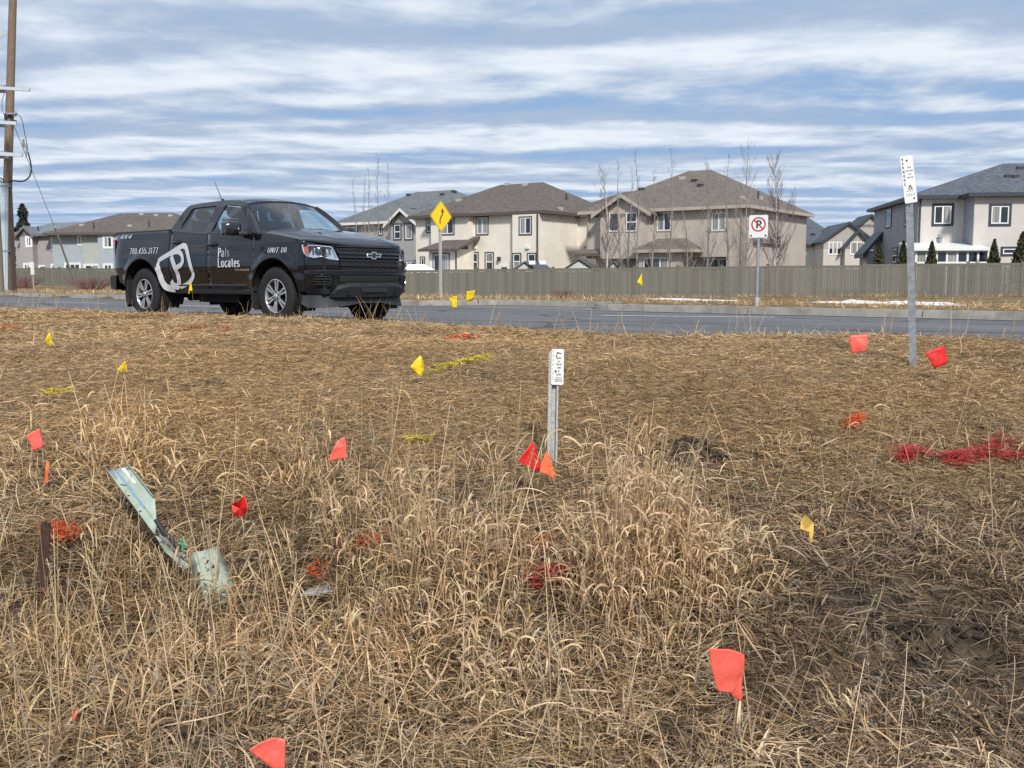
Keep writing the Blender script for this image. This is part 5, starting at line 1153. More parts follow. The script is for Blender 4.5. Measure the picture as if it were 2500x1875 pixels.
def build_truck():
    T = empty('pickup_truck', (-2.586, 14.391, 0.0), -YAW)
    tag(T, 'black crew cab pickup truck with white company lettering parked on the road edge', 'pickup truck')
    sill = lambda u: .425
    rail = lambda u: 1.318 + .006 * (u + 3.3)
    belt = lambda u: float(np.interp(u, [-2.56, -2.2, -1.5, -.9, -.45], [1.345, 1.315, 1.262, 1.243, 1.235]))
    hoodline = lambda u: float(np.interp(u, [-.47, -.2, .2, .5, .8, 1.0, 1.2, UMAX], [1.245, 1.222, 1.165, 1.118, 1.078, 1.060, 1.052, 1.048]))
    G = .004
    doorf = lambda u: .470
    for side in (-1, 1):
        def panel(name, a, b, zb, zt, n=14, nz=14):
            m = MB(); flank(m, a, b, zb, zt, side, n, nz); o = m.build(name, M['paint'], T, smooth=35, fix=False); orient(o); solid(o); return o
        panel('bed_side', -4.20, -2.492 - G, lambda u: float(np.interp(u, [-4.2, -3.8, -2.6], [.60, .50, .45])), rail, 36, 34)
        # rear door: its rear edge sweeps forward over the wheel arch
        rd_ = lambda u: float(np.interp(u, [-2.485, -2.45, -2.40, -2.35, -2.31, -1.56], [.80, .72, .64, .58, .47, .47]))
        rdoor = panel('rear_door', -2.485 + G, -1.535 - G, rd_, belt, 28, 28); fdoor = panel('front_door', -1.535 + G, -.455 - G, doorf, belt, 16, 28)
        cornr = MB(); flank(cornr, -2.492 + G, -2.30, lambda u: .44, lambda u: rd_(max(u, -2.484)) - .006, side, 6, 6); o = cornr.build('cab_corner', M['paint'], T, smooth=35, fix=False); orient(o); solid(o)
        # front wing runs on round the nose under the lamp
        panel('front_wing', -.455 + G, .60, lambda u: max(.44, .44 if u < 0 else .40), hoodline, 26, 28)
        m = MB(); flank(m, -2.45, -.44, lambda u: .395, lambda u: .468, side, 8, 4, off=-.006); o = m.build('rocker', M['plastic'], T, smooth=35, fix=False); orient(o); solid(o)
        # arch liners and mud flaps
        for c, r in ((FA, .50), (RA, .53)):
            m = MB(); m.grid([[(c + (r + q) * math.cos(math.pi * k / 24), side * y, WR + (r + q) * math.sin(math.pi * k / 24)) for k in range(-3, 28)] for (y, q) in ((.895, .004), (.60, .004))]); m.build('arch_liner', M['dark'], T, smooth=60)
            x = c - .50 if c == FA else c - .47; m = MB(); m.box(x - .012, x + .012, min(side * .66, side * .905), max(side * .66, side * .905), .215, .60); m.build('mud_flap', M['plastic'], T, bevel=.006)
        # glasshouse side
        outer = smoothloop([(-2.565, 1.325), (-2.50, 1.47), (-2.415, 1.655), (-2.36, 1.702), (-2.1, 1.722), (-1.5, 1.735), (-1.15, 1.722), (-.92, 1.672), (-.70, 1.50), (-.42, 1.262), (-.40, 1.225), (-.95, 1.236), (-1.5, 1.255), (-2.2, 1.308)], .05)
        rw = smoothloop([(-2.285, 1.338), (-2.33, 1.385), (-2.235, 1.640), (-2.19, 1.662), (-1.615, 1.672), (-1.665, 1.275)], .03)
        fw = smoothloop([(-1.495, 1.266), (-1.425, 1.672), (-1.13, 1.660), (-.99, 1.612), (-.74, 1.43), (-.60, 1.275), (-.62, 1.258)], .03)
        V, F = fill2d(outer, [rw, fw]); m = MB(); m.add([(a, side * gy(b), b) for a, b in V], F); o = m.build('cab_side', M['paint'], T, fix=True); orient(o); solid(o, .025)
        for nm, hole, mt in (('rear_door_window', rw, 'rglass'), ('front_door_window', fw, 'fglass')):
            V, F = fill2d(hole); m = MB(); m.add([(a, side * (gy(b) - .012), b) for a, b in V], F); o = m.build(nm, M[mt], T); orient(o)
            n_ = len(hole); mm = MB(); cxx = sum(p[0] for p in hole) / n_; czz = sum(p[1] for p in hole) / n_
            inn = [(cxx + (a - cxx) * .972, czz + (b - czz) * .955) for a, b in hole]
            mm.add([(a, side * (gy(b) + .002), b) for a, b in hole] + [(a, side * (gy(b) + .001), b) for a, b in inn] + [(a, side * (gy(b) - .02), b) for a, b in inn], [(k, (k + 1) % n_, n_ + (k + 1) % n_, n_ + k) for k in range(n_)] + [(n_ + k, n_ + (k + 1) % n_, 2 * n_ + (k + 1) % n_, 2 * n_ + k) for k in range(n_)]); mm.build('window_seal', M['gloss'], o)
        m = MB(); pb = [(-1.655, 1.27), (-1.605, 1.672), (-1.435, 1.672), (-1.505, 1.262)]; m.add([(a, side * (gy(b) + .003), b) for a, b in pb], [(0, 1, 2, 3)]); m.build('pillar_trim', M['gloss'], T)
        # door handles: dished recess and grip
        for par, hx, hz in ((rdoor, -2.30, 1.148), (fdoor, -1.385, 1.100)):
            m = MB(); n = 18; P = [skin(hx + .10 * math.cos(2 * math.pi * k / n), hz + .035 * math.sin(2 * math.pi * k / n) - .004, .003, side) for k in range(n)]; m.poly(P); m.build('handle_recess', M['dark'], par)
            m = MB(); m.tube([skin(hx - .11, hz - .004, .012, side), skin(hx - .07, hz, .036, side), skin(hx + .05, hz, .038, side), skin(hx + .10, hz - .004, .014, side)], [.010, .016, .016, .010], 8); m.build('handle', M['gloss'], par, smooth=60)
        # moulding line low on the doors
        m = MB(); m.grid([[skin(u, z, o_, side) for u in np.linspace(-2.30, -.62, 16)] for z, o_ in ((.505, .000), (.515, .012), (.527, .012), (.536, .000))]); m.build('door_moulding', M['paint'], T, smooth=60)
        # mirror
        mr = MB(); cx, cz, yb = -.70, 1.285, .90; rows = []
        for k in range(7):
            s = k / 6; y = yb + .045 + .215 * s; hw = .085 * (1 - .35 * abs(2 * s - 1) ** 3); hh = .098 * (1 - .30 * abs(2 * s - 1) ** 3); xo = -.03 * s
            rows.append([(cx + xo + hw * math.copysign(abs(math.cos(a)) ** .6, math.cos(a)), side * y, cz + .008 + hh * math.copysign(abs(math.sin(a)) ** .6, math.sin(a))) for a in np.linspace(0, 2 * math.pi, 20, endpoint=False)])
        mr.grid(rows, True); mr.f.append(tuple(range(20))); mr.f.append(tuple(120 + k for k in range(20))); mir = mr.build('door_mirror', M['gloss'], T, smooth=50)
        MB().bar((cx + .08, side * .80, 1.235), (cx + .02, side * (yb + .08), 1.225), .11, .06).build('mirror_arm', M['plastic'], mir, bevel=.02)
        m = MB(); m.prism([(-.50, side * .868, 1.215), (-.72, side * .868, 1.235), (-.60, side * .84, 1.315)], (0, side * .025, 0)); m.build('mirror_base', M['plastic'], mir)
        m = MB(); m.box(cx - .125, cx - .118, min(side * .965, side * 1.14), max(side * .965, side * 1.14), cz - .075, cz + .085); m.build('mirror_glass', M['chrome'], mir)

        # ---- head lamp: lens over a bright bowl with reflector ribs
        hl = smoothloop([(.555, 1.054), (.77, 1.048), (.965, 1.030), (1.058, .853), (.92, .866), (.83, .902), (.74, .880), (.655, .900), (.60, .935)], .018)
        V, F = fill2d(hl); m = MB(); m.add([skin(a, b, -.012, side) for a, b in V], F); base = m.build('headlight', M['reflector'], T)
        n_ = len(hl); mm = MB(); cu = sum(p[0] for p in hl) / n_; cz_ = sum(p[1] for p in hl) / n_; inn = [(cu + (a - cu) * .93, cz_ + (b - cz_) * .88) for a, b in hl]
        mm.add([skin(a, b, .010, side) for a, b in hl] + [skin(a, b, .009, side) for a, b in inn] + [skin(a, b, -.012, side) for a, b in inn] + [skin(a, b, -.02, side) for a, b in hl], [(k, (k + 1) % n_, n_ + (k + 1) % n_, n_ + k) for k in range(n_)] + [(n_ + k, n_ + (k + 1) % n_, 2 * n_ + (k + 1) % n_, 2 * n_ + k) for k in range(n_)] + [(k, (k + 1) % n_, 3 * n_ + (k + 1) % n_, 3 * n_ + k) for k in range(n_)]); mm.build('headlight_bezel', M['chrome'], base)
        for (cu_, cz2, rr) in ((.79, .965, .048), (.90, .955, .052)):
            m = MB(); m.add([skin(cu_ + q * rr * math.cos(2 * math.pi * k / 16), cz2 + q * rr * math.sin(2 * math.pi * k / 16), o_, side) for q, o_ in ((1, .004), (.75, -.008), (.45, -.004)) for k in range(16)], [(r_ * 16 + k, r_ * 16 + (k + 1) % 16, (r_ + 1) * 16 + (k + 1) % 16, (r_ + 1) * 16 + k) for r_ in range(2) for k in range(16)] + [tuple(32 + k for k in range(16))]); m.build('lamp_bowl', M['rimdark'] if cu_ < .8 else M['chrome'], base)
        for k in range(5):
            u0 = .70 + k * .055; m = MB(); m.add([skin(u0, 1.02 - .003 * k, .0, side), skin(u0 + .02, 1.02 - .003 * k, .0, side), skin(u0 + .035, .92, .0, side), skin(u0 + .015, .92, .0, side)], [(0, 1, 2, 3)]); m.build('reflector_rib', M['grey'], base)
        V, F = fill2d(smoothloop([(.567, 1.045), (.655, 1.043), (.668, .915), (.61, .945)], .012)); m = MB(); m.add([skin(a, b, .003, side) for a, b in V], F); m.build('side_marker', M['amber'], base)
        m = MB(); V, F = fill2d(inn); m.add([skin(a, b, .0085, side) for a, b in V], F); o = m.build('lens', M['lens'], base)
        # tail lamp
        m = MB(); rows = []
        for k in range(9):
            z = .865 + .37 * k / 8; rows.append([(-4.205 + .0 * k, side * .70, z), (-4.232, side * .72, z), (-4.235, side * .795, z), (-4.222, side * .832, z), (-4.17, side * (.845 + .004), z), (-4.115, side * .862, z)])
        m.grid(rows); m.build('tail_light', M['tail'], T, smooth=60)
        # fender vent badge
        V, F = fill2d(smoothloop([(-.312, 1.052), (-.20, 1.050), (-.21, .998), (-.262, .972)], .02)); m = MB(); m.add([skin(a, b, .004, side) for a, b in V], F); m.build('wing_vent', M['dark'], T)
        # fog vent: recess, frame and louvres
        vent = smoothloop([(.70, .662), (.975, .664), (.935, .508), (.745, .520)], .03); V, F = fill2d(vent); m = MB(); m.add([skin(a, b, .014, side) for a, b in V], F); fv = m.build('fog_vent', M['dark'], T)
        n_ = len(vent); outv = [(.835 + (a - .835) * 1.16, .588 + (b - .588) * 1.22) for a, b in vent]; m = MB(); m.add([skin(a, b, .040, side) for a, b in vent] + [skin(a, b, .012, side) for a, b in outv] + [skin(a, b, .013, side) for a, b in vent], [(k, (k + 1) % n_, n_ + (k + 1) % n_, n_ + k) for k in range(n_)] + [(k, (k + 1) % n_, 2 * n_ + (k + 1) % n_, 2 * n_ + k) for k in range(n_)]); m.build('vent_frame', M['gloss'], fv, smooth=30)
        for k in range(4):
            z = .635 - k * .034; m = MB(); m.grid([[skin(u, z + dz, o_, side) for u in np.linspace(.735, .945 - .008 * k, 8)] for dz, o_ in ((.0, .015), (.004, .034), (.014, .034), (.018, .015))]); m.build('louvre', M['grey'], fv)
    # ---- nose: one bumper cover round both corners
    us = [u for u in np.linspace(.56, UMAX, 30)]
    def across(f): return [f(u, -1) for u in us] + [f(u, 1) for u in reversed(us[:-1])]
    def band(name, zs, mat, off=lambda z, u: 0.0, ulim=.56, smooth=35, parent=T):
        uu = list(np.linspace(ulim, UMAX, 26)); m = MB(); m.grid([[skin(u, z, off(z, u), -1) for u in uu] + [skin(u, z, off(z, u), 1) for u in reversed(uu[:-1])] for z in zs]); o = m.build(name, M[mat], parent, smooth=smooth); return o
    fb = band('front_bumper', [.385, .40, .44, .50, .56, .60, .64, .68, .705, .720, .725], 'paint', lambda z, u: float(np.interp(z, [.385, .44, .56, .60, .69, .725], [-.03, .0, .012, .0, .028, .0])), .60)
    band('nose_panel', [.72, .76, .80, .85, .90, .95, 1.0, 1.045], 'paint', lambda z, u: -.016 - (.030 if u > 1.05 else 0) * 0, .60)
    band('bumper_ledge', [.700, .708, .722, .730], 'grey', lambda z, u: float(np.interp(z, [.70, .708, .722, .73], [.012, .040, .036, .004])), .675)
    # lower recess, skid plate, air dam
    zl = [.42, .46, .50, .54, .585]; m = MB(); uu = list(np.linspace(1.06, UMAX, 14)); m.grid([[skin(u, z, .020, -1) for u in uu] + [skin(u, z, .020, 1) for u in reversed(uu[:-1])] for z in (.58, .62, .655)]); m.build('bumper_slot', M['dark'], fb)
    def X(u, z, off, sd): return skin(u, z, off, sd)
    sk = [(.93, .372), (1.02, .530), (1.09, .552), (1.19, .570), (UMAX, .570)]; m = MB(); rows = []
    uu = list(np.linspace(.93, UMAX, 24))
    def sktop(u): return float(np.interp(u, [.93, 1.02, 1.19, UMAX], [.392, .532, .568, .568]))
    def skr(u, sd): 
        t_ = sktop(u); f = 1 if u > 1.0 else (u - .93) / .07; return [X(u, t_, .012, sd), X(u, t_ - .012, .045 * f + .02, sd), X(u, t_ - .05 * f - .004, .060 * f + .02, sd), X(u, .362 + .012, .045 * f + .015, sd), X(u, .352, .005, sd)]
    m.grid([skr(u, -1) for u in uu] + [skr(u, 1) for u in reversed(uu[:-1])]); skid = m.build('skid_plate', M['plastic'], T, smooth=25)
    for sd_ in (-1, 1):
        lp = smoothloop([(1.07, .455), (1.13, .50), (1.28, .502), (1.235, .40), (1.04, .395)], .015); V, F = fill2d(lp); m = MB(); m.add([skin(a, b, .062 + .003, sd_) for a, b in V], F); m.build('tow_hook_recess', M['dark'], skid)
        q = skin(1.17, .435, .07, sd_); m = MB(); m.lathe([(-.01, .028), (.012, .034), (.012, .018), (-.01, .015)], 14, 'x', q); m.build('tow_hook', M['dark'], skid)
    lp = smoothloop([(1.385, .555), (UMAX - .02, .548), (UMAX - .02, .44), (1.40, .44)], .015); V, F = fill2d(lp); lp2 = lp
    m = MB(); x0 = skin(UMAX, .5, .075, -1)[0]; m.add([(x0, a, b) for a, b in ((-.24, .535), (-.20, .552), (.20, .552), (.24, .535), (.225, .438), (-.225, .438))], [(0, 1, 2, 3, 4, 5)]); m.build('plate_panel', M['grey'], skid)
    def dam(u): return float(np.interp(u, [.52, .61, .96, 1.20, 1.44, UMAX], [.30, .238, .245, .262, .296, .290]))
    uu = list(np.linspace(.53, UMAX, 26)); m = MB(); m.grid([[skin(u, .40, -.012, -1), skin(u, .33, -.010 + .03, -1), skin(u, dam(u), .055, -1), skin(u, dam(u) - .004, .03, -1)] for u in uu] + [[skin(u, .40, -.012, 1), skin(u, .33, .02, 1), skin(u, dam(u), .055, 1), skin(u, dam(u) - .004, .03, 1)] for u in reversed(uu[:-1])]); m.build('air_dam', M['grey'], T, smooth=40)
    # ---- grille: dark backing, bars and mesh slats, emblem
    def gpatch(name, u0, z0, z1, mat, off, par=T, n=20, u0b=None):
        uu0 = np.linspace(u0, UMAX, n); uu1 = np.linspace(u0b or u0, UMAX, n); m = MB(); rows = []
        for k in range(5):
            s = k / 4; rows.append([skin(uu1[j] + (uu0[j] - uu1[j]) * s, z0 + (z1 - z0) * s, off, -1) for j in range(n)] + [skin(uu1[j] + (uu0[j] - uu1[j]) * s, z0 + (z1 - z0) * s, off, 1) for j in reversed(range(n - 1))])
        m.grid(rows); return m.build(name, M[mat], par, smooth=60)
    gr = gpatch('grille', 1.025, .715, 1.035, 'dark', .002, u0b=1.098)
    def gbar(name, z, h, u0, mat, o0, o1, wave=0.0):
        uu = list(np.linspace(u0, UMAX, 60 if wave else 24)); m = MB()
        def zz(u):
            if not wave: return z
            t_ = math.fmod((UMAX - u) / .115, 1.0); return z + wave * (1 if .25 < t_ < .75 else -1) * min(1, 6 * min(abs(t_ - .25), abs(t_ - .75)))
        prof_ = ((-h / 2, o0), (-h * .35, o1), (h * .35, o1), (h / 2, o0)); m.grid([[skin(u, zz(u) + a, b, -1) for u in uu] + [skin(u, zz(u) + a, b, 1) for u in reversed(uu[:-1])] for a, b in prof_]); return m.build(name, M[mat], gr, smooth=30)
    gbar('grille_bar', .945, .030, 1.045, 'gloss', .0, .030); gbar('grille_bar', .897, .024, 1.055, 'gloss', .0, .028); gbar('grille_bar', .921, .03, 1.05, 'dark', .0, .014)
    gbar('grille_bar', 1.036, .020, 1.020, 'gloss', .0, .022); gbar('grille_bar', .716, .022, 1.092, 'gloss', .0, .026)
    for z in (1.000, .852, .785): gbar('grille_mesh', z, .016, 1.06, 'gloss', .002, .016, .007)
    # emblem: slanted cross, bright rim and dark face
    x0 = skin(UMAX, .925, .036, -1)[0]; em = [(-.135, -.028), (-.115, .022), (-.042, .022), (-.038, .046), (.044, .046), (.040, .022), (.135, .024), (.115, -.026), (.038, -.026), (.034, -.050), (-.048, -.050), (-.044, -.028)]
    m = MB(); m.prism([(x0, a, .925 + b) for a, b in em], (.012, 0, 0)); e = m.build('emblem', M['chrome'], gr)
    ein = [(-.115, -.017), (-.103, .011), (-.031, .011), (-.027, .035), (.032, .035), (.028, .011), (.115, .013), (.101, -.015), (.026, -.015), (.022, -.039), (-.036, -.039), (-.032, -.017)]; m = MB(); m.poly([(x0 + .0135, a, .925 + b) for a, b in ein]); m.build('emblem_face', M['ink'], e)
    # ---- bonnet
    N, K = 25, 22; rows = []
    for k in range(K + 1):
        t_ = k / K; row = []
        for j in range(N):
            s = 2 * j / (N - 1) - 1; a = abs(s)
            y = s * .868
            xb = -.43 + .20 * (1 - a ** 2.2); xf = float(np.interp(min(abs(y), .89), _ys[::-1], _xs[::-1])) - .028; x = xb + (xf - xb) * t_
            edge = float(np.interp(x, [-.47, -.2, .2, .5, .62, .75, .85, .93], [1.249, 1.226, 1.169, 1.122, 1.102, 1.078, 1.062, 1.050])); crown = float(np.interp(t_, [0, .4, .75, .92, 1], [.078, .082, .064, .030, .0])) * (.55 * (1 - a ** 9) + .45 * (1 - a ** 2.2))
            ridge = .013 * math.exp(-((a - .56) / .09) ** 2) * float(np.interp(x, [-.3, .0, .6, .85], [.6, 1, .8, 0])); roll = -.045 * max(0, (t_ - .90) / .10) ** 2
            row.append((x, y, edge + crown + ridge + roll))
        rows.append(row)
    m = MB(); m.grid(rows); lip = [(x + .012, y, z - .03) for x, y, z in rows[-1]]; m.grid([rows[-1], lip]); hd = m.build('bonnet', M['paint'], T, smooth=50, weld=.0005); orient(hd, (-1.7, 0, .2))
    for sd_ in (-1, 1):   # filler between bonnet edge and wing top
        m = MB(); A = []; B = []
        for u in np.linspace(-.45, .60, 14):
            A.append(skin(u, hoodline(u), -.002, sd_)); B.append((u, sd_ * .84, hoodline(u) - .012))
        m.grid([A, B]); o = m.build('wing_top', M['paint'], T, smooth=60); 
    m = MB(); A = [skin(u, hoodline(u), -.01, -1) for u in np.linspace(.56, UMAX, 20)] + [skin(u, hoodline(u), -.01, 1) for u in np.linspace(UMAX, .56, 20)[1:]]; B = [(a - .12, b * .9, c - .004) for a, b, c in A]; m.grid([A, B]); m.build('nose_ledge', M['paint'], T, smooth=60)
    # ---- windscreen, roof, rear window
    def wsx(s, t_): return (-.43 + .22 * (1 - abs(s) ** 2.2)) * (1 - t_) + (-.955 + .11 * (1 - abs(s) ** 2)) * t_
    def wsz(s, t_): return (1.262 + .035 * (1 - s * s)) * (1 - t_) + (1.660 + .050 * (1 - s * s)) * t_ + .018 * math.sin(math.pi * t_)
    def wsw(t_): return .742 * (1 - t_) + .605 * t_
    rows = [[(wsx(s, t_), s * wsw(t_), wsz(s, t_)) for s in np.linspace(-1, 1, 17)] for t_ in np.linspace(.02, .97, 11)]; m = MB(); m.grid(rows); o = m.build('windscreen', M['ws'], T, smooth=60)
    fr = MB(); 
    def ring(s, t_, off): return (wsx(s, t_) + off * .6, s * wsw(t_), wsz(s, t_) + off * .8)
    for pth in ([(s, .0) for s in np.linspace(-1, 1, 13)], [(s, 1.0) for s in np.linspace(-1, 1, 13)], [(-1, t_) for t_ in np.linspace(0, 1, 7)], [(1, t_) for t_ in np.linspace(0, 1, 7)]): fr.tube([ring(s, t_, .0) for s, t_ in pth], .016, 5)
    fr.build('windscreen_seal', M['gloss'], o, smooth=60)
    m = MB(); m.tube([ring(.0, .955, -.02), ring(.0, .80, -.06)], .02, 6); m.obox((wsx(0, .8) - .10, 0, wsz(0, .8) - .05), (.02, 0, 0), (0, .11, 0), (0, 0, .035)); m.build('interior_mirror', M['dash'], o)
    for sd_ in (-1, 1):   # windscreen posts
        A = [(wsx(sd_, t_), sd_ * wsw(t_), wsz(sd_, t_)) for t_ in np.linspace(0, 1, 9)]; B = []
        for t_ in np.linspace(0, 1, 9):
            z = 1.245 + (1.69 - 1.245) * t_; x = float(np.interp(z, [1.245, 1.262, 1.50, 1.672, 1.69], [-.405, -.42, -.70, -.92, -.95])); B.append((x, sd_ * gy(z), z))
        m = MB(); m.grid([A, B]); m.build('windscreen_post', M['paint'], T, smooth=60)
    rows = []
    for k in range(19):
        t_ = k / 18; x = -.955 + (-2.40 + .955) * t_
        row = []
        for s in np.linspace(-1, 1, 19):
            xx = x + (.11 * (1 - s * s) * (1 - t_) ** 2); zr = float(np.interp(x, [-2.4, -2.2, -1.9, -1.5, -1.15, -.955], [1.690, 1.715, 1.735, 1.742, 1.722, 1.672])); zc = zr + .048 * (1 - abs(s) ** 2.6); w = float(np.interp(x, [-2.4, -2.0, -1.2, -.955], [.585, .572, .572, .602])); row.append((xx, s * w, zc))
        rows.append(row)
    m = MB(); m.grid(rows); rf = m.build('roof', M['paint'], T, smooth=60)
    orient(rf, (-1.7, 0, .2))
    for sd_ in (-1, 1):   # roof rail between roof skin and glasshouse
        A = [r_[0 if sd_ < 0 else -1] for r_ in rows]; B = [(p[0], sd_ * gy(float(np.interp(p[0], [-2.415, -2.36, -2.1, -1.5, -1.15, -.92], [1.655, 1.702, 1.722, 1.735, 1.722, 1.672]))), float(np.interp(p[0], [-2.415, -2.36, -2.1, -1.5, -1.15, -.92], [1.655, 1.702, 1.722, 1.735, 1.722, 1.672]))) for p in A]
        m = MB(); m.grid([A, B]); m.build('roof_rail', M['paint'], T, smooth=60)
    rows2 = [[(-2.40 + (-2.57 + 2.40) * t_ + .0, s * (.605 * (1 - t_) + .80 * t_), 1.690 + .04 * (1 - s * s) * (1 - t_) + (1.325 - 1.690) * t_) for s in np.linspace(-1, 1, 9)] for t_ in np.linspace(0, 1, 7)]
    m = MB(); m.grid([r_ for r_ in rows2[:2]]); m.grid([[rows2[a][b] for b in (0, 1)] for a in range(1, 7)]); m.grid([[rows2[a][b] for b in (-2, -1)] for a in range(1, 7)]); m.build('cab_back', M['paint'], T)
    m = MB(); m.grid([r_[1:-1] for r_ in rows2[1:]]); m.build('rear_window', M['bglass'], T, smooth=60)
    m = MB(); m.box(-2.585, -2.545, -.86, .86, .45, 1.33); m.build('cab_rear_wall', M['paint'], T)
    # aerial and roof fin
    a = (-1.72, -.50, 1.755); m = MB(); m.tube([a, (-1.86, -.52, 2.03)], [.007, .0035], 6); m.tube([(-1.70, -.50, 1.745), a], [.03, .012], 8); m.build('aerial', M['black'], T, smooth=60)
    # ---- load bed: cover, tailgate, bumper
    m = MB(); P = []
    for x in (-4.17, -4.0, -3.0, -2.60): P.append([(x, s * (.80 if x < -4.1 else .838), 1.345 + .022 * (1 - s * s)) for s in np.linspace(-1, 1, 9)])
    m.grid(P); Q = [[(p[0], p[1], p[2] - .035) for p in (r_[0], r_[-1])] for r_ in P]; m.grid([[r_[0] for r_ in P], [q[0] for q in Q]]); m.grid([[r_[-1] for r_ in P], [q[1] for q in Q]]); m.grid([P[0], [(p[0], p[1], p[2] - .045) for p in P[0]]]); m.build('tonneau_cover', M['tonneau'], T, smooth=35)
    for sd_ in (-1, 1):
        m = MB(); m.grid([[skin(u, rail(u), -.0, sd_) for u in np.linspace(-4.2, -2.5, 10)], [(u, sd_ * .80, rail(u) + .006) for u in np.linspace(-4.2, -2.5, 10)]]); m.build('bed_rail', M['plastic'], T)
    MB().box(-4.235, -4.185, -.70, .70, .62, 1.30).build('tailgate', M['paint'], T, bevel=.015)
    m = MB(); rows = []
    for y in np.linspace(-.88, .88, 15):
        xx = -4.40 + .14 * abs(y / .88) ** 3; rows.append([(xx + .16, y, .44), (xx + .01, y, .46), (xx, y, .52), (xx, y, .64), (xx + .02, y, .665), (xx + .18, y, .67)])
    m.grid(rows); m.f.append(tuple(range(6))); m.f.append(tuple(84 + k for k in range(6))); m.build('rear_bumper', M['plastic'], T, smooth=35)
    MB().box(-4.40, -4.1, -.62, .62, .42, .455).build('hitch_step', M['dark'], T)
    # ---- underbody and cabin
    m = MB(); m.box(-4.12, .62, -.60, .60, .40, .86); m.box(.30, .80, -.72, .72, .42, 1.0); m.box(-2.5, -.52, -.855, .855, .41, .70); m.box(-4.15, -3.85, -.80, .80, .60, 1.28); m.box(-2.75, -2.60, -.82, .82, .55, 1.28); m.box(-3.85, -2.75, -.60, .60, .86, 1.28); m.box(-.36, .38, -.60, .60, .86, 1.12); m.build('chassis', M['dark'], T)
    m = MB(); m.tube([(-2.75, -.42, .33), (-1.9, -.40, .36), (-.4, -.38, .36)], .05, 8); m.box(-2.3, -1.3, -.55, -.2, .27, .41); m.box(RA - .06, RA + .06, -.70, .70, .32, .44); m.tube([(FA, -.7, .36), (FA, .7, .36)], .05, 8); m.build('drivetrain', M['dark'], T)
    m = MB(); m.tube([(-2.66, -.60, .36), (-2.62, -.66, .24)], .03, 6); m.build('exhaust', M['dark'], T)
    m = MB(); m.box(-.62, -.30, -.70, .70, .95, 1.21); m.obox((-.52, 0, 1.20), (.16, 0, 0), (0, .66, 0), (0, 0, .035)); m.build('dashboard', M['dash'], T, bevel=.03)
    m = MB(); c = Vector((-.82, .38, 1.17)); ax = Vector((.85, 0, .5)).normalized(); e1 = Vector((0, 1, 0)); e2 = ax.cross(e1); P = [c + (e1 * math.cos(2 * math.pi * k / 24) + e2 * math.sin(2 * math.pi * k / 24)) * .185 for k in range(25)]; m.tube(P, .016, 8, cap=False); m.bar(c, c + ax * .3, .05, .05); m.bar(c - e1 * .18, c + e1 * .18, .03, .02); m.build('steering_wheel', M['dash'], T, smooth=60)
    for (sx, sy, rl) in ((-1.30, -.38, 0), (-1.30, .38, 0), (-2.10, -.38, 1), (-2.10, .38, 1)):
        st = MB(); rows = []
        for k in range(9):
            s = k / 8; z = .92 + .56 * s; x = sx - .10 - .16 * s; w = .245 * (1 - .25 * max(0, s - .6) ** 1.2 - .10 * (1 - s)); d_ = .07 * (1 - .4 * s)
            rows.append([(x + d_ * math.copysign(abs(math.cos(a)) ** .7, math.cos(a)), sy + w * math.copysign(abs(math.sin(a)) ** .6, math.sin(a)), z) for a in np.linspace(0, 2 * math.pi, 18, endpoint=False)])
        st.grid(rows, True); st.f.append(tuple(144 + k for k in range(18))); st.box(sx - .14, sx + .36, sy - .24, sy + .24, .76, .96); so = st.build('seat', M['seat'], T, smooth=50)
        hr = MB(); rows = []
        for k in range(6):
            s = k / 5; z = 1.49 + .155 * s; x = sx - .275 - .02 * s; w = .13 * (1 - .5 * abs(2 * s - 1) ** 3); d_ = .05 * (1 - .5 * abs(2 * s - 1) ** 3); rows.append([(x + d_ * math.cos(a), sy + w * math.copysign(abs(math.sin(a)) ** .7, math.sin(a)), z) for a in np.linspace(0, 2 * math.pi, 16, endpoint=False)])
        hr.grid(rows, True); hr.f.append(tuple(range(16))); hr.f.append(tuple(80 + k for k in range(16))); hr.build('headrest', M['seat'], so, smooth=60)
    # ---- wheels
    W0 = empty('wheel'); W0.parent = T; w = .255; tw = WR
    pf = [(-.095, .232), (-.118, .245), (-.127, .30), (-.122, .345), (-.104, .374), (-.075, .3835), (0, .3845), (.075, .3835), (.104, .374), (.122, .345), (.127, .30), (.118, .245), (.095, .232)]
    m = MB(); m.lathe(pf, 56, 'y'); tyre = m.build('tyre', M['tyre'], W0, smooth=40)
    m = MB()
    for k in range(56):
        a = 2 * math.pi * k / 56
        for y0 in (-.078, -.036, .036, .078):
            c = Vector((math.cos(a), 0, math.sin(a))); tn = Vector((-math.sin(a), 0, math.cos(a))); m.obox(c * .386 + Vector((0, y0 + (.006 if k % 2 else -.006), 0)), c * .0045, tn * .014, Vector((0, .014, 0)))
    m.build('tread_block', M['tyre'], tyre)
    rp = [(-.100, .232), (-.112, .229), (-.115, .222), (-.108, .214), (-.060, .208), (.09, .20)]; m = MB(); m.lathe(rp, 48, 'y'); rim = m.build('rim', M['rim'], W0, smooth=45)
    m = MB(); m.lathe([(-.045, .0), (-.045, .08), (-.035, .19), (-.03, .212)], 40, 'y'); m.build('brake_disc', M['rimdark'], rim, smooth=50)
    sp = MB(); dk = MB()
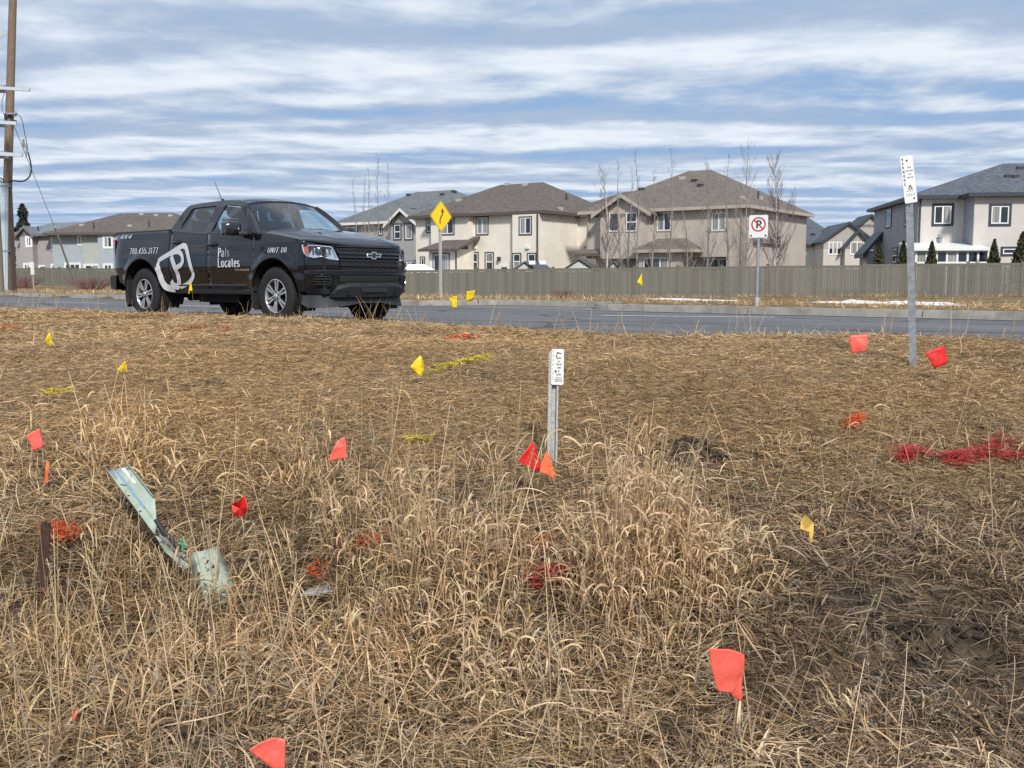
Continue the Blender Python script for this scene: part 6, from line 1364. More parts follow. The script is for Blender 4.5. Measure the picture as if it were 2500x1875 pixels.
    for k in range(6):
        for sg in (-1, 1):
            a0 = 2 * math.pi * k / 6 + math.pi / 2; c0, s0 = math.cos(a0), math.sin(a0)
            def Q(r, t_, y): return (r * c0 - t_ * s0, y, r * s0 + t_ * c0)
            th0, th1 = .010 * sg, .030 * sg; hw0, hw1 = .0115, .0135
            for mm_, ya, yb, wd in ((sp, -.104, -.112, 1.0), (dk, -.094, -.104, 1.35)):
                pa = [Q(.060, th0 * 1.15 - hw0 * wd, ya), Q(.060, th0 * 1.15 + hw0 * wd, ya), Q(.219, th1 + hw1 * wd, yb), Q(.219, th1 - hw1 * wd, yb)]; mm_.prism(pa, (0, .05 if mm_ is dk else .0095, 0))
    sp.build('spoke', M['rim'], rim); dk.build('spoke_side', M['rimdark'], rim)
    m = MB(); m.lathe([(-.080, .074), (-.098, .070), (-.104, .060), (-.104, .040), (-.118, .034), (-.122, .022), (-.123, .0)], 30, 'y'); hub = m.build('hub', M['rim'], rim, smooth=40)
    m = MB()
    for k in range(6):
        a = 2 * math.pi * (k + .5) / 6; m.lathe([(-.096, .013), (-.114, .012), (-.118, .006), (-.118, 0)], 8, 'y', (.056 * math.cos(a), 0, .056 * math.sin(a)))
    m.build('wheel_nut', M['rimdark'], hub, smooth=40)
    spots = [(FA, -.775, .12, 0), (RA, -.775, .35, 0), (FA, .775, .2, math.pi), (RA, .775, .5, math.pi)]
    for i, (x, y, rot, flip) in enumerate(spots):
        o = W0 if i == 0 else copy_tree(W0, T); o.location = (x, y, WR); o.rotation_euler = (0, rot, flip)
    # ---- vinyl lettering on the visible flank
    Pm = lambda u, v, l=0: skin(u, v, .0065 + l, -1)
    def words(mat, lst, name='lettering'):
        m = MB()
        for (tx_, u, v, h, wd, tx, ty, sl) in lst: put_text(m, tx_, Pm, u, v, h, width=wd, tx=tx, ty=ty, slant=sl)
        return m.build(name, M[mat], T)
    words('decal', [('Pals', -1.258, .925, .118, .275, .20, .09, 0), ('Locates', -1.262, .781, .124, .515, .19, .085, 0)])
    words('decal', [('780.455.3177', -3.612, .998, .084, .80, .14, .075, .10), ('UNIT 08', -.118, .962, .062, .40, .13, .075, .14)])
    words('badge', [('COLORADO', -.868, .724, .024, .33, .22, .2, .1)], 'badge'); words('badge', [('4X4', -3.95, 1.240, .052, .34, .22, .2, .25)], 'badge')
    def ribbon(m, pts, ws_, closed=False, lift=0.0):
        L, R = [], []; n = len(pts)
        for k in range(n):
            a = pts[(k - 1) % n] if (closed or k) else pts[0]; b = pts[(k + 1) % n] if (closed or k < n - 1) else pts[-1]; dx, dz = b[0] - a[0], b[1] - a[1]; l = math.hypot(dx, dz) or 1; w_ = ws_[k] if isinstance(ws_, list) else ws_
            L.append(Pm(pts[k][0] - dz / l * w_ / 2, pts[k][1] + dx / l * w_ / 2, lift)); R.append(Pm(pts[k][0] + dz / l * w_ / 2, pts[k][1] - dx / l * w_ / 2, lift))
        m.grid([L, R], closed)
    def dense(pts, n=5, closed=False):
        out = []; N = len(pts); rng = range(N if closed else N - 1)
        for i in rng:
            p = [np.array(pts[(i + q) % N if closed else min(max(i + q, 0), N - 1)]) for q in (-1, 0, 1, 2)]
            for k in range(n):
                t = k / n; out.append(tuple(.5 * (2 * p[1] + (p[2] - p[0]) * t + (2 * p[0] - 5 * p[1] + 4 * p[2] - p[3]) * t * t + (3 * p[1] - p[0] - 3 * p[2] + p[3]) * t ** 3)))
        if not closed: out.append(tuple(pts[-1]))
        return out
    m = MB()
    up = dense([(-2.800, .80), (-2.785, .862), (-2.735, .905), (-2.483, .985), (-2.20, 1.082), (-2.11, 1.092), (-2.045, 1.05), (-1.965, .86), (-1.905, .705), (-1.935, .62), (-2.06, .548), (-2.27, .490)]); ribbon(m, up, [.085 - .03 * abs(1 - 2 * k / (len(up) - 1)) for k in range(len(up))])
    ribbon(m, dense([(-2.800, .80), (-2.765, .70), (-2.705, .565), (-2.645, .498), (-2.56, .474), (-2.43, .468)]), .105, lift=.0006)
    ribbon(m, dense([(-2.44, .945), (-2.385, .85), (-2.325, .735), (-2.285, .61), (-2.300, .53), (-2.36, .500), (-2.44, .520), (-2.49, .585)]), .095, lift=.0012)
    ribbon(m, dense([(-2.46, .975), (-2.36, 1.005), (-2.25, 1.008), (-2.165, .965), (-2.14, .88), (-2.19, .818), (-2.31, .778)]), .070, lift=.0018)
    m.build('company_logo', M['silver'], T)
build_truck()

# ================================================================== small things on the slope
def S1(x, y): return (x / 3.016, 750 + y / 3.016)
def S2(x, y): return (700 + x / 3.016, 750 + y / 3.016)
def S4(x, y): return (1900 + x / 2.86, 360 + y / 2.86)
def S5(x, y): return (x / 2.654, 1250 + y / 2.654)
def S7(x, y): return (1250 + x / 2.886, 1300 + y / 2.886)
def SB(x, y): return (820 + x / 3.352, 380 + y / 3.352)
def SC3(x, y): return (1380 + x / 3.511, 360 + y / 3.511)
def SA(x, y): return (260 + x / 5.3525, 470 + y / 5.3525)
def flag(label, mat, conv, polys, depth, spine, group, lean=0.0, wire=True):
    """vinyl flag cut as one or more facets (so that folds have depth) on a thin wire stake"""
    sp = [at(*conv(*p[:2]), depth + (p[2] if len(p) > 2 else 0)) for p in spine]
    bx, by = sp[1].x + (sp[1].x - sp[0].x) * 1.2 + lean, sp[1].y + .01; z0 = float(gz(bx, by))
    root = empty('marker_flag', (bx, by, z0)); tag(root, label, 'flag', group); O = Vector(root.location)
    m = MB()
    for poly in polys:
        P3 = [at(*conv(p[0], p[1]), depth + (p[2] if len(p) > 2 else 0)) - O for p in poly]; V, F = fill2d([(p[0], -p[1]) for p in poly])
        idx = {(round(p[0], 2), round(-p[1], 2)): i for i, p in enumerate(poly)}
        b = len(m.v); m.v += [tuple(q) for q in P3]
        for f in F:
            try: m.f.append(tuple(b + idx[(round(V[i][0], 2), round(V[i][1], 2))] for i in f))
            except KeyError: pass
    fo = m.build('flag', M[mat], root, weld=.0006); md = fo.modifiers.new('sub', 'SUBSURF'); md.subdivision_type = 'SIMPLE'; md.levels = md.render_levels = 3
    tx = bpy.data.textures.new('ripple', 'CLOUDS'); tx.noise_scale = .07; dm = fo.modifiers.new('ripple', 'DISPLACE'); dm.texture = tx; dm.strength = .018; dm.mid_level = .5
    md = fo.modifiers.new('thick', 'SOLIDIFY'); md.thickness = .0007
    for p in fo.data.polygons: p.use_smooth = True
    if wire: MB().tube([sp[0] - O + Vector((0, .002, 0)), sp[1] - O + Vector((0, .002, 0)), Vector((0, 0, -.05))], .0017, 5).build('wire', M['wire'], root)
    return root
GY, GC, GR = 'yellow marker flags', 'coral orange marker flags', 'red marker flags'
flag('narrow yellow flag highest up the slope at far left', 'fyellow', S1, [[(362, 185, 0), (373, 190, .0), (384, 302, 0), (372, 293, -.01), (330, 245, -.05)]], 7.6, ((370, 185), (383, 302)), GY)
flag('yellow flag second from the left, standing lower than the far left one', 'fyellow', S1, [[(926, 398, 0), (915, 400, -.01), (864, 455, -.05), (908, 518, -.04), (930, 500, 0)], [(926, 398, 0), (930, 500, 0), (908, 518, -.04), (938, 531, -.02), (947, 515, .0), (938, 460, 0)]], 6.6, ((926, 398), (943, 525)), GY)
flag('upright yellow flag in mid slope beside a yellow painted line', 'fyellow', S2, [[(980, 355, 0), (911, 435, -.06), (992, 516, -.02), (1000, 462, -.02), (986, 400, -.01)], [(980, 355, 0), (986, 400, -.01), (1000, 462, -.02), (992, 516, -.02), (1014, 465, .03), (990, 362, 0)]], 6.2, ((984, 355), (996, 516)), GY)
flag('folded yellow flag at the road edge right of the pickup bumper', 'fyellow', SB, [[(958, 1150, 0), (992, 1148, -.01), (990, 1246, -.01), (948, 1243, 0)], [(920, 1165, .03), (958, 1158, 0), (955, 1206, 0)]], 10.2, ((970, 1150), (970, 1244)), GY)
flag('square yellow flag at the road edge near the diamond sign', 'fyellow', SB, [[(1067, 1112, 0), (1139, 1102, -.02), (1126, 1160, -.02), (1118, 1186, .01), (1064, 1198, 0)]], 10.6, ((1069, 1112), (1066, 1197)), GY)
flag('lone yellow triangle flag in front of the taupe house fence', 'fyellow', SC3, [[(657, 1078, 0), (665, 1192, 0), (640, 1172, -.02), (616, 1155, -.03)]], 9.4, ((659, 1078), (664, 1190)), GY)
flag('thin yellow flag seen against the pickup door sill', 'fyellow', SA, [[(1106, 1165, 0), (1122, 1286, 0), (1085, 1285, -.01), (1080, 1321, -.02), (1071, 1318, -.02), (1087, 1200, -.01)]], 11.0, ((1108, 1165), (1121, 1286)), GY)
flag('coral square flag below a dry stalk near the left edge', 'fcoral', S1, [[(298, 892, 0), (320, 1026, 0), (245, 1063, -.03), (199, 940, -.04)]], 4.6, ((298, 892), (318, 1026)), GC)
flag('coral sail shaped flag standing left of centre below the pickup nose', 'fcoral', S2, [[(425, 950, 0), (440, 1020, 0), (446, 1105, 0), (309, 1139, -.05), (345, 1040, -.04), (378, 983, -.01)]], 4.7, ((428, 950), (444, 1108)), GC)
flag('red folded flag at the foot of the small white marker post', 'fred', S2, [[(1812, 988, 0), (1704, 1136, -.05), (1810, 1190, -.01), (1818, 1100, 0)], [(1812, 988, 0), (1818, 1100, 0), (1810, 1190, -.01), (1870, 1216, .03), (1887, 1175, .03), (1825, 1002, 0)]], 4.55, ((1816, 988), (1814, 1192)), GR)
flag('orange coral folded flag overlapping the red one at the marker post', 'forange', S2, [[(1917, 1054, 0), (1884, 1130, -.02), (1868, 1216, -.03), (1922, 1238, 0), (1922, 1140, 0)], [(1917, 1054, 0), (1922, 1140, 0), (1922, 1238, 0), (1970, 1269, .02), (1982, 1240, .02), (1932, 1092, 0)]], 4.48, ((1920, 1054), (1922, 1240)), GC)
flag('coral squarish flag up the slope left of the tall warning post', 'fcoral', S4, [[(496, 1315, 0), (628, 1304, -.01), (613, 1426, -.02), (511, 1436, 0)]], 6.5, ((620, 1304), (600, 1430)), GC)
flag('red tilted square flag right of the tall warning post', 'fred', S4, [[(1029, 1430, -.03), (1158, 1382, 0), (1188, 1503, 0), (1150, 1520, -.03), (1089, 1546, -.03)]], 6.1, ((1158, 1382), (1188, 1503)), GR)
flag('large coral flag with folded right edge in the right foreground', 'fcoral', S7, [[(1383, 812, -.03), (1540, 825, -.02), (1600, 842, -.012), (1585, 1080, -.012), (1562, 1166, -.01), (1550, 1130, -.02), (1450, 1115, -.03), (1408, 960, -.035)], [(1600, 842, -.012), (1638, 862, .0), (1630, 1000, 0), (1618, 1189, 0), (1562, 1166, -.01), (1585, 1080, -.012)]], 2.75, ((1632, 860), (1600, 1180)), GC, lean=-.03)
flag('coral triangle flag cut by the bottom edge, left of centre', 'fcoral', S5, [[(1850, 1475, 0), (1810, 1462, 0), (1770, 1462, -.01), (1700, 1490, -.02), (1614, 1546, -.04), (1700, 1612, -.02), (1762, 1665, -.01), (1842, 1760, 0)]], 2.75, ((1848, 1472), (1842, 1760)), GC)
flag('crumpled red flag caught in the grass right of the broken green post', 'fred', S1, [[(1700, 1450, 0), (1745, 1430, -.03), (1768, 1480, .0), (1762, 1556, .01), (1715, 1525, -.01)], [(1745, 1430, -.03), (1800, 1394, 0), (1832, 1482, -.02), (1800, 1530, .01), (1762, 1556, .01), (1768, 1480, 0)]], 4.2, ((1765, 1420), (1765, 1560)), GR)
# loose strips of flagging tape
def strip_piece(name, label, mat, conv, pts, depth, cat='tape'):
    m = MB(); P = [at(*conv(x, y), depth + dz) for x, y, dz in pts]; c = P[-1]; O = Vector((c.x, c.y, float(gz(c.x, c.y)))); V, F = fill2d([(p[0], -p[1]) for p in pts]); idx = {(round(p[0], 2), round(-p[1], 2)): i for i, p in enumerate(pts)}
    m.v = [tuple(q - O) for q in P]; m.f = [tuple(idx[(round(V[i][0], 2), round(V[i][1], 2))] for i in f) for f in F]
    o = m.build(name, M[mat]); o.location = O; tag(o, label, cat); md = o.modifiers.new('thick', 'SOLIDIFY'); md.thickness = .0008; return o
strip_piece('flagging_tape', 'narrow orange tape strip hanging in the grass below the left coral flag', 'forange', S1, [(345, 1125, 0), (362, 1140, 0), (356, 1200, -.01), (352, 1296, 0), (328, 1290, 0), (332, 1195, -.01)], 4.45)
strip_piece('flagging_tape', 'tiny red tape scrap in the lower left foreground grass', 'fcoral', S5, [(490, 1283, 0), (505, 1290, 0), (480, 1350, -.01), (463, 1345, 0)], 3.0)
strip_piece('torn_flag', 'torn dull yellow scrap standing in the grass at right', 'torn', lambda x, y: (1800 + x / 3.016, 750 + y / 3.016), [(497, 1525, 0), (540, 1565, -.01), (562, 1590, 0), (560, 1665, 0), (548, 1735, 0), (535, 1740, 0), (528, 1655, -.01), (492, 1640, .01), (462, 1630, 0), (470, 1570, .01)], 3.85, 'flag')

# ------------------------------------------------------------------ broken cable pedestal, rusty post, board
def pedestal():
    g = ground(575, 1490); d0 = g.y; root = empty('cable_pedestal', g); tag(root, 'broken pale green sheet metal cable pedestal leaning over in the grass', 'pedestal'); O = Vector(root.location)
    def Z(x, y): return (230 + x / 4.046, 1110 + y / 4.046)
    def L(x, y, d): return at(*Z(x, y), d) - O
    A = L(125, 160, 4.42); B = L(345, 110, 4.42); C = L(690, 565, 4.10); D = L(600, 800, 4.02); ax = (D - A).normalized(); acr = (B - A); nrm = acr.cross(ax).normalized()
    if nrm.y > 0: nrm = -nrm
    # upper channel: back sheet with two turned flanges and a torn lower end
    w = acr.length; ac = acr.normalized(); Lh = (D - A).length
    def P(u, v, n): return A + ac * (u * w) + ax * (v * Lh) + nrm * n
    m = MB(); prof_ = [(0, .032), (0.0, .0), (.30, .0), (.34, -.006), (.40, -.006), (.44, 0), (1.0, .0), (1.0, .026)]
    def endv(u): return 1.0 - .46 * u ** 1.2
    rows = [[P(u, endv(u) * s, n) for u, n in prof_] for s in np.linspace(0, 1, 9)]; m.grid(rows); o = m.build('upper_channel', M['pedestal'], root, smooth=25); solid(o, .0025)
    m = MB(); m.add([P(.34, .03, .003), P(.41, .03, .003), P(.41, .62, .003), P(.34, .62, .003)], [(0, 1, 2, 3)]); m.build('blue_label', M['bluelab'], o)
    m = MB(); m.add([P(.62, .02, .002), P(.76, .02, .002), P(.78, .26, .002), P(.64, .26, .002)], [(0, 1, 2, 3)]); m.build('white_label', M['white'], o)
    m = MB(); m.add([P(.06, .02, .002), P(.2, .02, .002), P(.22, .16, .002), P(.08, .16, .002)], [(0, 1, 2, 3)]); m.build('grey_label', M['inkgrey'], o)
    for (u, v) in ((.18, .25), (.26, .27), (.12, .42), (.12, .66), (.85, .05)):
        m = MB(); c = P(u, v, .002); m.obox(c, ac * .006, ax * .004, nrm * .001); m.build('slot', M['vent'], o)
    # cable bundle
    for k, (pts, mt, r) in enumerate((([(640, 720), (720, 800), (790, 900), (860, 1000)], 'greycab', .011), ([(660, 800), (730, 850), (800, 930), (900, 1010)], 'greycab', .009), ([(610, 640), (680, 760), (760, 830), (850, 960)], 'black', .010), ([(800, 860), (850, 840), (890, 860), (900, 920)], 'greencab', .004), ([(815, 900), (860, 880), (880, 910), (860, 950)], 'greencab', .004))):
        MB().tube([L(x, y, 3.97 - .02 * i) for i, (x, y) in enumerate(pts)], r, 7).build('cable', M[mt], root, smooth=60)
    # lower cover: folded box front
    a, b, d_, e, f, g_ = L(985, 965, 3.92), L(1150, 930, 3.96), L(1470, 1580, 3.86), L(1105, 1500, 3.79), L(870, 1080, 3.97), L(1030, 1500, 3.86)
    m = MB(); n_ = 6; m.grid([[a.lerp(e, k / n_), a.lerp(e, k / n_).lerp(b.lerp(d_, k / n_), .5) + Vector((0, -.006, 0)), b.lerp(d_, k / n_)] for k in range(n_ + 1)]); m.grid([[f.lerp(g_, k / n_), a.lerp(e, k / n_)] for k in range(n_ + 1)]); bk_ = Vector((.012, .05, .0)); m.grid([[b.lerp(d_, k / n_), b.lerp(d_, k / n_) + bk_] for k in range(n_ + 1)]); o = m.build('lower_cover', M['pedestal'], root, weld=.001, smooth=25); solid(o, .004)
    for (x, y) in ((1115, 1060), (1180, 1105), (880, 1120), (1030, 1180)):
        q = L(x, y, 3.845); m = MB(); m.obox(q, (.005, 0, 0), (0, .002, 0), (.003, 0, .007)); m.build('bolt_hole', M['vent'], o)
    m = MB(); m.grid([[L(600, 800, 4.02), L(680, 830, 4.0)], [L(700, 960, 3.98), L(760, 950, 3.96)], [L(800, 1050, 3.92), L(870, 1040, 3.9)], [L(880, 1140, 3.88), L(960, 1100, 3.86)]]); o = m.build('bent_rail', M['pedestal'], root); solid(o, .003)
pedestal()
def rusty_post():
    g = ground(92, 1478); root = empty('steel_stake', g); tag(root, 'dark rusty angle iron stake leaning at the left edge foreground', 'stake'); O = Vector(root.location); d = g.y
    t = at(112, 1277, d + .03) - O; b = Vector((-.01, 0, -.12)); ax = (t - b); m = MB(); w = .036
    m.prism([b + Vector(q) for q in ((-w / 2, 0, 0), (w / 2, .002, 0), (w / 2, .007, 0), (-w / 2 + .005, .006, 0), (-w / 2 + .005, .036, 0), (-w / 2, .036, 0))], ax); m.build('stake', M['rust'], root)
rusty_post()
def board():
    g = ground(785, 1478); root = MB(); P = [at(737, 1476, 3.85), at(773, 1453, 4.0), at(808, 1450, 4.0), at(817, 1469, 3.86)]; O = Vector(g); P = [p - O + Vector((0, -.03, .05)) for p in P]
    root.prism(P, (0, .004, -.012)); o = root.build('broken_board', M['slab'], bevel=.002); o.location = O; tag(o, 'pale grey broken slab lying in grass right of the green pedestal', 'board')
board()
def clods():
    """lumps of dark soil thrown out of the holes"""
    rnd = random.Random(5); m = MB()
    def lump(x, y, r):
        z = float(gz(x, y)); b = len(m.v); n, k = 6, 4
        for i in range(k + 1):
            th = math.pi * i / k
            for j in range(n):
                a = 2 * math.pi * j / n; q = r * rnd.uniform(.7, 1.2); m.v.append((x + q * math.sin(th) * math.cos(a), y + q * math.sin(th) * math.sin(a), z + q * math.cos(th) * .7 + r * .2))
        for i in range(k):
            for j in range(n): m.f.append((b + i * n + j, b + i * n + (j + 1) % n, b + (i + 1) * n + (j + 1) % n, b + (i + 1) * n + j))
    for (cx, cy, r, n) in ((_h1.x, _h1.y, .26, 150), (_h3.x, _h3.y, .22, 50), (_h2.x, _h2.y, .17, 110), (_h5.x, _h5.y, .2, 60), (_h6.x, _h6.y, .2, 60), (_h7.x, _h7.y, .1, 30)):
        for k in range(n):
            a = rnd.uniform(0, 6.283); q = r * math.sqrt(rnd.random()); lump(cx + q * math.cos(a), cy + q * math.sin(a) * .8, rnd.uniform(.004, .018) * (1.4 if rnd.random() < .1 else 1))
    o = m.build('loose_soil', M['clod'], smooth=50); tag(o, 'dark crumbs of soil scattered round the dug holes', 'soil', kind='stuff')
M['clod'] = pmat('dark_soil', (.032, .022, .015), .95, var=.4, vscale=30, bump=.8, bscale=60)
clods()

# ================================================================== dry grass
def grass_mat():
    m = bpy.data.materials.new('dry_grass'); m.use_nodes = True; t = NT(m.node_tree); t.n.clear(); out = t.new('ShaderNodeOutputMaterial')
    at_ = t.new('ShaderNodeVertexColor'); at_.layer_name = 'Col'
    df = t.new('ShaderNodeBsdfPrincipled'); df.inputs['Roughness'].default_value = .62; df.inputs['Specular IOR Level'].default_value = .35; t.l.new(at_.outputs[0], df.inputs['Base Color'])
    tl = t.new('ShaderNodeBsdfTranslucent'); t.l.new(at_.outputs[0], tl.inputs[0]); mx = t.new('ShaderNodeMixShader'); mx.inputs[0].default_value = .22
    t.l.new(df.outputs[0], mx.inputs[1]); t.l.new(tl.outputs[0], mx.inputs[2]); t.l.new(mx.outputs[0], out.inputs[0]); return m
M['grass'] = grass_mat()
class Blades:
    def __init__(s): s.V = []; s.F = []; s.C = []; s.n = 0
    def add(s, x, y, z, az, e0, bend, tw, L, w, col, segs=3, roll=None, clamp=True, tip=.12, mid=1.0):
        N = len(x); k = np.linspace(0, 1, segs + 1)[None, :]
        pw = np.exp(RNG.normal(.25, .75, N))[:, None]; e = e0[:, None] - bend[:, None] * k ** pw; a = az[:, None] + tw[:, None] * k
        D = np.stack([np.cos(e) * np.cos(a), np.cos(e) * np.sin(a), np.sin(e)], -1)
        st = (L / segs)[:, None, None] * (D[:, :-1] + D[:, 1:]) * .5
        P = np.concatenate([np.zeros((N, 1, 3)), np.cumsum(st, 1)], 1) + np.stack([x, y, z], -1)[:, None, :]
        if clamp:
            g = gz(P[..., 0], P[..., 1]) + (.003 + .012 * RNG.random((N, 1))); P[..., 2] = np.where(P[..., 2] < g, g, P[..., 2])
        h = np.stack([-np.sin(a), np.cos(a), 0 * a], -1); u = np.cross(D, h); r = (RNG.normal(0, .6, N) if roll is None else roll)[:, None, None]
        sv = h * np.cos(r) + u * np.sin(r)
        wk = np.interp(np.linspace(0, 1, segs + 1), [0, .35, .75, 1], [.75, 1 * mid, .7, tip])[None, :, None] * w[:, None, None] * .5
        V = np.stack([P - sv * wk, P + sv * wk], 2).reshape(N, -1, 3)      # (N, (segs+1)*2, 3)
        b = s.n + np.arange(N)[:, None] * (2 * (segs + 1)); j = np.arange(segs)[None, :] * 2
        q = np.stack([b + j, b + j + 1, b + j + 3, b + j + 2], -1).reshape(-1, 4)
        shade = np.linspace(.62, 1.12, segs + 1)  # roots darkened, tips lightened: shade among the blades put into their colour
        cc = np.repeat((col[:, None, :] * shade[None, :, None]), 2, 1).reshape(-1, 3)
        s.V.append(V.reshape(-1, 3)); s.F.append(q); s.C.append(cc); s.n += N * 2 * (segs + 1); return P
    def build(s, name):
        V = np.concatenate(s.V); F = np.concatenate(s.F); C = np.concatenate(s.C)
        me = bpy.data.meshes.new(name); me.vertices.add(len(V)); me.vertices.foreach_set('co', V.astype(np.float32).ravel()); me.loops.add(F.size); me.loops.foreach_set('vertex_index', F.ravel().astype(np.int32))
        me.polygons.add(len(F)); me.polygons.foreach_set('loop_start', np.arange(0, F.size, 4, dtype=np.int32)); me.update()
        ca = me.color_attributes.new('Col', 'FLOAT_COLOR', 'POINT'); ca.data.foreach_set('color', np.concatenate([np.clip(C, 0, 1), np.ones((len(C), 1))], 1).astype(np.float32).ravel())
        me.materials.append(M['grass']); o = bpy.data.objects.new(name, me); COL.objects.link(o); return o
PAL = np.array([(.66, .535, .355), (.50, .375, .215), (.35, .245, .128), (.19, .125, .066), (.36, .305, .235), (.065, .045, .030)])
def colours(N, wts, x, y, seed=0):
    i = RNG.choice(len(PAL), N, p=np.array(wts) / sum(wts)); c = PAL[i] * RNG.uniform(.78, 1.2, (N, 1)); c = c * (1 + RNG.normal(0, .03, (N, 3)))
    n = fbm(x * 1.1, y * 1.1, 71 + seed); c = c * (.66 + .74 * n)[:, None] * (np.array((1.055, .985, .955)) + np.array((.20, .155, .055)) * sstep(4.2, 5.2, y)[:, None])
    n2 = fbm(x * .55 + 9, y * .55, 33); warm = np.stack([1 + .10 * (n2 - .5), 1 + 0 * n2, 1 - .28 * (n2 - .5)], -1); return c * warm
def scatter(N, y0, y1, pw=1.0, margin=1.0, xlim=None):
    """random spots in the wedge the camera looks along (a little wider), uniform per area within y0..y1"""
    out = []; n = 0
    while n < N:
        m_ = int((N - n) * 2.2) + 100; y = RNG.uniform(y0, y1, m_); x = RNG.uniform(-(.5 * y1 + margin), .5 * y1 + margin, m_); ok = np.abs(x) < .5 * y + margin; p = ND[0] * x + ND[1] * y; ok &= p < 8.02 - .22 * RNG.random(m_) ** 2
        out.append(np.stack([x[ok], y[ok]], 1)); n += int(ok.sum())
    o = np.concatenate(out)[:N]; return o[:, 0], o[:, 1]
LOWZ = []
for (px_, py_, r_) in ((90, 1400, .26), (150, 1500, .22), (60, 1500, .22), (165, 1345, .20), (330, 1560, .18), (430, 1440, .16), (530, 1530, .15), (600, 1500, .13), (640, 1400, .20), (780, 1500, .17), (800, 1450, .16), (1335, 1455, .13), (1340, 1490, .12), (1335, 1370, .10), (900, 1365, .10), (2230, 1560, .6), (2000, 1560, .35), (2300, 1700, .4), (1900, 1650, .3), (1650, 1190, .3), (1480, 1220, .22), (1180, 1230, .2), (520, 1270, .2), (750, 1420, .14), (700, 1330, .2), (450, 1350, .16), (340, 1250, .18)):
    _g = ground(px_, py_); LOWZ.append((_g.x, _g.y, r_))
def low(x, y):
    """trampled spots where nothing stands tall"""
    k = np.zeros_like(x)
    for (a, b, r) in LOWZ: k = np.maximum(k, 1 - sstep(.55, 1.15, np.hypot(x - a, y - b) / r))
    return k
R_ = lambda a, b, n: RNG.uniform(a, b, n)
def turf():
    B = Blades(); SHORT = [.16, .34, .30, .12, .05, .03]; LONG = [.21, .21, .15, .15, .16, .12]
    # matted short thatch, thinner with distance; a third of it straight broken straws lying flat
    for (y0, y1, N, l0, l1, w0, w1, sg) in ((1.9, 3.2, 50000, .05, .16, .0018, .0052, 3), (3.2, 4.6, 66000, .05, .14, .0018, .0050, 3), (4.6, 6.0, 74000, .03, .08, .0016, .0036, 3), (6.0, 8.0, 92000, .03, .075, .0018, .0038, 2), (8.0, 11.5, 78000, .035, .09, .0032, .006, 2), (11.5, 19, 46000, .04, .11, .005, .009, 2)):
        x, y = scatter(N, y0, y1); k = bare(x, y); keep = RNG.random(N) > k * .95; x, y = x[keep], y[keep]; n = len(x); z = gz(x, y)
        flow = fbm(x * .9, y * .9, 15) * 9.0; az = flow + RNG.normal(0, 1.4, n)
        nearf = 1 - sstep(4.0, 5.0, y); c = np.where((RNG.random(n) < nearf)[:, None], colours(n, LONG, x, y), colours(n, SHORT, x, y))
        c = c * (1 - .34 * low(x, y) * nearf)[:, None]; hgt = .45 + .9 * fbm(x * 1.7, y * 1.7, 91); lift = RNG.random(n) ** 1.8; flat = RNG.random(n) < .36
        e0 = np.where(flat, RNG.normal(.06, .16, n), -.15 + (.55 + .5 * nearf) * lift); bend = np.where(flat, RNG.normal(0, .12, n), 1.4 * RNG.random(n) + .1); tw = np.where(flat, RNG.normal(0, .12, n), RNG.normal(0, 1.0, n))
        wd = np.clip(R_(w0, w1, n) * np.exp(RNG.normal(-.1, .3, n)), .0012, .012)
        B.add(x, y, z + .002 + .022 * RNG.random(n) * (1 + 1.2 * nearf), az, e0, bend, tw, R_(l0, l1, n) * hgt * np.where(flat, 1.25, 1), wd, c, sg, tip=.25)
    # longer bent leaves: thick in the ditch, scattered on the mown bank
    for (y0, y1, N, l0, l1) in ((1.9, 3.0, 15000, .05, .16), (3.0, 4.3, 24000, .06, .18), (4.3, 5.2, 6500, .05, .15), (5.2, 8.5, 1500, .05, .12)):
        x, y = scatter(N, y0, y1); k = bare(x, y); right = sstep(.10, .30, x / y); dens = np.clip(-.42 + 2.0 * fbm(x * 1.7, y * 1.7, 61) - .45 * right * (y < 5), .04, 1)
        keep = (RNG.random(N) > k) & (RNG.random(N) < dens) & (RNG.random(N) > .72 * low(x, y)); x, y = x[keep], y[keep]; n = len(x); z = gz(x, y)
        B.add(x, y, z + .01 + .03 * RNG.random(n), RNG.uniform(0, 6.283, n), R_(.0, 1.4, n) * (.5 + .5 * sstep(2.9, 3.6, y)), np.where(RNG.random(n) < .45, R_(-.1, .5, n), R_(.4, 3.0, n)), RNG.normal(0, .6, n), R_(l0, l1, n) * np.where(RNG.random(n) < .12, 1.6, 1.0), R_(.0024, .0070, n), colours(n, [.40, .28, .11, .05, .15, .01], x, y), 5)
    return B
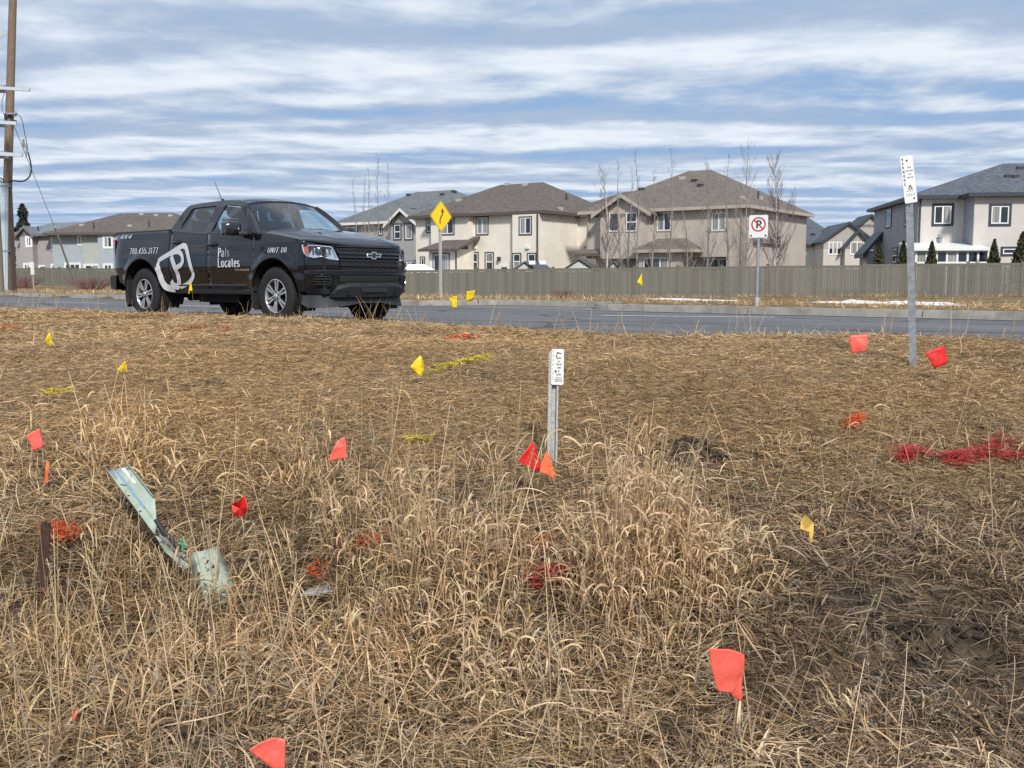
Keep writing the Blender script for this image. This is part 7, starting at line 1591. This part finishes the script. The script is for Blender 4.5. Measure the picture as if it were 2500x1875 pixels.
def clumps(B):
    """standing tufts with arching leaves, and tall flowering stalks"""
    TALL = [.34, .40, .14, .03, .08, .01]
    spots = []   # photo pixel of the base, radius, leaves, height, stalks
    for (px, py, r, nl, h, ns) in ((1560, 1500, .16, 60, .30, 20), (1610, 1440, .17, 60, .28, 12), (1500, 1480, .13, 40, .26, 8), (1540, 1400, .12, 40, .28, 8), (1700, 1410, .17, 70, .22, 4), (1790, 1390, .15, 70, .20, 3), (1650, 1330, .12, 70, .3, 5), (1420, 1390, .14, 80, .26, 6), (1310, 1420, .14, 90, .24, 6), (1200, 1480, .18, 120, .22, 5),
        (1060, 1400, .16, 110, .26, 12), (950, 1360, .16, 110, .28, 14), (880, 1440, .16, 90, .22, 7), (820, 1300, .14, 80, .26, 7), (1120, 1330, .15, 80, .24, 8), (300, 1130, .20, 130, .20, 8), (420, 1190, .2, 80, .18, 3), (650, 1220, .2, 80, .18, 6), (730, 1190, .2, 90, .2, 7), (980, 1200, .2, 90, .18, 6),
        (480, 1600, .15, 45, .20, 12), (350, 1640, .15, 40, .19, 12), (180, 1600, .15, 45, .21, 16), (90, 1620, .15, 45, .21, 14), (30, 1520, .14, 70, .26, 10), (560, 1760, .15, 40, .20, 8), (700, 1650, .16, 50, .16, 4), (900, 1700, .18, 50, .15, 3), (1080, 1760, .16, 50, .16, 4), (1260, 1620, .16, 60, .17, 4), (1380, 1700, .15, 40, .15, 3), (1000, 1560, .16, 90, .2, 4), (1620, 1620, .15, 60, .16, 3), (1880, 1480, .15, 70, .2, 3), (2010, 1300, .12, 30, .18, 3), (2120, 1770, .12, 60, .22, 5), (2380, 1790, .13, 60, .2, 3), (1500, 1860, .14, 60, .2, 4), (1750, 1850, .12, 40, .2, 3), (60, 1860, .15, 80, .24, 9), (260, 1840, .15, 80, .24, 9)):
        g = ground(px, py); spots.append((g.x, g.y, r, nl, h, ns))
    tops = []
    for (gx, gy_, r, nl, h, ns) in spots:
        a = RNG.random(nl) * 6.283; q = r * np.sqrt(RNG.random(nl)); x, y = gx + q * np.cos(a), gy_ + q * np.sin(a); z = gz(x, y); L = h * .85 * R_(.55, 1.2, nl) * (1 - .72 * low(x, y))
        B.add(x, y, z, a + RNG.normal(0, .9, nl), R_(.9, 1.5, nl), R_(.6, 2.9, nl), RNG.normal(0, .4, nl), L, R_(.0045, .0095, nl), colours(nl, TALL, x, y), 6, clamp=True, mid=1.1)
        a = RNG.random(ns) * 6.283; q = r * np.sqrt(RNG.random(ns)); x, y = gx + q * np.cos(a), gy_ + q * np.sin(a); z = gz(x, y); L = np.maximum(.32, h * R_(1.2, 2.4, ns)) * (1 - .75 * low(x, y))
        P = B.add(x, y, z, R_(-.7, 1.0, ns) + np.where(RNG.random(ns) < .3, 3.1, 0), R_(1.28, 1.55, ns), RNG.normal(.06, .14, ns), RNG.normal(0, .3, ns), L, R_(.0022, .0038, ns), colours(ns, TALL, x, y), 6, clamp=False, tip=.5); tops.append(P)
    # free stalks, thickest at lower left
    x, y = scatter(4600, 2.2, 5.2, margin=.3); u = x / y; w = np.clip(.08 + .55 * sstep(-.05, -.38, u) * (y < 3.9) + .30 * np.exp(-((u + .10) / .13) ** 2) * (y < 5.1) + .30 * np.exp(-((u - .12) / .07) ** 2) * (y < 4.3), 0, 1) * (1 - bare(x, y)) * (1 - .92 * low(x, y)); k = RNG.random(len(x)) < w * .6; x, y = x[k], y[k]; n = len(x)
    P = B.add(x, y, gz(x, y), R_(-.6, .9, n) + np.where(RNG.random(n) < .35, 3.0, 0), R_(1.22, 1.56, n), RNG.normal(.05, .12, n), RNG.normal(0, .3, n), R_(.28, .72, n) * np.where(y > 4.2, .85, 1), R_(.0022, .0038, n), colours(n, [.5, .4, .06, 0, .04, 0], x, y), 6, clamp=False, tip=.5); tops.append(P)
    # the few long single stalks that cross the picture
    for (bx, by, tx_, ty_) in ((690, 1400, 835, 780), (640, 1560, 820, 1010), (90, 1870, 285, 1330), (300, 1870, 440, 1330), (330, 1870, 470, 1400), (150, 1860, 130, 1290), (1990, 1410, 2165, 1080), (1790, 1500, 1655, 1190), (2270, 1800, 2130, 1440), (1840, 1870, 1790, 1500), (130, 1080, 52, 980), (1440, 1860, 1330, 1520), (2080, 1620, 2140, 1450), (1180, 1640, 1330, 1060), (1100, 1600, 1000, 960), (960, 1560, 960, 900)):
        b = ground(bx, min(by, 1870)); t = at(tx_, ty_, b.y + .05); v = t - b; L = v.length; e = math.asin(v.z / L); a = math.atan2(v.y, v.x); o = np.ones(1)
        P = B.add(o * b.x, o * b.y, o * b.z, o * a, o * (e + .05), o * .10, o * .0, o * L, o * .0036, colours(1, [1, 1, 0, 0, 0, 0], o * b.x, o * b.y), 7, clamp=False, tip=.5); tops.append(P)
    # stands of leafy stalks: short curled leaves all the way up
    for (px, py, r, ns, h0, h1, nlv) in ((1565, 1490, .15, 66, .34, .62, 7), (1610, 1440, .15, 60, .30, .55, 7), (1520, 1420, .13, 48, .36, .66, 7), (1480, 1500, .12, 30, .24, .42, 6), (1660, 1470, .16, 54, .20, .38, 8), (1750, 1430, .16, 44, .16, .30, 8), (1540, 1320, .10, 16, .4, .6, 5), (1080, 1440, .17, 34, .24, .48, 3), (960, 1400, .17, 34, .26, .52, 3), (1230, 1500, .18, 30, .16, .30, 4), (1180, 1400, .15, 26, .22, .42, 3), (850, 1350, .15, 20, .22, .44, 3), (1340, 1440, .14, 24, .2, .34, 6), (1060, 1600, .2, 24, .10, .20, 6), (1250, 1680, .2, 22, .08, .18, 6), (860, 1590, .18, 18, .10, .2, 6), (700, 1500, .16, 18, .16, .3, 3), (450, 1480, .14, 18, .2, .44, 2), (330, 1500, .14, 20, .24, .46, 2), (60, 1380, .14, 22, .2, .4, 2), (180, 1450, .15, 24, .2, .44, 2), (310, 1090, .2, 34, .16, .34, 4), (720, 1150, .22, 26, .18, .36, 4)):
        g = ground(px, py); q = r * np.sqrt(RNG.random(ns)); a = RNG.random(ns) * 6.283; x, y = g.x + q * np.cos(a), g.y + q * np.sin(a); kp = RNG.random(ns) > .9 * low(x, y); x, y = x[kp], y[kp]; ns = len(x)
        if ns == 0: continue
        L = R_(h0, h1, ns)
        P = B.add(x, y, gz(x, y), R_(0, 6.283, ns), R_(1.18, 1.52, ns), RNG.normal(.05, .2, ns), RNG.normal(0, .3, ns), L, R_(.0022, .0038, ns), colours(ns, [.3, .42, .2, .06, .02, 0], x, y), 6, clamp=False, tip=.4)
        for k in range(nlv):
            s_ = RNG.uniform(.6, 5.9, ns); i0 = s_.astype(int); f = (s_ - i0)[:, None]; b_ = P[np.arange(ns), i0] * (1 - f) + P[np.arange(ns), np.minimum(i0 + 1, 6)] * f
            B.add(b_[:, 0], b_[:, 1], b_[:, 2], R_(0, 6.283, ns), R_(.5, 1.35, ns), R_(1.2, 3.6, ns), RNG.normal(0, .5, ns), R_(.045, .14, ns), R_(.0040, .0085, ns), colours(ns, [.62, .30, .05, .01, .02, 0], b_[:, 0], b_[:, 1]), 5, clamp=False, tip=.08, mid=1.15)
    # leaves half way up some stalks and feathery seed heads at the tips
    for P in tops:
        n = len(P); j = RNG.integers(1, 4, n); kk = RNG.random(n) < .4; base = P[np.arange(n), j][kk]; m_ = len(base)
        if m_: B.add(base[:, 0], base[:, 1], base[:, 2], R_(0, 6.283, m_), R_(.5, 1.3, m_), R_(1.0, 2.8, m_), RNG.normal(0, .3, m_), R_(.06, .20, m_), R_(.003, .006, m_), colours(m_, TALL, base[:, 0], base[:, 1]), 5, clamp=False)
        hd = RNG.random(n) < .34
        for t, p0 in zip(P[hd][:, -1], P[hd][:, -2]):
            q = 34; s = RNG.random(q); ax = (t - p0) / np.linalg.norm(t - p0); c = t[None] - ax[None] * (s * .13)[:, None]; spread = (.35 + .5 * s)
            B.add(c[:, 0], c[:, 1], c[:, 2], R_(0, 6.283, q), R_(.3, 1.2, q), R_(-.3, .8, q), np.zeros(q), R_(.012, .045, q) * spread, R_(.0014, .0030, q), np.tile(np.array([[.50, .41, .29]]), (q, 1)) * R_(.75, 1.2, q)[:, None], 2, clamp=False)
    return B
gB = clumps(turf()); go = gB.build('dry_grass'); tag(go, 'matted dry straw coloured grass covering the ditch and bank', 'grass', kind='stuff')

# coarse tufts on the far verge, along kerb and fence
def verge():
    B = Blades(); N = 26000; t = RNG.uniform(-60, 14, N); p = 16.75 + RNG.gamma(1.3, 3.2, N); x = TD[0] * t + ND[0] * p; y = TD[1] * t + ND[1] * p; k = (np.abs(x / y) < .6) & (p < 45) & ~((p < 18.6) & (bayf(t) > .05)); x, y = x[k], y[k]; n = len(x)
    dn = fbm(x * .6, y * .6, 5); kk = RNG.random(n) < .25 + .9 * dn; x, y = x[kk], y[kk]; n = len(x)
    B.add(x, y, gz(x, y) - .01, R_(0, 6.283, n), R_(.3, 1.45, n), R_(.2, 1.4, n), RNG.normal(0, .4, n), R_(.06, .22, n) * (.6 + fbm(x * .4, y * .4, 8)), R_(.006, .014, n), colours(n, [.25, .4, .25, .08, .02, 0], x, y) , 2)
    FLr = resample(FL, .05); i = RNG.integers(0, len(FLr), 9000); off = RNG.gamma(1.2, .35, 9000) + .08; x = FLr[i, 0] - off * .39; y = FLr[i, 1] - off * .92; n = len(x)
    tall = fbm(x * .5, y * .5, 77); B.add(x, y, gz(x, y) - .02, R_(0, 6.283, n), R_(.7, 1.5, n), R_(.1, 1.2, n), RNG.normal(0, .4, n), R_(.10, .40, n) * (.3 + 1.1 * tall), R_(.010, .022, n), colours(n, [.3, .45, .2, .05, 0, 0], x, y), 2)
    o = B.build('verge_grass'); tag(o, 'dry straw grass on the far verge and fence foot', 'grass', kind='stuff')
verge()
# a few taller wisps along the crest against the road
def crest():
    B = Blades(); N = 2600; t = RNG.uniform(-19, 6, N); p = RNG.uniform(7.3, 8.0, N); x = TD[0] * t + ND[0] * p; y = TD[1] * t + ND[1] * p
    n = N; B.add(x, y, gz(x, y), R_(0, 6.283, n), R_(.6, 1.5, n), R_(.1, 1.3, n), RNG.normal(0, .4, n), R_(.06, .17, n) * (.5 + fbm(x, y, 14)), R_(.002, .0042, n), colours(n, [.22, .36, .28, .10, .04, 0], x, y), 4)
    for k in range(70):
        t0, p0 = RNG.uniform(-17, 5), RNG.uniform(7.2, 7.95); x0, y0 = TD[0] * t0 + ND[0] * p0, TD[1] * t0 + ND[1] * p0; n = 4; o = np.ones(n); x = x0 + RNG.normal(0, .03, n); y = y0 + RNG.normal(0, .03, n)
        B.add(x, y, gz(x, y), R_(0, 6.283, n), R_(1.1, 1.5, n), R_(.0, .6, n), RNG.normal(0, .3, n), R_(.16, .34, n), R_(.0018, .003, n), colours(n, [.5, .4, .1, 0, 0, 0], x, y), 5)
    o = B.build('crest_grass'); tag(o, 'wispy dry grass along the crest of the bank by the road', 'grass', kind='stuff')
crest()

# ------------------------------------------------------------------ spray paint marks: paint on the grass blades themselves
ORA, RED, YEL = np.array((.95, .13, .025)), np.array((.64, .034, .050)), np.array((.80, .68, .02))
def mark(label, col, pts, width, n, h=1.0):
    B = Blades(); G = [ground(*p) for p in pts]; seg = len(G) - 1
    if seg: i = RNG.integers(0, seg, n); s = RNG.random(n); x = np.array([G[k].x for k in i]) * (1 - s) + np.array([G[k + 1].x for k in i]) * s; y = np.array([G[k].y for k in i]) * (1 - s) + np.array([G[k + 1].y for k in i]) * s
    else: x = np.full(n, G[0].x); y = np.full(n, G[0].y)
    x = x + RNG.normal(0, width * .42, n); y = y + RNG.normal(0, width * .42, n); c = col[None] * RNG.uniform(.7, 1.15, (n, 1)); c = c * .94 + .06 * np.array((.4, .3, .2)); sc = max(1.0, float(np.mean(y)) / 4.5)
    up = .022 if float(np.mean(y)) < 4.6 else .0
    B.add(x, y, gz(x, y) + .012 + up + (.035 + up) * RNG.random(n), R_(0, 6.283, n), RNG.normal(.05, .25, n), R_(-.2, .8, n), RNG.normal(0, .5, n), R_(.025, .075, n) * h, R_(.0022, .0045, n) * sc, c, 3)
    o = B.build('paint_mark'); tag(o, label, 'paint mark', 'utility locating paint marks')
mark('long red spray paint streak slanting up at the right edge', RED, [(2322, 1142), (2400, 1118), (2460, 1088)], .06, 480)
mark('red spray paint patch left of the long red streak', RED, [(2192, 1128), (2248, 1112)], .07, 280)
mark('red spray paint patch cut by the right edge, below the long streak', RED, [(2440, 1128), (2500, 1124), (2560, 1122)], .05, 220)
mark('thin red spray paint band joining the long streak at its left', RED, [(2300, 1126), (2350, 1124)], .04, 130)
mark('red spray paint patch in the centre foreground below the standing tuft', RED, [(1285, 1450), (1390, 1432)], .055, 260)
mark('orange spray paint patch in the foreground just above the centre red patch', ORA, [(1300, 1372), (1370, 1352)], .05, 50)
mark('bright orange spray paint patch beside the rusty stake', ORA, [(130, 1322), (185, 1340)], .05, 260)
mark('orange spray paint patch in the grass right of the green pedestal', ORA, [(865, 1360), (940, 1345)], .055, 100)
mark('faint orange spray paint spots above the grey broken slab', ORA, [(755, 1435), (800, 1425)], .05, 40)
mark('small orange spray paint dash at right, above the red streaks', ORA, [(2068, 1048), (2105, 1026)], .035, 130)
mark('orange spray paint dash near the road right of the mid slope yellow flag', ORA, [(1095, 832), (1155, 826)], .06, 150)
mark('orange spray paint dash near the crest below the pickup door', ORA, [(455, 806), (490, 806)], .06, 50)
mark('shorter orange spray paint dash near the crest below the pickup front wheel', ORA, [(545, 808), (557, 808)], .06, 26)
mark('orange spray paint dash at the left edge near the crest', ORA, [(12, 805), (42, 804)], .07, 50)
mark('yellow spray paint line beside the mid slope yellow flag', YEL, [(1065, 910), (1130, 893), (1195, 876)], .022, 260)
mark('small yellow spray paint dashes on the left slope', YEL, [(98, 970), (130, 968), (160, 968)], .02, 80)
mark('faint yellow spray paint spots in the grass above centre', YEL, [(990, 1083), (1050, 1080)], .04, 60)
mark('yellow spray paint dash on the crest by the road, above the marker post', YEL, [(1540, 806), (1575, 805)], .08, 110)
